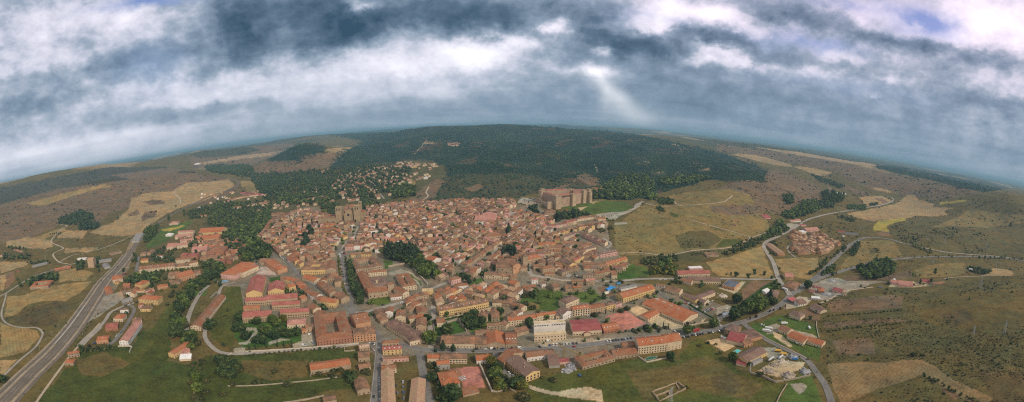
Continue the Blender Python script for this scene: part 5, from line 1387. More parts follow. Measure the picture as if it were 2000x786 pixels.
# old town
B_('mansion','mansion','pink palace-like building with pinkish roofs in the old town','the pink mansion',[('E',482,214,635,218,632,165,7.5,'g','P','p',dict(budget=30,win=('d',2.6,1,3))),('E',535,175,632,180,622,140,8,'h','P','p',dict(budget=6))])
B_('house',HO,'bright yellow house with brown roof beside the pink mansion','the bright yellow house',[('E',655,222,718,222,716,190,7,'g','Y','b',dict(budget=4))])
B_('mansion','mansion','broad stone mansion with brown hip roof below the castle',None,[('E',1006,160,1095,160,1090,118,8,'h','S','b',dict(budget=14))])
B_('mansion','mansion','square stone mansion with orange hip roof beside the old town gardens','the square stone mansion',[('E',568,345,690,330,678,282,8,'h','T','t',dict(budget=16))])
B_('barn','barn','big stone barn with terracotta roof at the old town garden edge',None,[('E',105,372,245,360,240,318,6,'g','S','t',dict(budget=3))])
B_('house',HO,'long white-fronted house in the old town below the cathedral',None,[('C',1192,302,1288,284,1280,262,6.5,'g','W','t',dict(budget=10))])
B_('house',HO,'white arcaded modern house in the upper old town',None,[('C',1458,184,1500,180,1496,155,7,'g','W','b',dict(budget=8,win=('big',2.6,1,3)))])
B_('apartment_block',AP,'ochre block with orange hip roof behind the parish church','the ochre block behind the parish church',[('V',172,212,322,172,300,82,9,'h','T','o',dict(budget=34,sky=4,win=('b',2.6,1,3)))])
B_('house',HO,'big stone house with terracotta roof on the round plaza',None,[('V',336,312,468,284,450,208,8,'h','T','t',dict(budget=18))])
B_('house',HO,'lower stone house in front of the round plaza house',None,[('V',358,342,470,340,465,292,5.5,'g','T','t',dict(budget=8))])
B_('house',HO,'stone house with dark gable roof facing the white-van car park',None,[('V',546,338,622,318,590,245,7,'g','S','d',{})])
B_('apartment_block',AP,'long yellow-cream block with dark roof rising above the stepped square','the cream block on the stepped square',[('V',500,202,622,272,688,188,8.5,'g','Y','d',dict(budget=34,win=('b',3,1,3)))])
B_('apartment_block',AP,'cream gabled house with red-orange roof beside the stepped square',None,[('V',688,218,752,182,712,128,8,'g','Y','r',dict(budget=14)),('V',752,180,792,152,760,112,8,'g','Y','b',dict(budget=6))])
B_('house',HO,'tall cream house with mauve roof and pale yard above the stepped square',None,[('V',792,92,920,62,912,12,8,'g','C','m',dict(budget=10))])
B_('terrace','terrace','pink terrace with mauve dormered roof at the loop street','the pink loop terrace',[('V',966,142,1155,108,1136,42,8,'g','P','m',dict(budget=34,sky=6,win=('b',3,1,3)))])
B_('house',HO,'white gable house at the end of the pink loop terrace',None,[('V',902,122,964,140,990,82,8,'g','W','m',{})])
B_('house',HO,'white two-storey house with small windows beside the walled garden',None,[('V',785,196,862,198,860,145,6,'g','C','d',{})])
B_('house',HO,'stone row with brown roof facing the valley road',None,[('V',776,368,905,358,892,302,7,'g','S','m',dict(budget=14))])
B_('house',HO,'stone house with two gables at the valley road bend',None,[('V',906,358,1015,348,1002,275,8,'g','S','t',dict(budget=14))])
for q,h,wl,rc,lab in (((655,432,735,432,725,372),6,'T','t','tan house with brown roof, first of three along the garden road'),((736,432,814,432,806,380),6,'S','t','stone house, middle of three along the garden road'),((816,442,912,428,905,372),8,'S','p','taller stone house with pinkish roof, last of three along the garden road'),
                          ((672,494,760,490,754,440),5,'S','o','orange-roofed stone cottage above the vegetable gardens'),((588,515,664,508,640,432),6,'S','b','stone barn house with brown roof above the vegetable gardens'),((456,508,532,492,508,405),6,'S','b','brown gabled stone house above the orchard'),
                          ((326,462,372,452,360,402),5.5,'W','d','narrow white-gabled house above the orchard'),((216,428,282,416,272,358),7,'W','p','white-sided house with pink roof beside the parish church street'),((118,500,262,482,256,445),5,'S','t','long low stone house above the orchard trees')):
    B_('house',HO,lab,None,[('V',) + q + (h,'g',wl,rc,dict(budget=10))])
# parish church
pc,pf = B_('parish_church','church','stone parish church with brown roof, transept and stout tower in the middle of town','the parish church',[('E',642,586,772,592,768,482,10,'g','S','b',dict(budget=6,win=('big',6,5,4),chim=0)),('E',772,594,826,580,815,490,14,'x','O','t',dict(budget=2,chim=0,win=('big',6,8,4))),('E',826,584,878,574,872,520,7,'h','S','b',dict(budget=3,chim=0)),('E',846,545,880,540,878,440,19,'h','S','b',dict(budget=4,chim=0,dfix=8,win=('big',5,14,5)))])
# ------------------------------------------------------------------ castle and cathedral


def ztop(t,px,py,x,y):
    """height at which a sight line passes over a ground point"""
    az,tt = azdep(*tp(t,px,py))
    return CAMZ - hypot(x,y) * float(tt)


def merlons(b,p,q,z,th=1.0,m=0):
    p = np.array(p); q = np.array(q); L = np.linalg.norm(q - p); u = (q - p) / max(L,1e-6); nn = np.array([-u[1],u[0]])
    k = max(2,int(L / 2.6))
    for i in range(k):
        a = p + u * (L * (i + .2) / k); c = p + u * (L * (i + .8) / k)
        b.prism([tuple(a - nn * th / 2),tuple(c - nn * th / 2),tuple(c + nn * th / 2),tuple(a + nn * th / 2)],z + .003,z + 1.5,m)


c0 = np.array(W('P',900,400))
castle = empty('castle',c0[0],c0[1],float(ground(*c0)))
tag(castle,'huge reddish stone castle with square towers and red roofs on the hilltop','castle')
LAND.append(('the hilltop castle',*[float(v) for v in tp('P',850,300)],c0[0],c0[1]))
cz = castle.location.z


def cp(name,b,mats,parent=None):
    o = b.build(name,mats); o.parent = parent or castle
    return o


def L2(p): return (float(p[0] - c0[0]),float(p[1] - c0[1]))


A_ = np.array(W('P',460,350)); C_ = np.array(W('P',685,450)); D_ = np.array(W('P',925,405)); E_ = np.array(W('P',1088,362)); F_ = np.array(W('P',1188,360))
dirv = np.array([.17,.985]); Ab = A_ + dirv * 26; Fb = F_ + dirv * 42; Mb = (Ab + Fb) / 2 + dirv * 10
zt = {}
zA,zC,zD,zE,zF = ztop('P',460,190,*A_),ztop('P',685,258,*C_),ztop('P',925,232,*D_),ztop('P',1088,175,*E_),ztop('P',1188,200,*F_)
KS = WA['K']


def curtain(p,q,z,th=2.6):
    b = MB(); p,q = np.array(p),np.array(q)
    u = (q - p) / np.linalg.norm(q - p); nn = np.array([-u[1],u[0]])
    poly = [L2(p),L2(q),L2(q + nn * th),L2(p + nn * th)]
    b.prism(poly,min(ground(*p),ground(*q)) - cz - 4,z - cz)
    merlons(b,L2(p + nn * .5),L2(q + nn * .5),z - cz,.8)
    return cp('curtain_wall',b,WA['K2'])


def tower(p,s,z,rot=0.0,name='tower',rnd=False):
    b = MB(); p = np.array(L2(p)); base = float(ground(p[0] + c0[0],p[1] + c0[1])) - cz - 4
    if rnd: poly = [tuple(p + s / 2 * np.array([cos(k * pi / 8),sin(k * pi / 8)])) for k in range(16)]
    else:
        c,sn = cos(rot),sin(rot); poly = [tuple(p + np.array([c * x - sn * y,sn * x + c * y])) for x,y in ((-s / 2,-s / 2),(s / 2,-s / 2),(s / 2,s / 2),(-s / 2,s / 2))]
    b.prism(poly,base,z - cz)
    n = len(poly)
    for i in range(n):
        if not rnd: merlons(b,np.array(poly[i]) * .985 + p * .015,np.array(poly[(i + 1) % n]) * .985 + p * .015,z - cz,.7)
        elif i % 2 == 0: b.prism([poly[i],poly[(i + 1) % n],tuple(np.array(poly[(i + 1) % n]) * .8 + p * .2),tuple(np.array(poly[i]) * .8 + p * .2)],z - cz + .003,z - cz + 1.4)
    return cp(name,b,KS)


zw = min(zC,zD) - 1.5
curtain(A_,C_ + (A_ - C_) * .06,zA - 2); curtain(C_,D_,zw); curtain(D_,E_,zD - 1.5); curtain(E_,F_,zE - 4); curtain(F_,Fb,zF - 2); curtain(Fb,Mb,zF - 1); curtain(Mb,Ab,zA); curtain(Ab,A_,zA - 1)
r1 = atan2(*(D_ - C_)[::-1])
nf = np.array([(D_ - C_)[1],-(D_ - C_)[0]]) / np.linalg.norm(D_ - C_)
tower(A_,14,zA + 1,r1); tower(C_ + nf * 2,15,zC,r1 - .15); tower(D_ + nf * 2,12,zD + .5,r1); tower(E_ + nf * 2.5,10,zE + 1,r1); tower(F_ + nf * 2,11,zF + .5,0,rnd=True)
zM = ztop('P',900,165,*Mb); tower(Mb + np.array([14,4]),14,zM,r1,'keep'); tower(Mb + np.array([-6,5]),10,zM - 1.5,r1); tower(Fb,9,zF + 1,r1); tower(Ab,12,zA + 1.5,r1)
# red roofs behind the walls and the dark gallery along the front wall


def croof(p,q,d,z,name='palace_roof',rc='r'):
    p,q = np.array(p),np.array(q); u = (q - p) / np.linalg.norm(q - p); L = float(np.linalg.norm(q - p)); m = (p + q) / 2
    fr = Frame(m[0],m[1],z,atan2(u[1],u[0])); rf = Frame(c0[0],c0[1],cz,0)
    put(castle,rf,fr,'palace_wall',wall_mb(L,d,0,'g',.38,base=-24).mesh('palace_wall',[KS]),0,0,0)
    return put(castle,rf,fr,name,roof_mb(L,d,0,'g',.38,.3).mesh(name,[RO[rc]]),0,0,0)


nCD = np.array([-(D_ - C_)[1],(D_ - C_)[0]]); nCD /= np.linalg.norm(nCD)
croof(C_ + nCD * 3.2 + (D_ - C_) * .06,D_ + nCD * 3.2 - (D_ - C_) * .1,10,zw + .8)
croof(A_ + (C_ - A_) * .1 + np.array([4,3]),A_ + (C_ - A_) * .85 + np.array([4,3]),9,zA - 2.5)
croof(D_ + (E_ - D_) * .1 + np.array([-1,3]),E_ - (E_ - D_) * .1 + np.array([-1,3]),9,zD - 1.6); croof(Ab + (Mb - Ab) * .15 - dirv * 13,Mb - (Mb - Ab) * .1 - dirv * 13,11,zA - .5); croof(Mb + (Fb - Mb) * .3 - dirv * 13,Fb - (Fb - Mb) * .1 - dirv * 12,10,zA - 2.5)
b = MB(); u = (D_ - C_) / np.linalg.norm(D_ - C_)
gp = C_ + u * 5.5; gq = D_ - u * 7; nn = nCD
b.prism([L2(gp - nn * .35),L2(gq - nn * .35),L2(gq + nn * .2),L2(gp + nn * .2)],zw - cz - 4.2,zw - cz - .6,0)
cp('gallery_shade',b,glass)  # dark slab standing for the shade inside the open gallery
_ng = 12
for k in range(_ng + 1):
    b = MB(); a = gp + (gq - gp) * k / _ng
    b.prism([L2(a - nn * .7 - u * .3),L2(a - nn * .7 + u * .3),L2(a - nn * .36 + u * .3),L2(a - nn * .36 - u * .3)],zw - cz - 4.2,zw - cz - .5); cp('gallery_pillar',b,KS)
b = MB(); b.prism([L2(gp - nn * 1.0),L2(gq - nn * 1.0),L2(gq + nn * 1.5),L2(gp + nn * 1.5)],zw - cz - .45,zw - cz + .3); cp('gallery_roof',b,RO['t'])
# outer barbican
bb = [np.array(W('P',x,y)) for x,y in ((352,345),(440,375),(520,430),(545,462),(628,455))]
for k in range(len(bb) - 1):
    zz = ztop('P',*((350,280),(440,325),(500,350),(545,352))[k],*bb[k])
    p,q = bb[k],bb[k + 1]; u_ = (q - p) / np.linalg.norm(q - p); n_ = np.array([-u_[1],u_[0]])
    b = MB(); b.prism([L2(p),L2(q),L2(q + n_ * 2),L2(p + n_ * 2)],min(ground(*p),ground(*q)) - cz - 4,max(zz,float(ground(*p)) + 5) - cz); cp('barbican_wall',b,KS)
rfc = Frame(c0[0],c0[1],cz,0)
for p,q,ks in ((C_,D_,5),(D_,E_,3)):
    u_ = (q - p) / np.linalg.norm(q - p)
    for k in range(ks):
        a = p + (q - p) * (k + 1.2) / (ks + 1.4); put(castle,rfc,Frame(a[0],a[1],zw - 8 - (k % 2) * 3,atan2(u_[1],u_[0])),'window',WIN['d'],0,0,0)
cc_ = (A_ + F_ + Fb + Ab) / 4
for p in np.linspace(0,1,40):
    for q in np.linspace(0,1,30):
        w_ = (A_ * (1 - p) + F_ * p) * (1 - q) + (Ab * (1 - p) + Fb * p) * q; i,j = occ_idx(*(w_)); OCC[max(i - 3,0):i + 4,max(j - 8,0):j + 4] = True

# cathedral
k0 = np.array(W('Q',640,505)); kz = float(ground(*k0))
kR = np.array(W('Q',760,480)); kL = np.array(W('Q',510,500))
ku = (kR - kL) / np.linalg.norm(kR - kL); kn = np.array([-ku[1],ku[0]])
krot = atan2(ku[1],ku[0]); kf = Frame(k0[0],k0[1],kz,krot)
cath = empty('cathedral',k0[0],k0[1],kz,krot); tag(cath,'fortress-like stone cathedral with two square towers, rose window and orange lantern','cathedral')
LAND.append(('the twin-towered cathedral',*[float(v) for v in tp('Q',640,400)],k0[0],k0[1]))
LS = WA['L']; sc = np.linalg.norm(np.array(W('Q',690,505)) - np.array(W('Q',590,505))) / 100     # metres per pixel of the close view


def kp(name,b,mats,parent=None):
    o = b.build(name,mats); o.parent = parent or cath; return o


def kx(px): return (px - 640) * sc


def kh(py,depth=0): return (505 - py) * sc * .85 - depth * .235


for x0,x1,yt,nm in ((468,548,258,'bell_tower'),(716,800,250,'bell_tower')):
    b = MB(); h = kh(yt)
    b.box(kx(x0),kx(x1),-1.5,kx(x1) - kx(x0) - 1.5,-4,h - 1.2)
    b.box(kx(x0) - .25,kx(x1) + .25,-1.75,kx(x1) - kx(x0) - 1.25,h - 1.2,h - .7)
    cx_ = (kx(x0) + kx(x1)) / 2; ww_ = kx(x1) - kx(x0)
    for (p,q) in (((kx(x0),-1.2),(kx(x1),-1.2)),((kx(x1) - .3,-1),(kx(x1) - .3,ww_ - 2)),((kx(x0) + .3,-1),(kx(x0) + .3,ww_ - 2)),((kx(x0),ww_ - 1.8),(kx(x1),ww_ - 1.8))): merlons(b,p,q,h - .7,.6)
    tw = kp(nm,b,LS)
    for k in (-1,1):
        b = MB(); b.box(cx_ + k * ww_ * .2 - 1.1,cx_ + k * ww_ * .2 + 1.1,-1.64,-1.45,h - 8.2,h - 3.2); kp('belfry_opening',b,glass,tw)
    b = MB(); b.box(cx_ - .5,cx_ + .5,-1.62,-1.45,h * .42,h * .42 + 2); kp('window',b,glass,tw)
# front between the towers, nave, lantern, slim tower, chapels
hg = kh(345)
b = MB(); pr = [(kx(588),-4),(kx(692),-4),(kx(692),hg - 3.4),(kx(640),hg - .4),(kx(588),hg - 3.4)]
b.add([(x,0,z) for x,z in pr] + [(x,4.5,z) for x,z in pr],[(0,1,2,3,4),(9,8,7,6,5)] + [((i + 1) % 5,i,5 + i,5 + (i + 1) % 5) for i in range(5)])
for x in (588,692): b.box(kx(x) - 1,kx(x) + 1,-1.2,2,-4.1,hg - 4)
fac = kp('west_front',b,LS)
b = MB(); R_ = 3.0; zc_ = kh(390)
b.add([(kx(640) + R_ * cos(k * pi / 10),-.12,zc_ + R_ * sin(k * pi / 10)) for k in range(20)] + [(kx(640) + R_ * cos(k * pi / 10),.1,zc_ + R_ * sin(k * pi / 10)) for k in range(20)],[tuple(range(20))] + [((k + 1) % 20,k,20 + k,20 + (k + 1) % 20) for k in range(20)]); kp('rose_window',b,glass,fac)
b = MB(); b.box(kx(640) - 1.5,kx(640) + 1.5,-.12,.1,-.5,3.4); b.add([(kx(640) + 1.5 * cos(k * pi / 8),-.12,3.4 + 1.5 * sin(k * pi / 8)) for k in range(9)],[tuple(range(9))]); kp('portal',b,doorm,fac)
hn_ = kh(310) - 2
for nm,x0,x1,y0,y1,h,rf_,rc in (('nave',596,700,4.6,58,hn_,'x','b'),('aisle',550,595,8,56,hn_ - 7,'m','b'),('aisle',701,760,9,56,hn_ - 7,'m','b'),('transept',530,770,38,50,hn_ - 2,'g','t'),('lantern',612,700,36,48,kh(236,38),'h','o'),('cloister_range',210,466,-1.2,11,kh(425),'g','b'),('cloister_range',320,466,20,32,kh(420),'g','t'),('chapel',800,850,12,30,kh(370),'g','t')):
    w_,d_ = kx(x1) - kx(x0),y1 - y0
    fr = Frame(*kf.world((kx(x0) + kx(x1)) / 2,y0),kz,krot)
    wl = put(cath,kf,fr,nm,wall_mb(w_,d_,h,rf_,.42,-4).mesh(nm,[LS]),0,0,0)
    rr_ = place('roof',roof_mb(w_,d_,h,rf_,.42,.35).mesh('roof',[RO[rc]]),wl); _cnt[0] += 1
    if nm == 'lantern':
        for k in (-1,1): place('window',WIN['big'],wl,(k * 2.4,0,h - 3.6))
    elif nm.startswith('cloister'):
        for k in range(5): place('window',WIN['d'],wl,((k - 2) * 5.5,0,h - 3))
b = MB(); hs_ = kh(182,20); b.box(kx(768),kx(808),20,24.5,-4,hs_); b.box(kx(764),kx(812),19.6,24.9,hs_,hs_ + .5); merlons(b,(kx(768),20),(kx(808),20),hs_ + .5,.5)
st_ = kp('slim_tower',b,LS)
b = MB(); b.box(kx(780),kx(795),19.88,20.05,hs_ - 5,hs_ - 2.6); kp('belfry_opening',b,glass,st_)
occ_rect(Frame(*kf.world(kx(620),-2),kz,krot),kx(820) - kx(450),62,1); occ_rect(Frame(*kf.world(kx(340),-2),kz,krot),kx(470) - kx(210),34,1)
# ------------------------------------------------------------------ houses of the town: rows along streets, then the packed quarters
CAND = []
HR = random.Random(5)


def pick(s): return HR.choice(s)


def add_house(fr,w,d,h,roof,wall,rc):
    cx,cy = fr.world(0,d / 2)
    px,py = project(cx,cy,fr.z + h * .6)
    CAND.append(dict(fr=fr,w=w,d=d,h=h,roof=roof,wall=wall,rc=rc,px=float(px),py=float(py),r=hypot(cx,cy)))
    occ_rect(fr,w,d,-.3)


def row(t,pts,depth,h,walls,roofs,wmin=7,wmax=12,types='ggggh'):
    path = smooth_path([W(t,x,y) for x,y in pts],1.0)
    s = np.r_[0,np.cumsum(np.linalg.norm(np.diff(path,axis=0),axis=1))]
    pos = 0.0
    while True:
        w = HR.uniform(wmin,wmax)
        if pos + w > s[-1]: break
        a = np.array([np.interp(pos,s,path[:,0]),np.interp(pos,s,path[:,1])]); b = np.array([np.interp(pos + w,s,path[:,0]),np.interp(pos + w,s,path[:,1])])
        m = (a + b) / 2; u = b - a
        fr = Frame(float(m[0]),float(m[1]),float(min(ground(*a),ground(*b))),atan2(u[1],u[0]))
        dd = depth + HR.uniform(-1,1)
        if occ_rect(fr,w,dd,-1.2,test=True) < .25:
            add_house(fr,w - .1,dd,h + HR.uniform(-.9,.9),pick(types),pick(walls),pick(roofs))
        pos += w


ROWS = [
    ('E',[(428,558),(560,464),(692,370)],11,7.5,'SSTC','btb',8,12),('E',[(602,522),(670,470),(742,408)],10,7,'STC','btto',8,11),('E',[(556,628),(752,642)],10,7,'CCTS','b',9,14),('E',[(752,650),(864,644)],9,7,'S','b',10,13),
    ('E',[(958,400),(1050,402),(1122,388)],11,7.5,'Y','o',11,14),('E',[(1128,388),(1250,392),(1388,400)],11,7,'CT','b',12,16),('E',[(952,364),(1060,328),(1160,300),(1255,275)],11,7,'CY','bt',7,8.5,'ggx'),
    ('E',[(1150,350),(1262,304)],11,7.5,'PC','m',9,12),('E',[(1264,308),(1350,348),(1400,372),(1472,396)],11,7.5,'PCP','mb',8,10),('E',[(1262,270),(1360,250),(1432,238)],10,6.5,'CY','rt',6.5,8,'x'),
    ('P',[(480,775),(640,765),(800,735),(1000,690)],12,7.5,'CPT','rtm',8,11),('P',[(1000,660),(1200,625),(1330,612)],11,7,'TC','tb',8,11),('P',[(1320,650),(1380,640),(1460,640)],9,6,'C','ot',8,11),
    ('C',[(1045,420),(1150,414),(1245,394),(1350,392)],11,9,'PCSW','tpt',8,13),('C',[(1088,472),(1250,466)],9,6,'YSB','tb',8,12),('D',[(818,45),(900,76),(1026,84)],13,8,'YCY','ot',10,14),('C',[(565,656),(640,670),(700,714),(770,772),(832,802)],12,7.5,'WCTY','tbo',9,13),
    ('C',[(836,694),(880,732),(950,792)],13,8,'TSS','tb',10,15),('D',[(900,-30),(960,20),(1034,68)],14,8,'TSY','tb',10,15),('C',[(1000,416),(985,425),(880,430)],0,0,'S','b',9,9),
    ('C',[(760,450),(900,446)],12,9,'SS','mbm',12,18),('C',[(910,430),(985,440)],12,9,'SS','tb',12,18),('C',[(400,352),(440,378),(480,398)],10,6.5,'CTS','tob',7,11),('C',[(480,400),(520,430),(560,465),(610,470)],11,7.5,'CYT','bt',8,12),
    ('C',[(520,380),(560,376),(600,330),(660,235)],12,6.5,'CTS','tbo',8,12),('C',[(420,330),(470,275),(520,200),(575,190)],12,6.5,'CT','tto',9,13),('C',[(680,260),(690,215),(730,180)],11,7,'CT','tob',8,12),('C',[(490,165),(560,160),(640,170)],14,6,'T','bt',12,16),
    ('C',[(620,360),(690,330),(700,310)],10,7,'CS','tb',8,12),('C',[(800,320),(900,300),(1000,330),(1060,350)],13,6.5,'CYS','tt',10,14),('C',[(780,290),(900,272),(1010,300)],12,6.5,'CT','to',10,14),
    ('O',[(930,600),(990,600),(1020,612)],9,6,'SCP','tb',8,12),('O',[(988,645),(1010,622),(1030,612)],9,6,'CW','bt',8,12),('G',[(625,72),(720,70),(800,50)],9,6,'SPC','tbo',8,12),
    ('G',[(0,200),(60,190),(120,180)],9,6,'SC','bot',8,12),('G',[(0,130),(50,95),(110,70),(165,65)],10,6.5,'SC','bt',8,12),('G',[(0,60),(100,20),(170,15)],10,6.5,'STC','tb',8,12),
    ('H',[(1325,425),(1400,420),(1526,415)],12,7,'OT','kt',10,13,'gx'),('H',[(1370,452),(1470,448)],12,7,'OT','kb',10,13,'gx'),('J',[(0,405),(45,388)],11,7,'OT','kt',10,13),('J',[(0,345),(48,340)],11,7,'OT','kt',10,13),('J',[(62,400),(105,378)],11,7,'OC','kt',10,13),('J',[(5,425),(62,408)],11,7,'OT','kt',10,13),('J',[(15,450),(64,438),(116,400)],11,7,'OT','k',10,13),('J',[(0,365),(50,358)],11,7,'OT','kt',9,12),('J',[(15,440),(60,425),(110,390)],10,7,'O','k',9,12),('J',[(110,370),(160,365)],9,7,'C','k',9,12),
    ('H',[(1330,385),(1400,380),(1526,380)],12,7,'OT','kt',10,13,'gx'),
    ('O',[(440,397),(470,388),(510,382)],10,5.5,'CT','po',9,13),('O',[(455,410),(500,402),(530,398)],10,5.5,'CW','to',9,13),('Lb',[(270,705),(350,715),(435,720)],16,6,'P','R',18,26),('Lb',[(780,762),(870,745),(950,750)],12,6,'CT','ot',10,15),
    ('Lb',[(1170,600),(1250,570),(1360,530)],11,6,'T','t',12,18),('Lb',[(1150,630),(1200,650),(1245,670)],13,7,'T','o',14,20),('Lb',[(1390,640),(1450,620),(1490,600)],11,7,'C','p',9,12),('Lb',[(1440,505),(1530,495),(1590,490)],11,7,'WC','tk',9,13),('Lb',[(1580,510),(1640,500)],11,8,'Y','k',12,15),
    ('Lb',[(1860,330),(1900,340),(1960,335)],14,7,'C','p',12,16),('Lb',[(1860,322),(1920,322),(1965,325)],14,7,'C','p',12,16),('Y',[(720,275),(790,270),(860,262),(900,262)],12,6,'CW','pk',9,13),('Lb',[(900,545),(930,530),(960,515)],14,6,'P','p',14,20),
    ('A',[(0,470),(60,462)],8,5,'C','tp',9,12),('A',[(100,420),(170,440)],8,4,'S','tp',9,12),('A',[(120,580),(150,575)],8,4,'B','t',8,10),('A',[(1480,110),(1526,100)],10,5,'W','w',12,20),('A',[(1490,170),(1540,165)],9,5,'C','o',9,12),
    ('La',[(1480,478),(1560,478)],40,6,'W','w',60,90),('La',[(1700,500),(1790,502)],20,6,'W','w',20,30),('Lc',[(1255,620),(1300,640)],20,4,'W','w',20,30),
]
for rw in ROWS:
    if rw[2] > 0: row(*rw)

QUARTERS = [   # outline, share of plots kept, plot widths, depth, walls, roofs, lane width, heights, bearing or None (along the nearest street)
    ([(500,478),(530,432),(588,410),(640,414),(655,440),(712,434),(715,406),(800,399),(900,393),(1000,393),(1012,408),(1045,422),(1080,428),(1082,440),(1062,468),(1120,452),(1180,432),(1194,438),(1150,458),(1085,500),(1010,520),(1000,508),(960,520),(900,560),(862,566),(850,520),(800,490),(720,494),(660,482),(640,500),(570,500)],
     .90,(7.5,12.5),(8.5,12),'SSTTCCCYWP','bbbbtttkodpm',4.2,(5.5,9.5)),
    ([(695,615),(760,598),(850,572),(1000,560),(1040,575),(1005,640),(905,618),(850,640),(842,678),(745,656)],.93,(8,13),(9,12),'STCCYW','bbttok',4.2,(5.5,8)),
    ([(1015,505),(1130,478),(1200,500),(1232,522),(1196,546),(1090,546),(1050,535)],.85,(8,12),(9,12),'STCC','bbttm',4,(5.5,7.5)),
    ([(345,470),(430,455),(485,482),(470,512),(432,522),(400,500)],.6,(8,14),(9,12),'STCB','tbo',5,(5,8)),([(540,440),(640,420),(640,500),(560,500)],.9,(8,12),(9,12),'STC','tbbo',3,(5.5,8)),
    ([(470,402),(560,386),(690,332),(770,316),(850,320),(862,336),(800,362),(764,386),(700,396),(640,400),(560,408),(500,418)],.15,(9,14),(9,12),'CTSC','tbbk',12,(4.5,6.5)),([(640,370),(690,335),(760,325),(800,345),(770,372),(700,385)],.17,(9,13),(9,11),'CTSCP','tbbk',9,(5,6.5)),
    ([(1545,452),(1612,462),(1640,478),(1612,498),(1560,496),(1540,478)],0.75,(9,12),(9,11),'OTO','ktk',5,(5.5,7)),([(215,560),(262,545),(330,590),(262,612)],.3,(8,12),(8,11),'CSP','to',8,(5,6.5)),
    ([(556,508),(600,500),(650,500),(668,560),(688,606),(640,575),(592,545)],.8,(9,14),(9,12),'STCY','btto',4,(6,8.5)),([(560,565),(620,570),(690,612),(720,650),(650,640),(600,600)],.6,(9,14),(9,12),'CTY','tbo',5,(6,8)),
    ([(1050,590),(1130,590),(1090,640),(1010,650)],.0,(8,12),(9,12),'SC','tb',4,(5,7)),([(390,380),(520,372),(520,392),(400,402)],.1,(9,14),(9,12),'CWT','tok',12,(4.5,6)),
    ([(1290,580),(1345,575),(1400,600),(1350,608)],.25,(9,12),(8,11),'CT','tbm',8,(5,6)),([(1205,575),(1230,560),(1275,560),(1260,585)],.3,(8,12),(8,11),'CT','tb',6,(5,6)),
]
_rp = np.vstack([p for p,w in ROADPATH]); _rd = np.vstack([np.gradient(p,axis=0) for p,w in ROADPATH])
for poly,keep,wr,dr,walls,roofs,lane,hr in QUARTERS:
    wp = np.array([hit(x,y) for x,y in poly])
    x0,y0 = wp.min(0) - 5; x1,y1 = wp.max(0) + 5
    cell = 62.0
    seeds = [(x0 + (i + HR.random()) * cell,y0 + (j + HR.random()) * cell) for i in range(int((x1 - x0) / cell) + 1) for j in range(int((y1 - y0) / cell) + 1)]
    S_ = np.array(seeds)
    for si,(sx,sy) in enumerate(seeds):
        pxs,pys = project(sx,sy,float(ground(sx,sy)))
        if not inpoly(np.array([float(pxs)]),np.array([float(pys)]),[(poly[k][0],poly[k][1]) for k in range(len(poly))])[0] and HR.random() < .35: continue
        k = int(np.argmin((_rp[:,0] - sx) ** 2 + (_rp[:,1] - sy) ** 2))
        ang = atan2(_rd[k,1],_rd[k,0]) + HR.uniform(-.16,.16)
        if HR.random() < .3: ang += pi / 2
        while ang > pi / 2: ang -= pi
        while ang < -pi / 2: ang += pi
        ca,sa = cos(ang),sin(ang)
        v = -50.0; rk = 0
        while v < 50:
            dep = HR.uniform(*dr); u = -50.0
            hb_ = HR.uniform(*hr)
            while u < 50:
                w = HR.uniform(*wr)
                mx_,my_ = sx + (u + w / 2) * ca - v * sa,sy + (u + w / 2) * sa + v * ca
                ccx,ccy = mx_ - dep / 2 * sa,my_ + dep / 2 * ca
                u += w + (HR.uniform(2,9) if HR.random() < .1 else .1)
                if HR.random() > keep: continue
                if int(np.argmin((S_[:,0] - ccx) ** 2 + (S_[:,1] - ccy) ** 2)) != si: continue
                zz = float(ground(ccx,ccy)); qx,qy = project(ccx,ccy,zz)
                if not inpoly(np.array([float(qx)]),np.array([float(qy)]),poly)[0]: continue
                d_ = dep + HR.uniform(-1.2,.8)
                fr = Frame(mx_,my_,min(float(ground(mx_,my_)),zz),ang)
                if occ_rect(fr,w,d_,-.9,test=True) > .06: continue
                wl = pick(walls)
                add_house(fr,w,d_,min(max(hb_ + HR.uniform(-1.2,1.2),4),10),pick('gggggghxm'),wl,pick(roofs))
            v += dep + (lane if rk % 2 else .3) ; rk += 1

for c in CAND:
    c['size'] = (c['w'] * c['h'] + c['w'] * c['d'] * .4) / (c['r'] ** 2)
    ALLH.append((c['px'],c['py']))
order = sorted(range(len(CAND)),key=lambda i: -CAND[i]['size'])
N_ONE = 205
ones,rest = order[:N_ONE],order[N_ONE:]
print('HOUSES',len(CAND))

ORD = ['nearest','second','third','fourth','fifth','sixth','seventh','eighth','ninth','tenth','eleventh','twelfth','thirteenth','fourteenth','fifteenth','sixteenth','seventeenth','eighteenth','nineteenth','twentieth'] + \
      ['twenty-' + s for s in ('first','second','third','fourth','fifth','sixth','seventh','eighth','ninth')] + ['thirtieth'] + ['thirty-' + s for s in ('first','second','third','fourth','fifth','sixth','seventh','eighth','ninth')]
RELW = ['behind','in front of','on the railway side of','on the valley side of']


def quadrant(dx,dy):
    if abs(dy) * 1.5 > abs(dx): return 0 if dy < 0 else 1
    return 2 if dx < 0 else 3


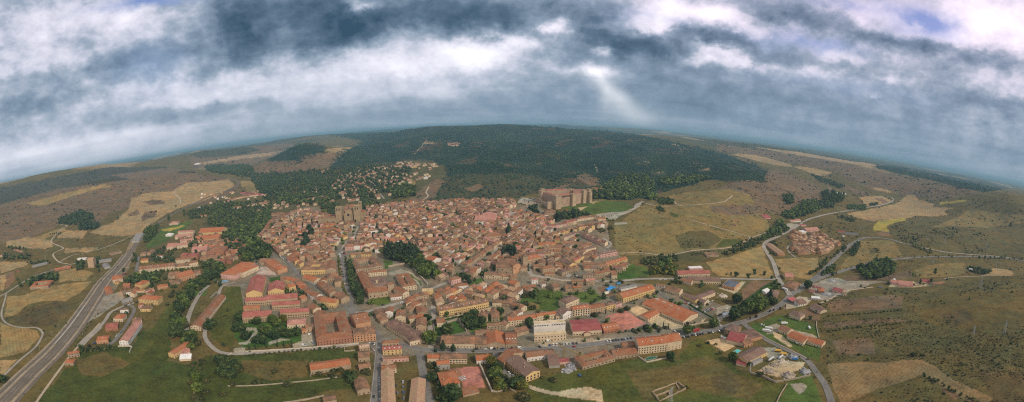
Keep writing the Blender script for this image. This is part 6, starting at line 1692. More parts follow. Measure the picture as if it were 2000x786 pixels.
class Namer:
    """says which of many like things one is: its rank beside the nearest landmark, in the picture's own distances"""

    def __init__(s,pts):
        P_ = np.array(pts,float).reshape(-1,2)
        s.tab = []
        for (ref,lx,ly,_,_) in LAND:
            dx,dy = P_[:,0] - lx,P_[:,1] - ly
            q = np.where(np.abs(dy) * 1.5 > np.abs(dx),np.where(dy < 0,0,1),np.where(dx < 0,2,3))
            d = np.hypot(dx,dy * 1.6)
            s.tab.append([np.sort(d[q == k]) for k in range(4)])

    def say(s,px,py):
        best = None
        for li,(ref,lx,ly,_,_) in enumerate(LAND):
            dx,dy = px - lx,py - ly
            q = quadrant(dx,dy); d = hypot(dx,dy * 1.6)
            rk = int(np.searchsorted(s.tab[li][q],d - 1e-6))
            cost = rk + d * .05
            if best is None or cost < best[0]: best = (cost,rk,q,ref)
        _,rk,q,ref = best
        return rk,f'{ORD[min(rk, len(ORD) - 1)]} {RELW[q]} {ref}'


hn = Namer(ALLH)
SHAPE = dict(g='',h='hip-',x='',m='')
for n,i in enumerate(ones):
    c = CAND[i]
    rk,where = hn.say(c['px'],c['py'])
    lab = f"{WALLWORD[c['wall']]} {ROOFWORD[c['rc']]}-roofed house, {where}"
    fr = c['fr']
    root = empty('house',fr.x,fr.y,fr.z,fr.rot); tag(root,lab,'house','houses of the old town')
    wing(root,fr,fr,c['w'],c['d'],c['h'],c['roof'],c['wall'],c['rc'],slope=.42,win=('bda'[n % 3],2.9,1.0,2.8),budget=8 if n < 120 else 5,chim=1)

# the small far rooftops: one mass
WK,RK = sorted(WA),sorted(RO)
mats_ = [WA[k] for k in WK] + [RO[k] for k in RK] + [glass,chimm]
big = MB()
for i in rest:
    c = CAND[i]; fr = c['fr']; ca,sa = cos(fr.rot),sin(fr.rot)
    tmp = MB()
    a = wall_mb(c['w'],c['d'],c['h'],c['roof'],.42,-3); tmp.add(a.v,a.f,WK.index(c['wall']))
    a = roof_mb(c['w'],c['d'],c['h'],c['roof'],.42); tmp.add(a.v,a.f,len(WK) + RK.index(c['rc']))
    gi = len(WK) + len(RK)
    for k in range(int(c['h'] / 2.9)):
        nx = max(1,int(c['w'] / 3.2))
        for q in range(nx):
            lx = (q + .5) * c['w'] / nx - c['w'] / 2; z = 1 + k * 2.8
            tmp.add([(lx - .55,-.05,z),(lx + .55,-.05,z),(lx + .55,-.05,z + 1.4),(lx - .55,-.05,z + 1.4)],[(0,1,2,3)],gi)
    lx,ly = HR.uniform(-.3,.3) * c['w'],c['d'] * HR.uniform(.3,.7); z = roof_z(c['w'],c['d'],c['h'],c['roof'],.42,lx,ly)
    tmp.box(lx - .5,lx + .5,ly - .4,ly + .4,z - .5,z + 1.4,gi + 1)
    base = len(big.v)
    big.v += [(fr.x + x * ca - y * sa,fr.y + x * sa + y * ca,fr.z + z) for x,y,z in tmp.v]
    big.f += [tuple(j + base for j in f) for f in tmp.f]; big.m += tmp.m
dh = big.build('distant_houses',mats_); tag(dh,'dense mass of small terracotta-roofed houses filling the old town and its suburbs','houses',kind='stuff')
# ------------------------------------------------------------------ trees and scrub
def leafmat(name,c,c2,var=.42,s2=.12):
    m = mottled(name,c,var,.55,s2,.9,.1,tint=c2,rnd=.48); return m


LF = dict(r=leafmat('dark_leaves',(.036,.062,.023),(.056,.074,.024)),l=leafmat('fresh_leaves',(.070,.108,.026),(.092,.116,.027)),c=leafmat('conifer_needles',(.030,.052,.027),(.040,.060,.030)),y=leafmat('turning_leaves',(.130,.125,.022),(.100,.105,.024)),
          b=leafmat('bush_leaves',(.056,.066,.026),(.084,.078,.030)),u=leafmat('purple_leaves',(.040,.018,.024),(.05,.025,.025)),a=leafmat('autumn_leaves',(.36,.16,.03),(.30,.14,.03)),p=leafmat('poplar_leaves',(.064,.10,.028),(.088,.11,.028)))
bark = mottled('bark',(.09,.065,.045),.3,2,.3)
_t = (1 + 5 ** .5) / 2
ICOV = np.array([(-1,_t,0),(1,_t,0),(-1,-_t,0),(1,-_t,0),(0,-1,_t),(0,1,_t),(0,-1,-_t),(0,1,-_t),(_t,0,-1),(_t,0,1),(-_t,0,-1),(-_t,0,1)]) / hypot(1,_t)
ICOF = np.array([(0,11,5),(0,5,1),(0,1,7),(0,7,10),(0,10,11),(1,5,9),(5,11,4),(11,10,2),(10,7,6),(7,1,8),(3,9,4),(3,4,2),(3,2,6),(3,6,8),(3,8,9),(4,9,5),(2,4,11),(6,2,10),(8,6,7),(9,8,1)])


def clumps(cent,rad,sq,rng,jit=.32):
    """ragged little leaf masses at many places"""
    n = len(cent)
    a = rng.random(n) * 2 * pi
    v = ICOV[None] * (1 + (rng.random((n,12,1)) - .5) * 2 * jit)
    c,s = np.cos(a)[:,None],np.sin(a)[:,None]
    x = v[...,0] * c - v[...,1] * s; y = v[...,0] * s + v[...,1] * c
    v = np.stack([x,y,v[...,2] * np.broadcast_to(sq,(n,))[:,None]],-1) * np.asarray(rad)[:,None,None] + np.asarray(cent)[:,None]
    f = ICOF[None] + (np.arange(n) * 12)[:,None,None]
    return v.reshape(-1,3),f.reshape(-1,3)


def crown_mesh(name,mat,rx,rz,zc,n,cr,seed,leaves=380,cone=False):
    rng = np.random.default_rng(seed)
    d = rng.normal(size=(n,3)); d /= np.linalg.norm(d,axis=1)[:,None]
    rr = rng.uniform(.35,1.0,n) ** .6
    lob = 1 + .22 * np.sin(3 * np.arctan2(d[:,1],d[:,0]) + seed) * rng.uniform(.4,1,n)
    p = d * (rr * lob)[:,None] * np.array([rx,rx,rz])
    if cone:
        k = np.clip((rz - p[:,2]) / (2 * rz),.08,1); p[:,:2] *= (k * 1.25)[:,None]
    p[:,2] += zc
    V1,F1 = clumps(p,rng.uniform(.6,1.25,n) * cr,.8,rng,.38)
    q = rng.normal(size=(leaves,3)); q /= np.linalg.norm(q,axis=1)[:,None]
    q = q * rng.uniform(.85,1.16,leaves)[:,None] * np.array([rx,rx,rz])
    if cone:
        k = np.clip((rz - q[:,2]) / (2 * rz),.08,1); q[:,:2] *= (k * 1.3)[:,None]
    q[:,2] += zc
    o1 = rng.normal(size=(leaves,3)) * cr * .42; o2 = rng.normal(size=(leaves,3)) * cr * .42
    V2 = np.stack([q - o1,q + o2,q + o1],1).reshape(-1,3); F2 = np.arange(leaves * 3).reshape(-1,3) + len(V1)
    return bigmesh(name,np.vstack([V1,V2]),np.vstack([F1,F2]),[mat])


def trunk_mesh(h,r,seed):
    rr = random.Random(seed); b = MB(); b.tube((0,0,-.6),(.1,0,h),r,r * .6,7)
    for k in range(4):
        a = rr.uniform(0,6.28); b.tube((.07,0,h * rr.uniform(.6,.95)),(cos(a) * h * .5,sin(a) * h * .5,h * rr.uniform(1.3,1.7)),r * .45,r * .15,5)
    return b.mesh('trunk',[bark])


# unit trees of crown radius 1
PROTO = {}
for k in LF:
    PROTO[k] = []
    for s in range(3):
        if k == 'p': cm = crown_mesh('crown',LF[k],.75,1.75,2.2,60,.34,100 + s)
        elif k == 'c': cm = crown_mesh('crown',LF[k],1.0,1.5,1.9,70,.34,200 + s,cone=(s < 2))
        elif k == 'b': cm = crown_mesh('crown',LF[k],1.0,.62,.5,40,.36,300 + s,260)
        else: cm = crown_mesh('crown',LF[k],1.0,.82,1.25,66,.36,400 + s + ord(k),420)
        PROTO[k].append((cm,trunk_mesh(.35 if k == 'b' else .75,.085,s)))
CYP = (crown_mesh('crown',LF['c'],.38,2.2,2.4,46,.26,77,200,cone=True),trunk_mesh(.4,.06,9))

TREES = []    # x, y, z, r, kind, row tag
TR = random.Random(21)


def add_tree(x,y,r,k,tagw=None,free=True):
    if free:
        i,j = occ_idx(x,y)
        if OCC[i,j]: return
    z = float(ground(x,y)); px,py = project(x,y,z + r)
    TREES.append([x,y,z,r,k,tagw,float(px),float(py),hypot(x,y)])


def tree_area(t,poly,sp,r0,r1,kinds,tagw=None):
    wp = np.array([W(t,x,y) for x,y in poly])
    (x0,y0),(x1,y1) = wp.min(0),wp.max(0)
    pts = []
    for i in range(int((x1 - x0) / sp) + 1):
        for j in range(int((y1 - y0) / sp) + 1):
            pts.append((x0 + (i + TR.random()) * sp,y0 + (j + TR.random()) * sp))
    if not pts: return
    P_ = np.array(pts); s = inpoly(P_[:,0],P_[:,1],[tuple(p) for p in wp])
    for x,y in P_[s]: add_tree(x,y,TR.uniform(r0,r1),TR.choice(kinds),tagw)


def tree_line(t,pts,sp,r0,r1,kinds,tagw=None):
    path = smooth_path([W(t,x,y) for x,y in pts],.5)
    s = np.r_[0,np.cumsum(np.linalg.norm(np.diff(path,axis=0),axis=1))]
    pos = sp * .4
    while pos < s[-1]:
        add_tree(np.interp(pos,s,path[:,0]) + TR.uniform(-.6,.6),np.interp(pos,s,path[:,1]) + TR.uniform(-.6,.6),TR.uniform(r0,r1),TR.choice(kinds),tagw,False)
        pos += sp * TR.uniform(.8,1.25)


def trees(t,lst,k,tagw=None):
    for q in lst: add_tree(*W(t,q[0],q[1]),q[2],q[3] if len(q) > 3 else k,tagw,False)


TA = [
    ('C',[(140,310),(330,200),(420,150),(480,130),(500,200),(430,270),(390,330),(490,400),(480,480),(300,510),(260,455),(200,410),(150,400)],9,5,7.5,'rrrl'),('C',[(0,500),(100,490),(140,560),(60,640),(0,690)],8,4,6.5,'rrb'),
    ('B',[(1330,60),(1430,-20),(1420,60),(1350,130),(1390,270),(1470,330),(1500,400),(1440,400),(1380,390),(1380,330),(1290,300),(1270,220)],8,3.5,6.5,'rrlb'),('X',[(560,610),(700,545),(800,500),(860,400),(910,400),(905,500),(800,565),(650,665),(600,745),(500,785),(500,725),(600,650)],8,4,6.5,'rrrlb'),
    ('R',[(770,30),(930,60),(1150,80),(1160,170),(1000,235),(900,225),(780,175)],9,5,7,'cccr'),('R',[(1090,205),(1200,245),(1290,335),(1290,455),(1240,455),(1150,335)],8,4.5,6.5,'lr'),('D',[(80,505),(150,480),(250,500),(280,560),(180,620),(90,595)],6,3,5,'rb'),
    ('D',[(800,590),(900,572),(1010,592),(1040,562),(1230,562),(1230,595),(1000,612),(820,622)],5.5,1.6,3.4,'bbr'),('B',[(1400,510),(1526,470),(1526,800),(1450,800),(1410,640)],7,1.8,4,'bbr'),('C',[(675,335),(790,275),(845,360),(800,395),(680,405)],8,4,6,'rc'),
    ('C',[(570,275),(600,250),(612,305),(580,312)],7,4,6,'rc'),('C',[(490,235),(575,215),(580,245),(500,262)],7,3.5,5,'r'),('C',[(1360,400),(1450,400),(1470,460),(1440,505),(1360,495)],9,5,7,'cr'),('C',[(1462,450),(1526,425),(1526,520),(1480,520)],9,5,7,'r'),
    ('C',[(100,60),(500,60),(480,200),(320,260),(40,240),(0,100)],15,3.5,6.5,'rrl'),('E',[(0,405),(60,425),(60,520),(0,560)],9,5,7,'cr'),('E',[(20,505),(80,490),(220,600),(212,645),(110,605),(30,565)],8,4.5,6.5,'lr'),('E',[(240,150),(390,165),(385,198),(250,202)],9,3,5,'rc'),
    ('E',[(140,300),(270,310),(260,330),(150,325)],8,3.5,5,'r'),('E',[(320,445),(370,425),(380,465),(320,465)],7,3.5,5,'rl'),('E',[(400,455),(460,450),(450,490),(410,485)],7,3.5,5,'r'),('E',[(690,435),(770,435),(770,472),(700,476)],7,4,6,'rc'),
    ('E',[(1060,215),(1090,150),(1180,140),(1240,140),(1355,155),(1340,182),(1200,182),(1080,222)],8.5,4,6,'rrc'),('E',[(850,735),(950,722),(950,786),(870,786)],7,3,5,'rb'),('G',[(390,185),(540,132),(690,122),(690,172),(560,205),(470,262),(420,225)],7,3,5.5,'rrb'),
    ('G',[(140,500),(220,500),(230,640),(250,710),(420,760),(400,800),(180,800),(150,700)],7,2.2,4.2,'rlb'),('G',[(580,490),(640,540),(690,600),(860,652),(885,692),(640,705),(600,640)],7,2.5,5,'rlby'),('V',[(40,645),(180,640),(150,722),(40,722)],7,3,5,'rb'),('V',[(130,520),(290,505),(300,540),(140,560)],7,3,4.5,'rl'),
    ('G',[(770,200),(920,190),(930,225),(800,240)],7,2,4,'rl'),('S',[(340,585),(420,545),(640,525),(820,512),(830,562),(640,592),(360,612)],7,2.5,4,'rlb'),('U',[(130,470),(220,450),(235,512),(130,525)],10,6,7.5,'r'),('U',[(240,412),(330,362),(450,352),(460,422),(300,482),(250,472)],9,5.5,7.5,'lr'),
    ('U',[(440,335),(530,322),(580,332),(560,372),(470,382)],8,3.5,5.5,'rc'),('U',[(1000,72),(1060,42),(1130,0),(1140,22),(1020,92)],8,3.5,5,'r'),('H',[(1100,332),(1160,272),(1230,202),(1300,262),(1250,302),(1120,352)],10,5,7.5,'rl'),('H',[(1240,162),(1340,112),(1400,62),(1500,52),(1526,122),(1450,152),(1300,192)],11,5.5,8,'rl'),
    ('H',[(880,392),(1010,332),(1100,332),(1090,372),(920,432),(830,462),(810,442)],7,2.5,4.5,'rb'),('H',[(180,492),(290,462),(470,462),(480,502),(300,562),(200,522)],7,2.2,4.2,'rbb'),('H',[(260,582),(390,512),(470,542),(470,602),(300,612)],9,4.5,6.5,'rly'),('H',[(320,42),(450,62),(440,77),(340,77)],7,3,4,'r'),
    ('H',[(220,32),(310,12),(300,42)],7,4,5.5,'l'),('H',[(310,100),(340,95),(372,125),(350,132)],5,2.5,3.5,'r'),('H',[(570,692),(680,652),(640,702)],7,3,5,'r'),('H',[(1150,362),(1210,352),(1210,460),(1160,460)],8,2.5,4,'rb'),('H',[(490,590),(560,620),(480,700),(360,690)],9,2.5,4,'rb'),
    ('J',[(0,62),(100,52),(110,102),(0,112)],12,5,7,'r'),('J',[(200,82),(350,82),(340,122),(210,112)],9,3.5,5,'p'),('J',[(130,152),(260,182),(260,212),(140,182)],10,3,4.5,'rb'),('J',[(370,72),(440,66),(430,85),(380,87)],8,3,4.5,'r'),('J',[(380,562),(400,502),(520,492),(570,542),(530,602),(450,632),(360,642),(280,562)],9,5,7,'rrl'),
    ('J',[(0,522),(110,452),(190,382),(205,412),(100,482),(0,562)],9,3,4.5,'rb'),('J',[(200,442),(290,352),(310,382),(260,462),(220,472)],9,3,4.5,'r'),('J',[(20,582),(100,545),(112,567),(40,602)],7,2.5,4,'rl'),('J',[(560,332),(700,368),(835,398),(840,450),(700,394)],10,2.2,4,'lby'),('J',[(1085,542),(1180,552),(1290,572),(1240,602),(1170,592)],7,2.5,4,'rb'),
    ('K',[(740,582),(780,570),(960,662),(1100,742),(1250,792),(1200,800),(950,694)],4.5,1.3,2.3,'bbr'),('A',[(430,192),(600,122),(700,162),(690,192),(560,232),(440,222)],12,5,7,'rc'),('A',[(590,232),(680,207),(750,232),(700,262),(590,267)],10,5.5,7,'c'),('A',[(190,662),(330,612),(440,602),(430,652),(330,632),(220,692)],8,4.5,6.5,'r'),
    ('A',[(20,452),(240,452),(230,492),(30,487)],11,3.5,5,'rb'),('A',[(60,390),(200,400),(200,415),(60,410)],12,3.5,5,'r'),('A',[(575,520),(620,510),(620,572),(580,572)],9,5,7,'r'),('A',[(700,492),(745,492),(740,552),(710,552)],9,4.5,6.5,'r'),('A',[(1080,292),(1140,252),(1190,222),(1170,292),(1110,362),(1080,362)],9,4,5.5,'pr'),
    ('A',[(990,452),(1020,452),(1020,522),(990,502)],8,3.5,5,'r'),('A',[(940,642),(1060,602),(1200,612),(1190,652),(960,662)],8,4,6,'rrl'),('A',[(1400,132),(1526,92),(1526,182),(1400,182)],14,4,6,'r'),('A',[(1190,402),(1310,400),(1300,470),(1100,490)],12,3,5,'rb'),('A',[(200,505),(360,500),(350,520),(210,525)],9,3,4.5,'rb'),
    ('Lb',[(350,562),(550,542),(650,582),(640,642),(540,702),(420,702),(360,602)],19,6,8.5,'rrc'),('Lb',[(740,572),(900,562),(960,642),(880,692),(740,682)],15,5.5,8,'rr'),('Lb',[(560,702),(700,722),(900,702),(1000,682),(1040,742),(900,786),(560,786)],13,5,7.5,'rrl'),('Lb',[(1180,692),(1240,680),(1260,760),(1220,780)],10,5,7,'r'),('Lb',[(1400,662),(1530,642),(1620,652),(1610,722),(1450,742)],13,6,8,'rrl'),
    ('Lb',[(420,560),(950,520),(1400,480),(1600,510),(1500,620),(1300,740),(900,740),(450,760)],17,4,7.5,'rrrc'),('Lb',[(20,500),(300,480),(330,540),(60,545)],30,7,10,'r'),('La',[(1570,500),(1700,480),(1900,490),(1965,560),(1850,580),(1600,530)],22,7,10,'r'),
    ('Q',[(200,235),(470,235),(460,322),(250,332)],9,5,7,'r'),('Q',[(820,205),(1020,185),(1010,292),(830,302)],9,5.5,7.5,'r'),('Q',[(1080,245),(1530,212),(1540,252),(1090,282)],9,4,6,'r'),('Q',[(240,340),(330,330),(320,375),(250,380)],8,3.5,5,'yl'),('Q',[(360,360),(440,350),(440,410),(360,410)],7,4,5,'c'),('Q',[(0,600),(45,620),(60,720),(0,740)],8,4,6,'rc'),
    ('Lc',[(1000,692),(1230,562),(1430,562),(1500,642),(1420,722),(1250,752),(1020,742)],13,5.5,8,'rrl'),('Lc',[(1530,602),(1800,572),(1930,592),(1700,642),(1540,642)],15,6,8.5,'lr'),('Lc',[(1430,720),(1500,710),(1500,745),(1440,755)],9,4.5,6,'l'),('Lc',[(1500,742),(1640,760),(1630,780),(1520,775)],9,4,5.5,'r'),
    ('Ld',[(610,470),(840,550),(800,565),(640,500)],20,6,8,'r'),('Ld',[(430,610),(500,615),(500,667),(430,667)],14,6,8,'r'),('Ld',[(680,590),(830,630),(800,660),(690,660)],16,6,8,'rp'),('U',[(520,190),(590,150),(615,190),(600,235),(560,235)],8,2.5,4,'rb'),('G',[(1230,430),(1290,420),(1290,470),(1240,470)],6,1.5,3,'b'),
    ('D',[(810,62),(880,55),(905,100),(830,112)],7,3,4.5,'r'),('C',[(600,690),(680,700),(760,770),(700,786),(610,750)],7,2.5,4.5,'rb'),('R',[(490,740),(640,720),(640,770),(500,780)],7,3,4.5,'rl'),('B',[(600,390),(860,375),(870,392),(600,425)],5,1.6,3.2,'rb'),('D',[(100,60),(250,80),(230,200),(100,120)],14,1.5,3,'b'),('C',[(1440,350),(1526,340),(1526,365),(1460,370)],7,3,4,'r'),
    ('X',[(0,590),(300,480),(340,500),(330,560),(120,580)],9,4,6,'r'),('X',[(270,360),(480,330),(480,380),(290,400)],11,3,5,'rb'),('X',[(590,200),(690,200),(720,170),(740,210),(600,250)],8,4,6,'r'),('E',[(1370,270),(1500,240),(1526,260),(1420,290)],7,2,3.5,'b'),('P',[(260,440),(400,430),(400,530),(280,520)],8,4,5.5,'rc'),
]
for a in TA: tree_area(*a)
tree_area('O',[(500,478),(530,432),(640,414),(715,406),(900,393),(1045,422),(1080,440),(1150,470),(1100,500),(900,560),(800,490),(640,500)],17,2.4,4.6,'rrcl')
tree_area('O',[(700,615),(850,572),(1040,575),(1200,545),(1400,600),(1300,640),(1000,640),(745,656)],19,2.2,4.2,'rlb')
tree_area('O',[(230,600),(330,480),(480,420),(540,500),(430,560),(330,600)],22,2.5,4.5,'rb')
TLN = [('R',[(140,150),(150,300),(180,480),(230,610),(270,690)],5.5,1.8,2.6,'yly','clipped yellowing tree'),('R',[(295,200),(300,330),(312,420),(352,520),(392,620),(432,730)],8,4.2,5.6,'rr','big dark tree'),('R',[(275,300),(285,430),(320,540),(360,660)],9,4,5,'r','big dark tree'),
       ('R',[(228,170),(232,270)],5,1.6,2.2,'r',None),('B',[(560,380),(700,160),(800,90)],10,1.2,2,'b',None),('H',[(250,35),(300,12)],8,4,5,'l',None),('D',[(30,445),(250,450),(500,425),(720,405),(1000,385)],5,1.2,2.2,'bbr',None),('K',[(60,145),(200,135),(420,120),(640,95)],6,1.2,2.4,'b',None),('K',[(60,260),(250,235),(450,215),(630,200)],6,1.2,2.4,'b',None),
       ('J',[(690,478),(830,462),(1000,462),(1180,468),(1300,480),(1500,485)],24,1.8,3.2,'lpy',None),('I',[(330,240),(240,245),(130,265),(20,275)],7,1.6,2.6,'r',None),('A',[(370,303),(460,288)],7,2.5,4,'r',None),('J',[(1180,470),(1526,485)],16,2.5,4.5,'lyp',None),('X',[(330,470),(560,450),(720,430)],8,2,3,'ly',None),
       ('H',[(1450,600),(1526,560)],7,2,3.5,'r',None),('J',[(100,570),(240,545),(380,520)],18,1.5,2.5,'b',None),('V',[(265,205),(270,265),(300,300)],5,1.4,1.8,'r',None),('V',[(180,215),(180,285)],5,1.4,1.8,'r',None),('S',[(1100,545),(1250,520),(1350,490)],12,1.6,2.4,'l',None)]
for a in TLN: tree_line(*a)
trees('D',[(30,245,5),(62,215,5),(30,200,4),(255,190,5.5),(232,262,4.5),(282,255,5),(310,318,5.5),(392,205,5),(432,262,4.5),(505,195,5,'l'),(545,222,5,'l'),(585,190,4.6,'y'),(470,280,5.5,'l'),(560,292,5),(612,302,4.6),(690,290,4.4),(420,335,4.6),(492,305,4.2),(385,345,4.6),(440,350,4),(530,320,4),(640,300,4),(145,375,3),(450,170,4),(1160,55,4.6),(1105,645,4.6),(270,150,4.5),(240,210,4),(345,200,3)],'r')
trees('D',[(285,655,2.4),(215,662,3),(400,645,3),(370,650,2.6),(440,652,2.4),(520,565,3),(610,662,3),(640,655,2.4),(130,735,2.6),(20,635,3),(15,715,3.4),(522,712,1.2),(392,712,1.2),(712,735,1.6),(812,700,1.2),(730,480,1.2),(890,672,1.4),(960,560,3),(1010,550,3),(1250,140,3),(1210,150,2.6)],'b')
trees('B',[(1470,640,5),(1482,712,5.4),(1455,600,4)],'l'); trees('B',[(1400,330,5),(1340,270,6),(20,640,4.5),(410,225,2),(945,135,3.4),(840,175,2.4),(610,400,4),(770,340,3),(820,335,2.4),(670,385,3.2,'u'),(180,730,0.8)],'r')
trees('G',[(150,345,7,'l'),(280,280,6.4),(200,285,2.6),(315,372,1.8),(375,372,1.8),(436,370,1.8),(506,370,1.8),(596,368,2),(195,412,2.6,'c'),(250,405,3.6,'c'),(326,408,3,'c'),(310,760,7.5),(170,630,4),(205,560,3),(210,605,3),(610,512,4.4,'y'),(620,610,4.6,'l'),(650,545,4),(680,690,4,'l'),(780,668,5),(820,650,4),(850,760,5,'b'),(1075,628,3.4,'b'),(1300,332,2.4),(1404,320,2),(1272,275,2.4),(1000,352,1.4),(890,210,4),(850,195,3.4),(1170,50,3),(478,415,1.6),(805,100,4),(985,605,2,'b')],'r')
trees('I',[(545,275,5.4,'l'),(738,230,5.2,'l'),(880,475,4.4,'l'),(790,430,3),(700,350,2.6,'b'),(755,362,2.2,'b'),(415,465,4),(1000,520,3),(635,370,2.6,'b'),(545,215,3,'u'),(595,205,1.8),(590,235,1.4),(655,220,1.4),(1080,585,3.4,'b'),(1170,615,2.6,'b'),(545,685,2.2,'y'),(1440,470,1.6,'b'),(440,480,3)],'r')
trees('U',[(190,355,6.5),(185,100,5),(300,120,4.2),(362,80,4.8),(456,90,4.2),(525,122,3),(136,82,2.2),(95,85,1.6),(870,215,6),(1115,80,3.6,'l'),(1145,75,2.4),(895,515,2.8),(510,442,1.8,'u'),(545,432,1.6,'u'),(605,415,2,'u'),(322,512,2,'u'),(376,495,2.2,'u'),(605,30,2.4),(950,445,1.8),(950,60,3),(905,85,3),(985,370,2.6,'b'),(1040,345,2.4,'b')],'r')
trees('J',[(100,605,4.2),(695,605,3,'p'),(750,612,3,'p'),(716,615,2.6),(862,598,3.4,'p'),(830,665,3,'p'),(750,678,3,'p'),(705,680,2.4,'p'),(775,675,2.2,'p'),(430,465,2.6,'y'),(515,672,3.4),(995,262,5),(890,468,3.2,'l'),(990,468,3.4,'l'),(1195,478,4,'l'),(1360,475,4.4,'y'),(1385,470,4,'l'),(310,688,2.6),(505,712,3,'b'),(340,700,2,'b'),(1315,690,2,'b'),(672,502,2.4,'b'),(820,445,3,'l')],'r')
trees('K',[(825,42,2.2,'l'),(870,42,1.8,'l'),(910,36,2.6,'l'),(932,52,2,'l'),(1120,20,3,'l'),(700,440,3.4),(770,438,3),(360,476,2.4,'l'),(295,435,2.2),(1070,515,1.8,'l'),(1046,552,1.6,'l')],'b')
trees('E',[(415,330,5.4),(790,408,6),(737,305,6.4,'c'),(395,640,5.5),(440,640,4),(290,608,3),(920,115,6),(945,130,4),(1168,128,3.6,'a'),(1178,380,4),(810,770,3.4),(1035,650,2.6),(1130,715,2),(1345,715,3),(145,545,4),(395,560,2.6),(1210,478,3.4),(1195,470,3.4),(250,235,4),(760,440,4),(100,110,3),(300,160,4),(640,220,3.6),(905,170,3.4),(1040,450,2.6),(1180,460,3)],'r')
trees('A',[(1260,192,5.6,'p'),(850,128,4),(155,695,4.6,'p'),(130,640,3.4,'p'),(740,578,4),(925,580,5),(1310,95,5,'p'),(1375,160,6,'p'),(390,670,4,'b'),(810,150,3),(650,120,3),(405,130,3),(70,220,3),(1345,110,3)],'r')
CYPS = [('D',335,398),('D',380,390),('D',462,384),('D',545,378),('D',590,372),('D',650,380),('D',686,245),('S',650,535),('S',755,530),('S',120,330),('S',18,352),('S',820,555),('C',1328,372),('C',470,240),('R',905,175),('E',1230,140)]
for t,x,y in CYPS: add_tree(*W(t,x,y),1.9,'C',None,False)

for t in TREES: t.append(t[3] / hypot(t[8],CAMZ))
order = sorted(range(len(TREES)),key=lambda i: -TREES[i][9])
lim = dict(tree=235,conifer=60,poplar=60,bush=80,cypress=40)
KIND = dict(r='tree',l='tree',y='tree',u='tree',a='tree',c='conifer',p='poplar',b='bush',C='cypress')
WORD = dict(r='dark green round tree',l='light green round tree',y='yellowing tree',u='purple-leaved tree',a='orange autumn tree',c='dark conifer',p='slender poplar',b='low dark bush',C='dark pencil cypress')
used = {}; solo,mass = [],[]
for i in order:
    k = KIND[TREES[i][4]]
    if used.get(k,0) < lim[k]: used[k] = used.get(k,0) + 1; solo.append(i)
    else: mass.append(i)
namers = {k: Namer([(t[6],t[7]) for t in TREES if t[4] == k] or [(0,0)]) for k in set(t[4] for t in TREES)}
seen_lab = {}
for n,i in enumerate(solo):
    x,y,z,r,k,tg,px,py,dist,sz = TREES[i]
    rk,where = namers[k].say(px,py)
    lab = f'{WORD[k]}, {where}'
    root = empty(KIND[k],x,y,z,TR.random() * 6.28); tag(root,lab,KIND[k],KIND[k] + ' in and around the town')
    s = r * TR.uniform(.95,1.05)
    cm,tm = CYP if k == 'C' else PROTO[k][n % 3]
    o = place('trunk',tm,root); c = place('crown',cm,root)
    hs = TR.uniform(.88,1.18)
    for q in (o,c): q.scale = (s,s,s * hs)
# the remaining trees as one mass, forest and scrub as others
def mass_mesh(name,pts,per,mats,label,cat,sq=.85,seed=1):
    rng = np.random.default_rng(seed)
    cen,rad,mi = [],[],[]
    for (x,y,z,r,m,tall) in pts:
        for q in range(per):
            a = rng.random() * 6.28; d = r * .55 * rng.random() ** .5 if per > 1 else 0
            hh = r * (.25 + (1.5 * tall) * rng.random()) if per > 1 else r * .45
            cen.append((x + cos(a) * d,y + sin(a) * d,z + hh)); rad.append(r * (rng.uniform(.42,.68) if per > 1 else rng.uniform(.8,1.1))); mi.append(m)
    V_,F_ = clumps(np.array(cen),np.array(rad),sq,rng,.36)
    o = place(name,bigmesh(name,V_,F_,mats,np.repeat(np.array(mi),20))); tag(o,label,cat,kind='stuff'); return o


LM = list('rlcyuapb')
mass_mesh('distant_trees',[(t[0],t[1],t[2],t[3],LM.index('c' if t[4] == 'C' else t[4]),1.0 if t[4] != 'b' else .4) for t in (TREES[i] for i in mass)],7,[LF[k] for k in LM],'many garden and riverside trees spread through the town and suburbs','trees',seed=3)
# pine wood and scrub, sown where the ground cover says so
pine = [leafmat('pine_needles',(.011,.044,.038),(.034,.064,.036),.5,.0035),leafmat('oak_leaves',(.036,.058,.028),(.056,.068,.030),.5,.01)]
scr = [leafmat('scrub_leaves',(.062,.056,.026),(.080,.068,.030),.45),leafmat('broom_leaves',(.050,.056,.018),(.06,.058,.02),.45),leafmat('holm_oak_leaves',(.028,.038,.020),(.038,.044,.022),.4)]
rng = np.random.default_rng(9)


def sow(mask,n,x0,x1,y0,y1):
    """ground points under randomly chosen sight lines, kept with the mask's weight"""
    out = []
    A_ = rng.uniform(x0,x1,n); B2 = rng.uniform(y0,y1,n); C2 = rng.random(n)
    az,t = azdep(A_,B2)
    ii = np.clip(np.searchsorted(THG,az) - 1,0,1558)
    for q in range(n):
        if t[q] < .002: continue
        col = ZG[ii[q]]; zr = CAMZ - RG * t[q]
        k = np.argmax((zr <= col)[_J0:]) + _J0
        if k <= _J0: continue
        if C2[q] > mask[ii[q],k]: continue
        f0 = zr[k - 1] - col[k - 1]; f1 = col[k] - zr[k]
        r = RG[k - 1] + (RG[k] - RG[k - 1]) * f0 / max(f0 + f1,1e-9)
        out.append((r * sin(az[q]),r * cos(az[q]),r))
    return out


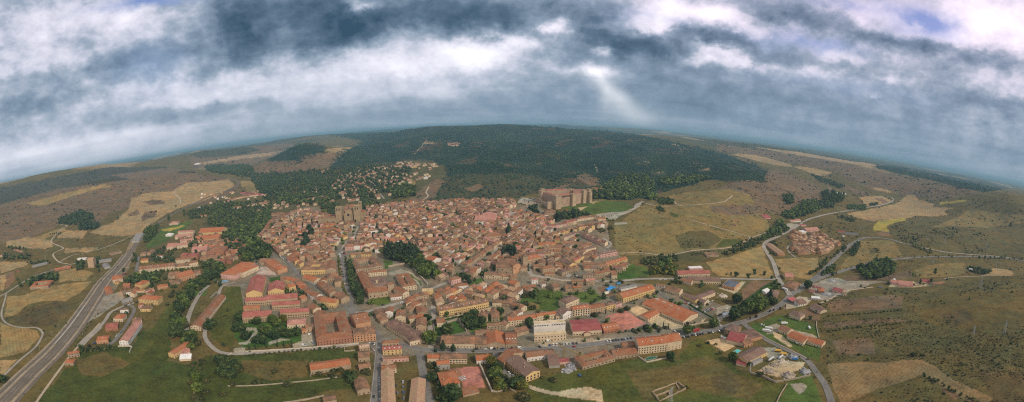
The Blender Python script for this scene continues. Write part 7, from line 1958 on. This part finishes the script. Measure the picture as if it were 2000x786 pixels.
wm = np.clip(woodm * 1.1 - _cl * .7,0,1); wb = np.clip(woodb * .7 - _cl * .6,0,1)
pts = []
for x,y,r in sow(wm,52000,560,1520,244,405) + sow(wm,6000,1690,2000,320,400) + sow(wb,24000,0,2000,262,480):
    if r < 900: continue
    pts.append((x,y,float(ground(x,y)),max(3.0,min(r,5200) * .00165) * rng.uniform(.65,1.25),int(rng.random() < .3),1))
mass_mesh('pine_forest',pts,1,pine,'dark pine forest covering the long hill behind the town','forest',.95,4)
sm = np.clip(scrubm,0,1.4) / 1.4
bn = np.clip((fbm(GX,GY,60,4,91) - .42) * 4.0,0,1)
pts = []
for x,y,r in sow(sm * bn,24000,1560,2000,380,786) + sow(sm * bn,40000,1150,2000,255,500) + sow(sm * bn,26000,0,800,290,786) + sow(sm * bn * .7,4000,800,1560,560,786):
    i,j = occ_idx(x,y)
    if r < 2400 and OCC[i,j]: continue
    big_ = rng.random() < .10
    pts.append((x,y,float(ground(x,y)),(max(.75,min(r,4000) * .0017) * rng.uniform(.5,1.25)) * (1.7 if big_ else 1),2 if big_ or r > 1400 else int(rng.random() < .3),.4))
mass_mesh('scrub',pts,1,scr,'scattered low scrub dotting the brown hillsides','scrub',.7,6)
# ------------------------------------------------------------------ cars, walls, pools, pylons and the rest
CARC = dict(w=(.72,.72,.70),s=(.42,.44,.46),k=(.03,.03,.035),b=(.04,.09,.22),r=(.35,.03,.03),g=(.16,.17,.18),y=(.65,.42,.04))
CARW = dict(w='white',s='silver',k='black',b='blue',r='red',g='grey',y='yellow')
tyre = flat('tyre_rubber',(.02,.02,.02),.8,.2)
CARP = {k: flat('car_paint_' + CARW[k],c,.3,.5) for k,c in CARC.items()}


def car_body(m,van=False):
    b = MB(); L,Wd = (4.9,1.95) if van else (4.2,1.75)
    h1,h2 = (1.05,2.1) if van else (.85,1.45)
    pr = [(-L / 2,.3),(L / 2,.3),(L / 2,.62),(L / 2 - .15,h1 - .08),(-L / 2 + .1,h1),(-L / 2,.75)]
    v = [(x,-Wd / 2,z) for x,z in pr] + [(x,Wd / 2,z) for x,z in pr]
    n = len(pr); b.add(v,[tuple(range(n)),tuple(range(2 * n - 1,n - 1,-1))] + [((i + 1) % n,i,n + i,n + (i + 1) % n) for i in range(n)])
    x0,x1 = (-L / 2 + .05,L / 2 - 1.2) if van else (-L / 2 + .55,L / 2 - 1.45)
    b.add([(x0,-Wd / 2 + .22,h2),(x1,-Wd / 2 + .22,h2),(x1,Wd / 2 - .22,h2),(x0,Wd / 2 - .22,h2),(x0,-Wd / 2 + .22,h2 + .05),(x1,-Wd / 2 + .22,h2 + .05),(x1,Wd / 2 - .22,h2 + .05),(x0,Wd / 2 - .22,h2 + .05)],[(3,2,1,0),(4,5,6,7),(0,1,5,4),(1,2,6,5),(2,3,7,6),(3,0,4,7)])
    if van: b.box(x0,x1 - .9,-Wd / 2 + .06,Wd / 2 - .06,h1 - .05,h2 - .002)
    return b.mesh('body',[m])


def car_cabin(van=False):
    b = MB(); L,Wd = (4.9,1.95) if van else (4.2,1.75)
    h1,h2 = (.98,2.1) if van else (.80,1.45)
    a0,a1 = (L / 2 - 2.2,L / 2 - .5) if van else (-L / 2 + .15,L / 2 - .85); c0_,c1_ = (L / 2 - 2.2,L / 2 - 1.2) if van else (-L / 2 + .55,L / 2 - 1.45)
    lo,hi = Wd / 2 - .1,Wd / 2 - .24
    b.add([(a0,-lo,h1),(a1,-lo,h1),(a1,lo,h1),(a0,lo,h1),(c0_,-hi,h2 - .003),(c1_,-hi,h2 - .003),(c1_,hi,h2 - .003),(c0_,hi,h2 - .003)],[(3,2,1,0),(4,5,6,7),(0,1,5,4),(1,2,6,5),(2,3,7,6),(3,0,4,7)])
    return b.mesh('window',[glass])


_b = MB(); _b.tube((0,-.1,0),(0,.1,0),.32,.32,10); WHEEL = _b.mesh('wheel',[tyre])
BODY = {k: car_body(m) for k,m in CARP.items()}; CAB = car_cabin(); VAN = {k: car_body(CARP[k],True) for k in 'wsb'}; VCAB = car_cabin(True)
CARS = []
CRR = random.Random(8)


def carline(t,x1,y1,x2,y2,n,o='a',cols='wwssskkgbgr',van=0):
    a,b = np.array(W(t,x1,y1)),np.array(W(t,x2,y2))
    d = (b - a) / max(np.linalg.norm(b - a),1e-6)
    for k in range(n):
        p = a + (b - a) * (k / max(n - 1,1))
        ang = atan2(d[1],d[0]) + (pi / 2 if o == 'p' else 0) + CRR.uniform(-.06,.06) + (pi if CRR.random() < .5 else 0)
        CARS.append([p[0],p[1],ang,CRR.choice(cols),van])


def car(t,x,y,ang,c,van=0):
    p = W(t,x,y); CARS.append([p[0],p[1],radians(ang),c,van])


CL = [('D',1300,615,1306,770,7),('D',1262,748,1262,749,1),('D',1228,352,1266,356,3,'p'),('D',1240,382,1258,402,2),('D',798,336,812,354,3),('G',432,394,825,388,7),('G',1045,364,1245,350,9,'p'),('G',350,134,572,108,8,'p','rrwskb'),('G',618,92,652,102,3,'p'),('D',1422,668,1436,720,2),('D',1477,640,1482,760,4),
      ('G',398,602,406,622,2,'p','w'),('G',636,478,656,506,3),('G',742,572,772,592,2,'a','ws'),('S',38,706,346,670,9,'p','wsskkgg'),('S',1020,655,1080,648,3,'p'),('S',1132,630,1270,612,5,'p','wsks'),('S',1348,600,1385,592,2,'p'),('S',905,582,950,615,2,'a','w'),('S',1288,330,1392,288,6,'p'),('I',668,118,732,96,4,'p','krkg'),('I',776,144,802,132,3,'p'),
      ('S',1042,224,1082,218,2,'a','wr'),('P',108,312,132,305,3,'p'),('P',168,332,262,362,8,'p','wwskbg'),('P',190,322,260,345,5,'p','wsky'),('P',268,300,345,320,6,'p','wskr'),('P',340,350,392,378,5,'p','wskr'),('P',125,372,170,382,4,'p'),('P',1338,580,1440,570,8,'p','ssgkw'),('P',1470,592,1560,560,4,'p','wbw'),('R',148,110,160,152,5,'p','wws'),('R',212,92,222,142,5,'p','krrs'),
      ('R',166,250,200,440,7,'p','wrskwk'),('R',226,240,262,405,6,'p','wskb'),('R',216,495,218,500,1,'a','y'),('E',505,530,562,498,5),('V',598,348,634,330,5,'p','w'),('V',690,322,726,352,3),('B',868,296,912,262,4),('B',700,352,712,348,2,'a','b'),('U',20,628,48,618,3,'p'),('U',36,578,40,576,1,'a','w'),('U',430,568,452,574,2,'p'),('U',50,462,70,448,2),('J',255,652,326,656,2,'a','w'),('A',808,634,812,630,1,'a','w'),
      ('C',560,470,625,505,6,'a','wsk'),('A',905,605,940,590,6,'p','krws'),('B',935,70,1020,45,4),('D',60,40,100,-10,4),('A',1490,745,1520,720,3),('G',40,240,75,235,3,'p'),('G',1228,376,1236,374,1,'a','r'),('G',970,378,974,376,1,'p','k'),('D',1165,320,1172,318,1,'a','k'),('V',836,775,960,745,6,'a','kwrk'),('S',300,215,420,175,5,'a','kgk'),('R',708,768,725,765,1,'a','k'),('R',928,738,950,735,2,'p','w'),('E',100,430,60,440,4),('C',1015,430,1030,445,3,'p'),('U',605,525,608,524,1,'a','b'),('X',800,700,845,660,4,'a','ws'),('V',700,345,730,355,2,'p','k'),('H',340,640,380,638,2,'a','w')]
for c in CL: carline(*c)
for c in (('D',785,288,10,'w',1),('D',738,366,5,'w',1),('G',616,392,5,'w',1),('G',1036,334,5,'w',1),('S',1190,278,-20,'w',1),('U',100,418,-15,'w',1),('U',56,690,-50,'w',1),('U',82,702,-50,'w',1),('G',822,386,2,'w',1),('C',562,468,-50,'w',1),('U',780,745,-30,'w',1),('V',1030,300,15,'w',1)): car(*c)
cpts = [project(c[0],c[1],float(ground(c[0],c[1]))) for c in CARS]
bycol = {}
for c,p in zip(CARS,cpts): bycol.setdefault((c[3],c[4]),[]).append((float(p[0]),float(p[1])))
cn = {k: Namer(v) for k,v in bycol.items()}
for n,(c,p) in enumerate(zip(CARS,cpts)):
    x,y,ang,k,van = c
    z = float(ground(x,y)) + .18 + hypot(x,y) * .0003
    nm = 'parked_van' if van else 'parked_car'
    root = empty(nm,x,y,z,ang)
    _,where = cn[(k,van)].say(float(p[0]),float(p[1]))
    tag(root,f"{CARW[k]} {'van' if van else 'car'}, {where}",'van' if van else 'car','vehicles parked around the town')
    place('body',(VAN if van else BODY)[k],root); place('window',VCAB if van else CAB,root)
    if hypot(x,y) < 420:
        for sx in (-1.3,1.3):
            for sy in (-.8,.8): place('wheel',WHEEL,root,(sx,sy,.32))


def strip(name,t,pts,th,h,mat,label,cat,kind=None,closed=False,jag=0.0):
    p = [W(t,x,y) for x,y in pts]
    if closed: p.append(p[0])
    P_ = np.array(p)
    path = np.vstack([np.linspace(P_[i],P_[i + 1],max(2,int(np.linalg.norm(P_[i + 1] - P_[i]) / 3)),endpoint=False) for i in range(len(P_) - 1)] + [P_[-1:]])
    d = np.gradient(path,axis=0); nn = np.stack([-d[:,1],d[:,0]],1); nn /= np.maximum(np.linalg.norm(nn,axis=1),1e-9)[:,None]
    z = ground(path[:,0],path[:,1]); rj = np.random.default_rng(len(path))
    jj = 1 + jag * (rj.random(len(path)) - .5) * 2
    b = MB(); n = len(path); v = []
    for i in range(n):
        for o,zz in ((-.5,-1),(.5,-1),(.5,h * jj[i]),(-.5,h * jj[i])): v.append((path[i,0] + nn[i,0] * o * th,path[i,1] + nn[i,1] * o * th,z[i] + zz))
    f = [(4 * i + k,4 * i + (k + 1) % 4,4 * i + 4 + (k + 1) % 4,4 * i + 4 + k) for i in range(n - 1) for k in range(4)] + [(3,2,1,0),(4 * n - 4,4 * n - 3,4 * n - 2,4 * n - 1)]
    b.add(v,f)
    o = b.build(name,mat); tag(o,label,cat,kind=kind); return o


stonew = mottled('dry_stone',(.36,.30,.22),.3,1.2,.15); palew = mottled('pale_wall',(.52,.46,.37),.18,1.0,.12); hedgem = leafmat('hedge_leaves',(.034,.066,.018),(.045,.075,.02))
WL = [('G',[(490,448),(540,545),(612,708),(655,712)],.9,2.8,palew,'tall pale wall along the small pink pitch'),('G',[(280,200),(365,168),(425,262)],.8,2.5,stonew,'stone wall round the walled lawn'),('G',[(180,205),(186,300),(195,335)],.7,2.0,stonew,'stone wall on the side street edge of the walled lawn'),('I',[(178,450),(240,492),(385,462)],.6,1.6,palew,'low pale wall round the oval pool lawn'),
      ('I',[(1285,655),(1240,725),(1205,800)],.7,1.4,stonew,'stone wall down the edge of the big meadow'),('I',[(1010,572),(1110,600),(1200,642),(1330,620),(1460,592)],.8,2.2,stonew,'stone wall below the builders yard'),('D',[(172,668),(300,668),(450,660),(640,642),(800,628),(1000,600)],.8,1.0,stonew,'broken drystone wall crossing the lower meadow'),('D',[(300,412),(560,398),(900,372),(1148,352)],.6,1.6,palew,'long pale wall along the park lane'),
      ('R',[(1092,292),(1180,390),(1282,512)],.8,3.0,palew,'pale retaining wall above the cream patio convent'),('R',[(770,280),(880,258),(985,240)],.8,3,stonew,'stone garden wall behind the avenue convents'),('I',[(1022,240),(1150,322),(1300,395),(1430,462)],.6,.9,palew,'low pale parapet along the curving lane'),('D',[(168,440),(205,425)],.5,1.4,palew,'short pale wall at the lane corner'),('B',[(880,374),(960,372),(985,378),(965,418)],.6,2,palew,'pale wall at the foot of the white-gabled terrace'),
      ('G',[(655,712),(740,690),(790,716)],.7,1.6,stonew,'ruined wall in the overgrown orchard'),('D',[(585,795),(760,770),(890,742)],.8,1.6,stonew,'stone wall at the bottom of the meadow by the broken barn'),('D',[(1042,385),(1042,410),(1120,405)],.7,1.6,stonew,'stone pen wall beside the lane end'),('E',[(540,620),(590,690)],.7,2,stonew,'stone wall dropping from the church row'),('P',[(215,412),(350,400),(450,410)],1.2,5,stonew,'tall stone retaining wall under the castle car park'),
      ('E',[(890,612),(1010,628),(1130,648),(1240,650)],.8,2.2,palew,'pale wall along the road below the round plaza'),('S',[(850,555),(1000,525),(1200,480),(1400,455)],.6,1.5,palew,'cream boundary wall in front of the school'),('D',[(800,480),(790,600)],.6,1.2,stonew,'short drystone wall at the end of the long meadow barn'),('U',[(954,535),(958,600),(980,700)],.5,1.3,palew,'pale wall beside the depot field'),('E',[(250,390),(420,388),(520,360),(640,345)],.8,2.5,stonew,'stone wall under the old town gardens')]
for t,pts,th,h,m,lab in WL: strip('stone_wall',t,pts,th,h,m,lab,'wall',jag=.12)
for t,pts,th,h,lab in (('U',[(268,348),(360,280),(460,205),(575,140)],3.5,2.4,'thick bright green hedge beside the brown plot'),('P',[(1320,590),(1480,620)],4,2.2,'dark clipped hedge along the castle road car park'),('P',[(1480,640),(1570,640)],4,2.2,'dark clipped hedge at the end of the castle road'),('G',[(210,185),(380,150),(500,130)],2,1.6,'clipped hedge under the yellow dormer terrace'),('I',[(560,60),(640,110),(740,165)],2,1.6,'dark hedge behind the orange-roofed school')):
    strip('hedge',t,pts,th,h,hedgem,lab,'hedge',jag=.25)
# ruin in the meadow
rr_ = empty('ruin',*W('I',410,715),float(ground(*W('I',410,715)))); tag(rr_,'roofless rectangular stone ruin in the big meadow','ruin')
for pts in ([(282,712),(470,640),(530,690),(335,782),(282,712)],[(330,735),(400,715),(415,740)],[(460,650),(480,690)],[(300,745),(412,705)]):
    o = strip('ruin_wall','I',pts,0.9,1.35,WA['S'],None,None,jag=.6)
    o.parent = rr_; o.matrix_parent_inverse.translation = -rr_.location
# pools
water = flat('pool_water_turquoise',(.10,.52,.50),.08,.5); wgreen = flat('pool_water_green',(.03,.13,.09),.08,.5); wblue = flat('pool_water_blue',(.10,.35,.55),.08,.5)
for t,pts,m,lab in (('I',[(884,412),(915,394),(944,404),(912,424)],water,'turquoise swimming pool beside the crimson open shed'),('I',[(228,464),(262,448),(308,446),(318,456),(280,470),(240,474)],wgreen,'green oval pool on the lawn below the big cream road block'),('Q',[(548,122),(590,114),(600,126),(556,134)],wblue,'small blue pool among trees behind the cathedral'),('C',[(98,650),(168,640),(172,652),(100,662)],wblue,'narrow blue pool on the terrace before the pink-cream block')):
    P_ = np.array([W(t,x,y) for x,y in pts]); c_ = P_.mean(0); z = float(max(ground(*q) for q in P_))
    root = empty('swimming_pool',c_[0],c_[1],z); tag(root,lab,'pool')
    b = MB(); b.prism([tuple((q - c_) * 1.14) for q in P_],-.8,.32); b.build('pool_edge',concm,root)
    b = MB(); b.prism([tuple(q - c_) for q in P_],.3,.36); b.build('water',m,root)
# marquee
tw = flat('marquee_canvas',(.74,.74,.72),.6,.2)
fr,w,d = frame_of('U',72,492,205,470,212,428,3)
root = empty('marquee',fr.x,fr.y,fr.z,fr.rot); tag(root,'white marquee tent beside the tree-lined main road','tent'); wall_mb(w,d,3,'g',.35,-.5).build('canvas_wall',tw,root); roof_mb(w,d,3,'g',.35,.5).build('canvas_roof',tw,root)
# petrol station canopy and totem
fr,w,d = frame_of('U',722,368,790,352,768,312,4.2,13)
root = empty('petrol_canopy',fr.x,fr.y,fr.z,fr.rot); tag(root,'pinkish-red petrol station canopy on posts at the junction','canopy')
b = MB(); b.box(-w / 2,w / 2,0,d,4.0,4.7); b.build('canopy_roof',flat('canopy_red',(.42,.12,.11),.6,.2),root)
for sx in (-.35,.35):
    for sy in (.2,.8): b = MB(); b.box(sx * w - .2,sx * w + .2,sy * d - .2,sy * d + .2,-.5,3.99); b.build('post',metalm,root)
p = W('U',654,415); b = MB(); b.box(-.9,.9,-.35,.35,0,8.5); o = b.build('totem_sign',flat('totem_brown',(.11,.05,.04),.5,.3)); o.location = (p[0],p[1],float(ground(*p)) - .2); tag(o,'tall dark brown totem sign beside the petrol station','sign')
# tower crane in the scrapyard
crm = flat('crane_yellow',(.40,.29,.10),.6,.3)
p = np.array(W('G',1152,468)); q = np.array(hz(*tp('G',1310,490),8)); z = float(ground(*p)); hC = ztop('G',1152,385,*p) - z
root = empty('tower_crane',p[0],p[1],z); tag(root,'yellow lattice tower crane over the scrapyard','crane')


def lattice(b,p0,p1,s,nseg,r=.12):
    p0,p1 = np.array(p0,float),np.array(p1,float); d = (p1 - p0) / np.linalg.norm(p1 - p0)
    a = np.cross(d,(0,0,1) if abs(d[2]) < .9 else (1,0,0)); a /= np.linalg.norm(a); c = np.cross(d,a)
    cs = [(a + c) * s / 2,(a - c) * s / 2,(-a - c) * s / 2,(-a + c) * s / 2]
    for k in range(4): b.tube(p0 + cs[k],p1 + cs[k],r,r,4)
    for i in range(nseg):
        u0,u1 = p0 + (p1 - p0) * i / nseg,p0 + (p1 - p0) * (i + 1) / nseg
        for k in range(4): b.tube(u0 + cs[k],u1 + cs[(k + 1) % 4],r * .6,r * .6,4)


b = MB(); lattice(b,(0,0,0),(0,0,hC),1.6,12,.16); b.build('mast',crm,root)
dj = (q - p) / np.linalg.norm(q - p); b = MB(); lattice(b,(-dj[0] * 9,-dj[1] * 9,hC + .6),(dj[0] * 32,dj[1] * 32,hC + .6),1.2,18,.14); b.build('jib',crm,root)
b = MB(); b.box(-1.2,1.2,-1.2,1.2,-2.2,-.2); o = b.build('counterweight',concm,root); o.location = (-dj[0] * 8,-dj[1] * 8,hC + .4)
# pylons
pym = flat('pylon_steel',(.42,.44,.45),.5,.4)
PY = [('K',1378,276,1395,178,'tall lattice pylon on the scrubby slope near the ploughed field'),('K',1148,285,1155,215,'small lattice pylon amid the near scrub'),('J',1200,698,1204,600,'lattice pylon on the crest of the near grassy hill'),('J',1317,548,1322,502,'lattice pylon at the end of the valley field'),('J',932,372,934,312,'lattice pylon mid slope on the far olive hill'),('J',805,338,808,292,'lattice pylon on the far olive hill nearest the road bend'),('J',1244,412,1248,350,'lattice pylon on the far olive hill above the valley road'),('J',400,210,402,178,'thin pylon standing in the far stubble field'),('J',845,512,848,465,'thin pylon beside the bypass trees'),('J',305,265,303,240,'thin pylon above the solar-panelled works'),('I',1008,560,1012,505,'grey lattice post beside the yellow warehouse'),('I',414,790,420,680,'grey lattice post by the meadow ruin')]
for t,x,y,xt,yt,lab in PY:
    p = W(t,x,y); z = float(ground(*p)); h = max(ztop(t,xt,yt,*p) - z,8)
    root = empty('power_pylon',p[0],p[1],z,.6); tag(root,lab,'pylon')
    rr = .10 + hypot(*p) * .00007; s = h * .09
    b = MB()
    for sx,sy in ((-1,-1),(1,-1),(1,1),(-1,1)): b.tube((sx * s,sy * s,-.5),(sx * .3,sy * .3,h),rr,rr * .8,4)
    for k in range(6):
        z0,z1 = h * k / 6,h * (k + 1) / 6; a0,a1 = s + (.3 - s) * k / 6,s + (.3 - s) * (k + 1) / 6
        for (ax,ay),(bx,by) in (((-1,-1),(1,-1)),((1,-1),(1,1)),((1,1),(-1,1)),((-1,1),(-1,-1))): b.tube((ax * a0,ay * a0,z0),(bx * a1,by * a1,z1),rr * .7,rr * .7,4)
    b.build('mast',pym,root)
    for k,l in ((.80,.16),(.90,.2),(.99,.14)): b = MB(); b.tube((-h * l,0,h * k),(h * l,0,h * k),rr * .9,rr * .9,4); b.build('cross_arm',pym,root)
# railway masts
MS = [('B',35,690),('B',242,455),('B',297,400),('B',344,338),('B',390,290),('B',440,232),('B',660,215),('B',620,300),('B',215,500),('B',735,80),('A',700,700),('A',760,610)]
for n,(t,x,y) in enumerate(MS):
    p = W(t,x,y); z = float(ground(*p)); root = empty('catenary_mast',p[0],p[1],z,.9); tag(root,f'grey railway mast, {ORD[n] if n else "first"} of the masts counted up the line from the near end','mast','masts along the railway')
    b = MB(); b.tube((0,0,-.5),(0,0,7.6),.17,.14,6); b.build('pole',metalm,root); b = MB(); b.tube((0,0,6.6),(4.0,0,6.9),.09,.07,5); b.build('arm',metalm,root)
# tanks, trailers, trucks
def boxcar(name,t,x,y,ang,L,Wd,H,m,lab,cat,tank=False):
    p = W(t,x,y); root = empty(name,p[0],p[1],float(ground(*p)) + .15,radians(ang)); tag(root,lab,cat)
    b = MB()
    if tank: b.tube((-L / 2,0,H * .62),(L / 2,0,H * .62),H * .42,H * .42,14)
    else: b.box(-L / 2,L / 2,-Wd / 2,Wd / 2,.7,H)
    b.build('tank' if tank else 'cargo_box',m,root)
    b = MB(); b.box(-L / 2,L / 2,-Wd * .3,Wd * .3,.35,.69); b.build('chassis',tyre,root)
    if name in ('lorry','bus','red_lorry'):
        b = MB(); b.box(L / 2 + .1,L / 2 + 2.0,-Wd / 2 + .1,Wd / 2 - .1,.5,2.5); b.build('cab',m,root)
        b = MB(); b.box(L / 2 + 1.98,L / 2 + 2.04,-Wd / 2 + .25,Wd / 2 - .25,1.4,2.3); b.build('windscreen',glass,root)
    for sx in (-L * .36,-L * .2,L * .36):
        for sy in (-Wd * .42,Wd * .42): place('wheel',WHEEL,root,(sx,sy,.32))
    return root


cw,cyl_,cgr = CARP['w'],flat('tank_yellow',(.62,.36,.05),.5,.3),flat('tank_grey',(.45,.48,.5),.5,.4)
for a in (('tank_trailer','I',1218,412,-35,7,2.6,3.4,cyl_,'upper of two yellow tanks in the builders yard','tank',True),('tank_trailer','I',1258,436,-35,7,2.6,3.4,cyl_,'lower of two yellow tanks in the builders yard','tank',True),('tank_trailer','I',1165,472,20,10,2.6,3.0,cgr,'long grey silo lying in the builders yard','tank',True),('tank_trailer','I',1238,458,20,8,2.6,3.0,cgr,'shorter grey silo lying in the builders yard','tank',True),('container','I',1345,472,-30,6,2.5,2.6,flat('container_blue',(.05,.18,.42),.5,.3),'blue container at the edge of the builders yard','container'),('container','V',1168,428,5,6,2.5,2.8,flat('bin_blue',(.08,.32,.58),.5,.3),'bright blue container beside the valley road gardens','container'),
          ('lorry','U',470,632,-40,9,2.5,3.6,cw,'white lorry with long box on the grey yard, front one','lorry'),('lorry','U',492,608,-38,8,2.5,3.4,cw,'white lorry parked just behind another on the grey yard','lorry'),('lorry','U',640,560,-22,7,2.5,3.4,cw,'white lorry with green tail above the cream depot','lorry'),('lorry','U',888,604,60,4,2.4,2.8,cw,'small white lorry alone on the green slope','lorry'),('bus','U',656,232,100,10,2.5,3.3,cw,'white coach waiting at the junction','bus'),('red_lorry','S',1165,578,8,8,2.5,3.2,CARP['r'],'red lorry on the main road by the school','lorry'),('lorry','J',556,642,5,8,2.5,3.2,cw,'white lorry at the pink valley farm','lorry'),('container','G',1268,592,-70,3.6,2,1.6,CARP['b'],'small dark blue skip on the meadow edge','skip')): boxcar(*a)
# polytunnels
for t,x1,y1,x2,y2,r_,m,lab in (('V',1035,492,1085,470,3.4,flat('tarpaulin_blue',(.04,.24,.62),.5,.3),'bright blue tarpaulin tunnel in the vegetable gardens'),('V',1070,452,1128,472,3.0,flat('tarpaulin_sky_blue',(.05,.28,.62),.5,.3),'second blue tarpaulin tunnel crossing behind the first'),('V',1005,532,1075,508,3.0,flat('tunnel_film',(.56,.54,.45),.5,.3),'pale film polytunnel in the vegetable gardens')):
    p,q = np.array(W(t,x1,y1)),np.array(W(t,x2,y2)); m_ = (p + q) / 2; L = np.linalg.norm(q - p); b = MB()
    pr = [(r_ * cos(k * pi / 8),r_ * .75 * sin(k * pi / 8)) for k in range(9)]
    v = [(x,y,z) for x in (-L / 2,L / 2) for y,z in pr]; b.add(v,[tuple(range(8,-1,-1)),tuple(range(9,18))] + [(i,i + 1,10 + i,9 + i) for i in range(8)] + [(0,9,17,8)])
    o = b.build('polytunnel',m); o.location = (m_[0],m_[1],float(ground(*m_))); o.rotation_euler = (0,0,atan2(q[1] - p[1],q[0] - p[0])); tag(o,lab,'polytunnel')
# heaps of the yards
heapm = [mottled('rubble',(.34,.28,.22),.45,.8,.2),mottled('red_scrap',(.30,.14,.12),.6,.7,.3),mottled('grey_scrap',(.30,.30,.31),.6,.7,.3),mottled('pale_gravel',(.52,.45,.36),.2,.8,.1)]
HP = [('I',1330,455,6,2,2,'grey scrap heap in the builders yard near the lane'),('I',1150,555,6,2,0,'heap of brown rubble at the lower side of the builders yard'),('I',1190,510,5,2,0,'rubble heap beside the grey silos'),('I',1300,590,7,1.8,0,'long spoil heap by the lower yard wall'),('I',1420,560,6,2.2,2,'grey debris heap at the yard corner'),('I',1250,485,4,2,3,'pale gravel heap in the builders yard'),('U',950,200,8,3,1,'red scrap heap in the fork scrapyard'),('U',920,245,8,2,1,'lower red scrap heap in the fork scrapyard'),('U',1050,270,9,2,2,'dark grey scrap heap before the crimson scrapyard hall'),('U',1100,140,8,2.4,2,'grey scrap heap at the road edge of the fork scrapyard'),('U',1000,215,6,2.4,1,'red and grey scrap heap in the middle of the fork scrapyard'),('G',1200,520,6,2,2,'grey scrap heap beside the tower crane'),('G',1175,550,5,1.6,2,'scrap heap at the lower corner of the crane yard'),('U',60,290,7,2,3,'pale timber heap beside the brown plot'),('S',1300,200,8,2.4,3,'stack of pale trusses beside the mauve warehouse')]
for n,(t,x,y,r,h,m,lab) in enumerate(HP):
    p = W(t,x,y); rg = np.random.default_rng(50 + n); k = 60
    c_ = np.c_[rg.normal(size=(k,2)) * r * .5,np.zeros(k)]; c_[:,2] = h * .7 * np.exp(-(c_[:,0] ** 2 + c_[:,1] ** 2) / (r * .6) ** 2) * rg.random(k)
    c_ = np.vstack([c_,[[0,0,0]]]); V_,F_ = clumps(c_,np.r_[rg.uniform(.7,1.6,k),r * 1.0],np.r_[np.full(k,.7),h / r * .8],rg,.3); o = place('scrap_heap' if m in (1,2) else 'rubble_heap',bigmesh('heap',V_,F_,[heapm[m]])); o.location = (p[0],p[1],float(ground(*p))); tag(o,lab,'heap')
print('PARTS',_cnt[0],'OBJ',len(SC.objects),'TREES',len(TREES),'CARS',len(CARS))
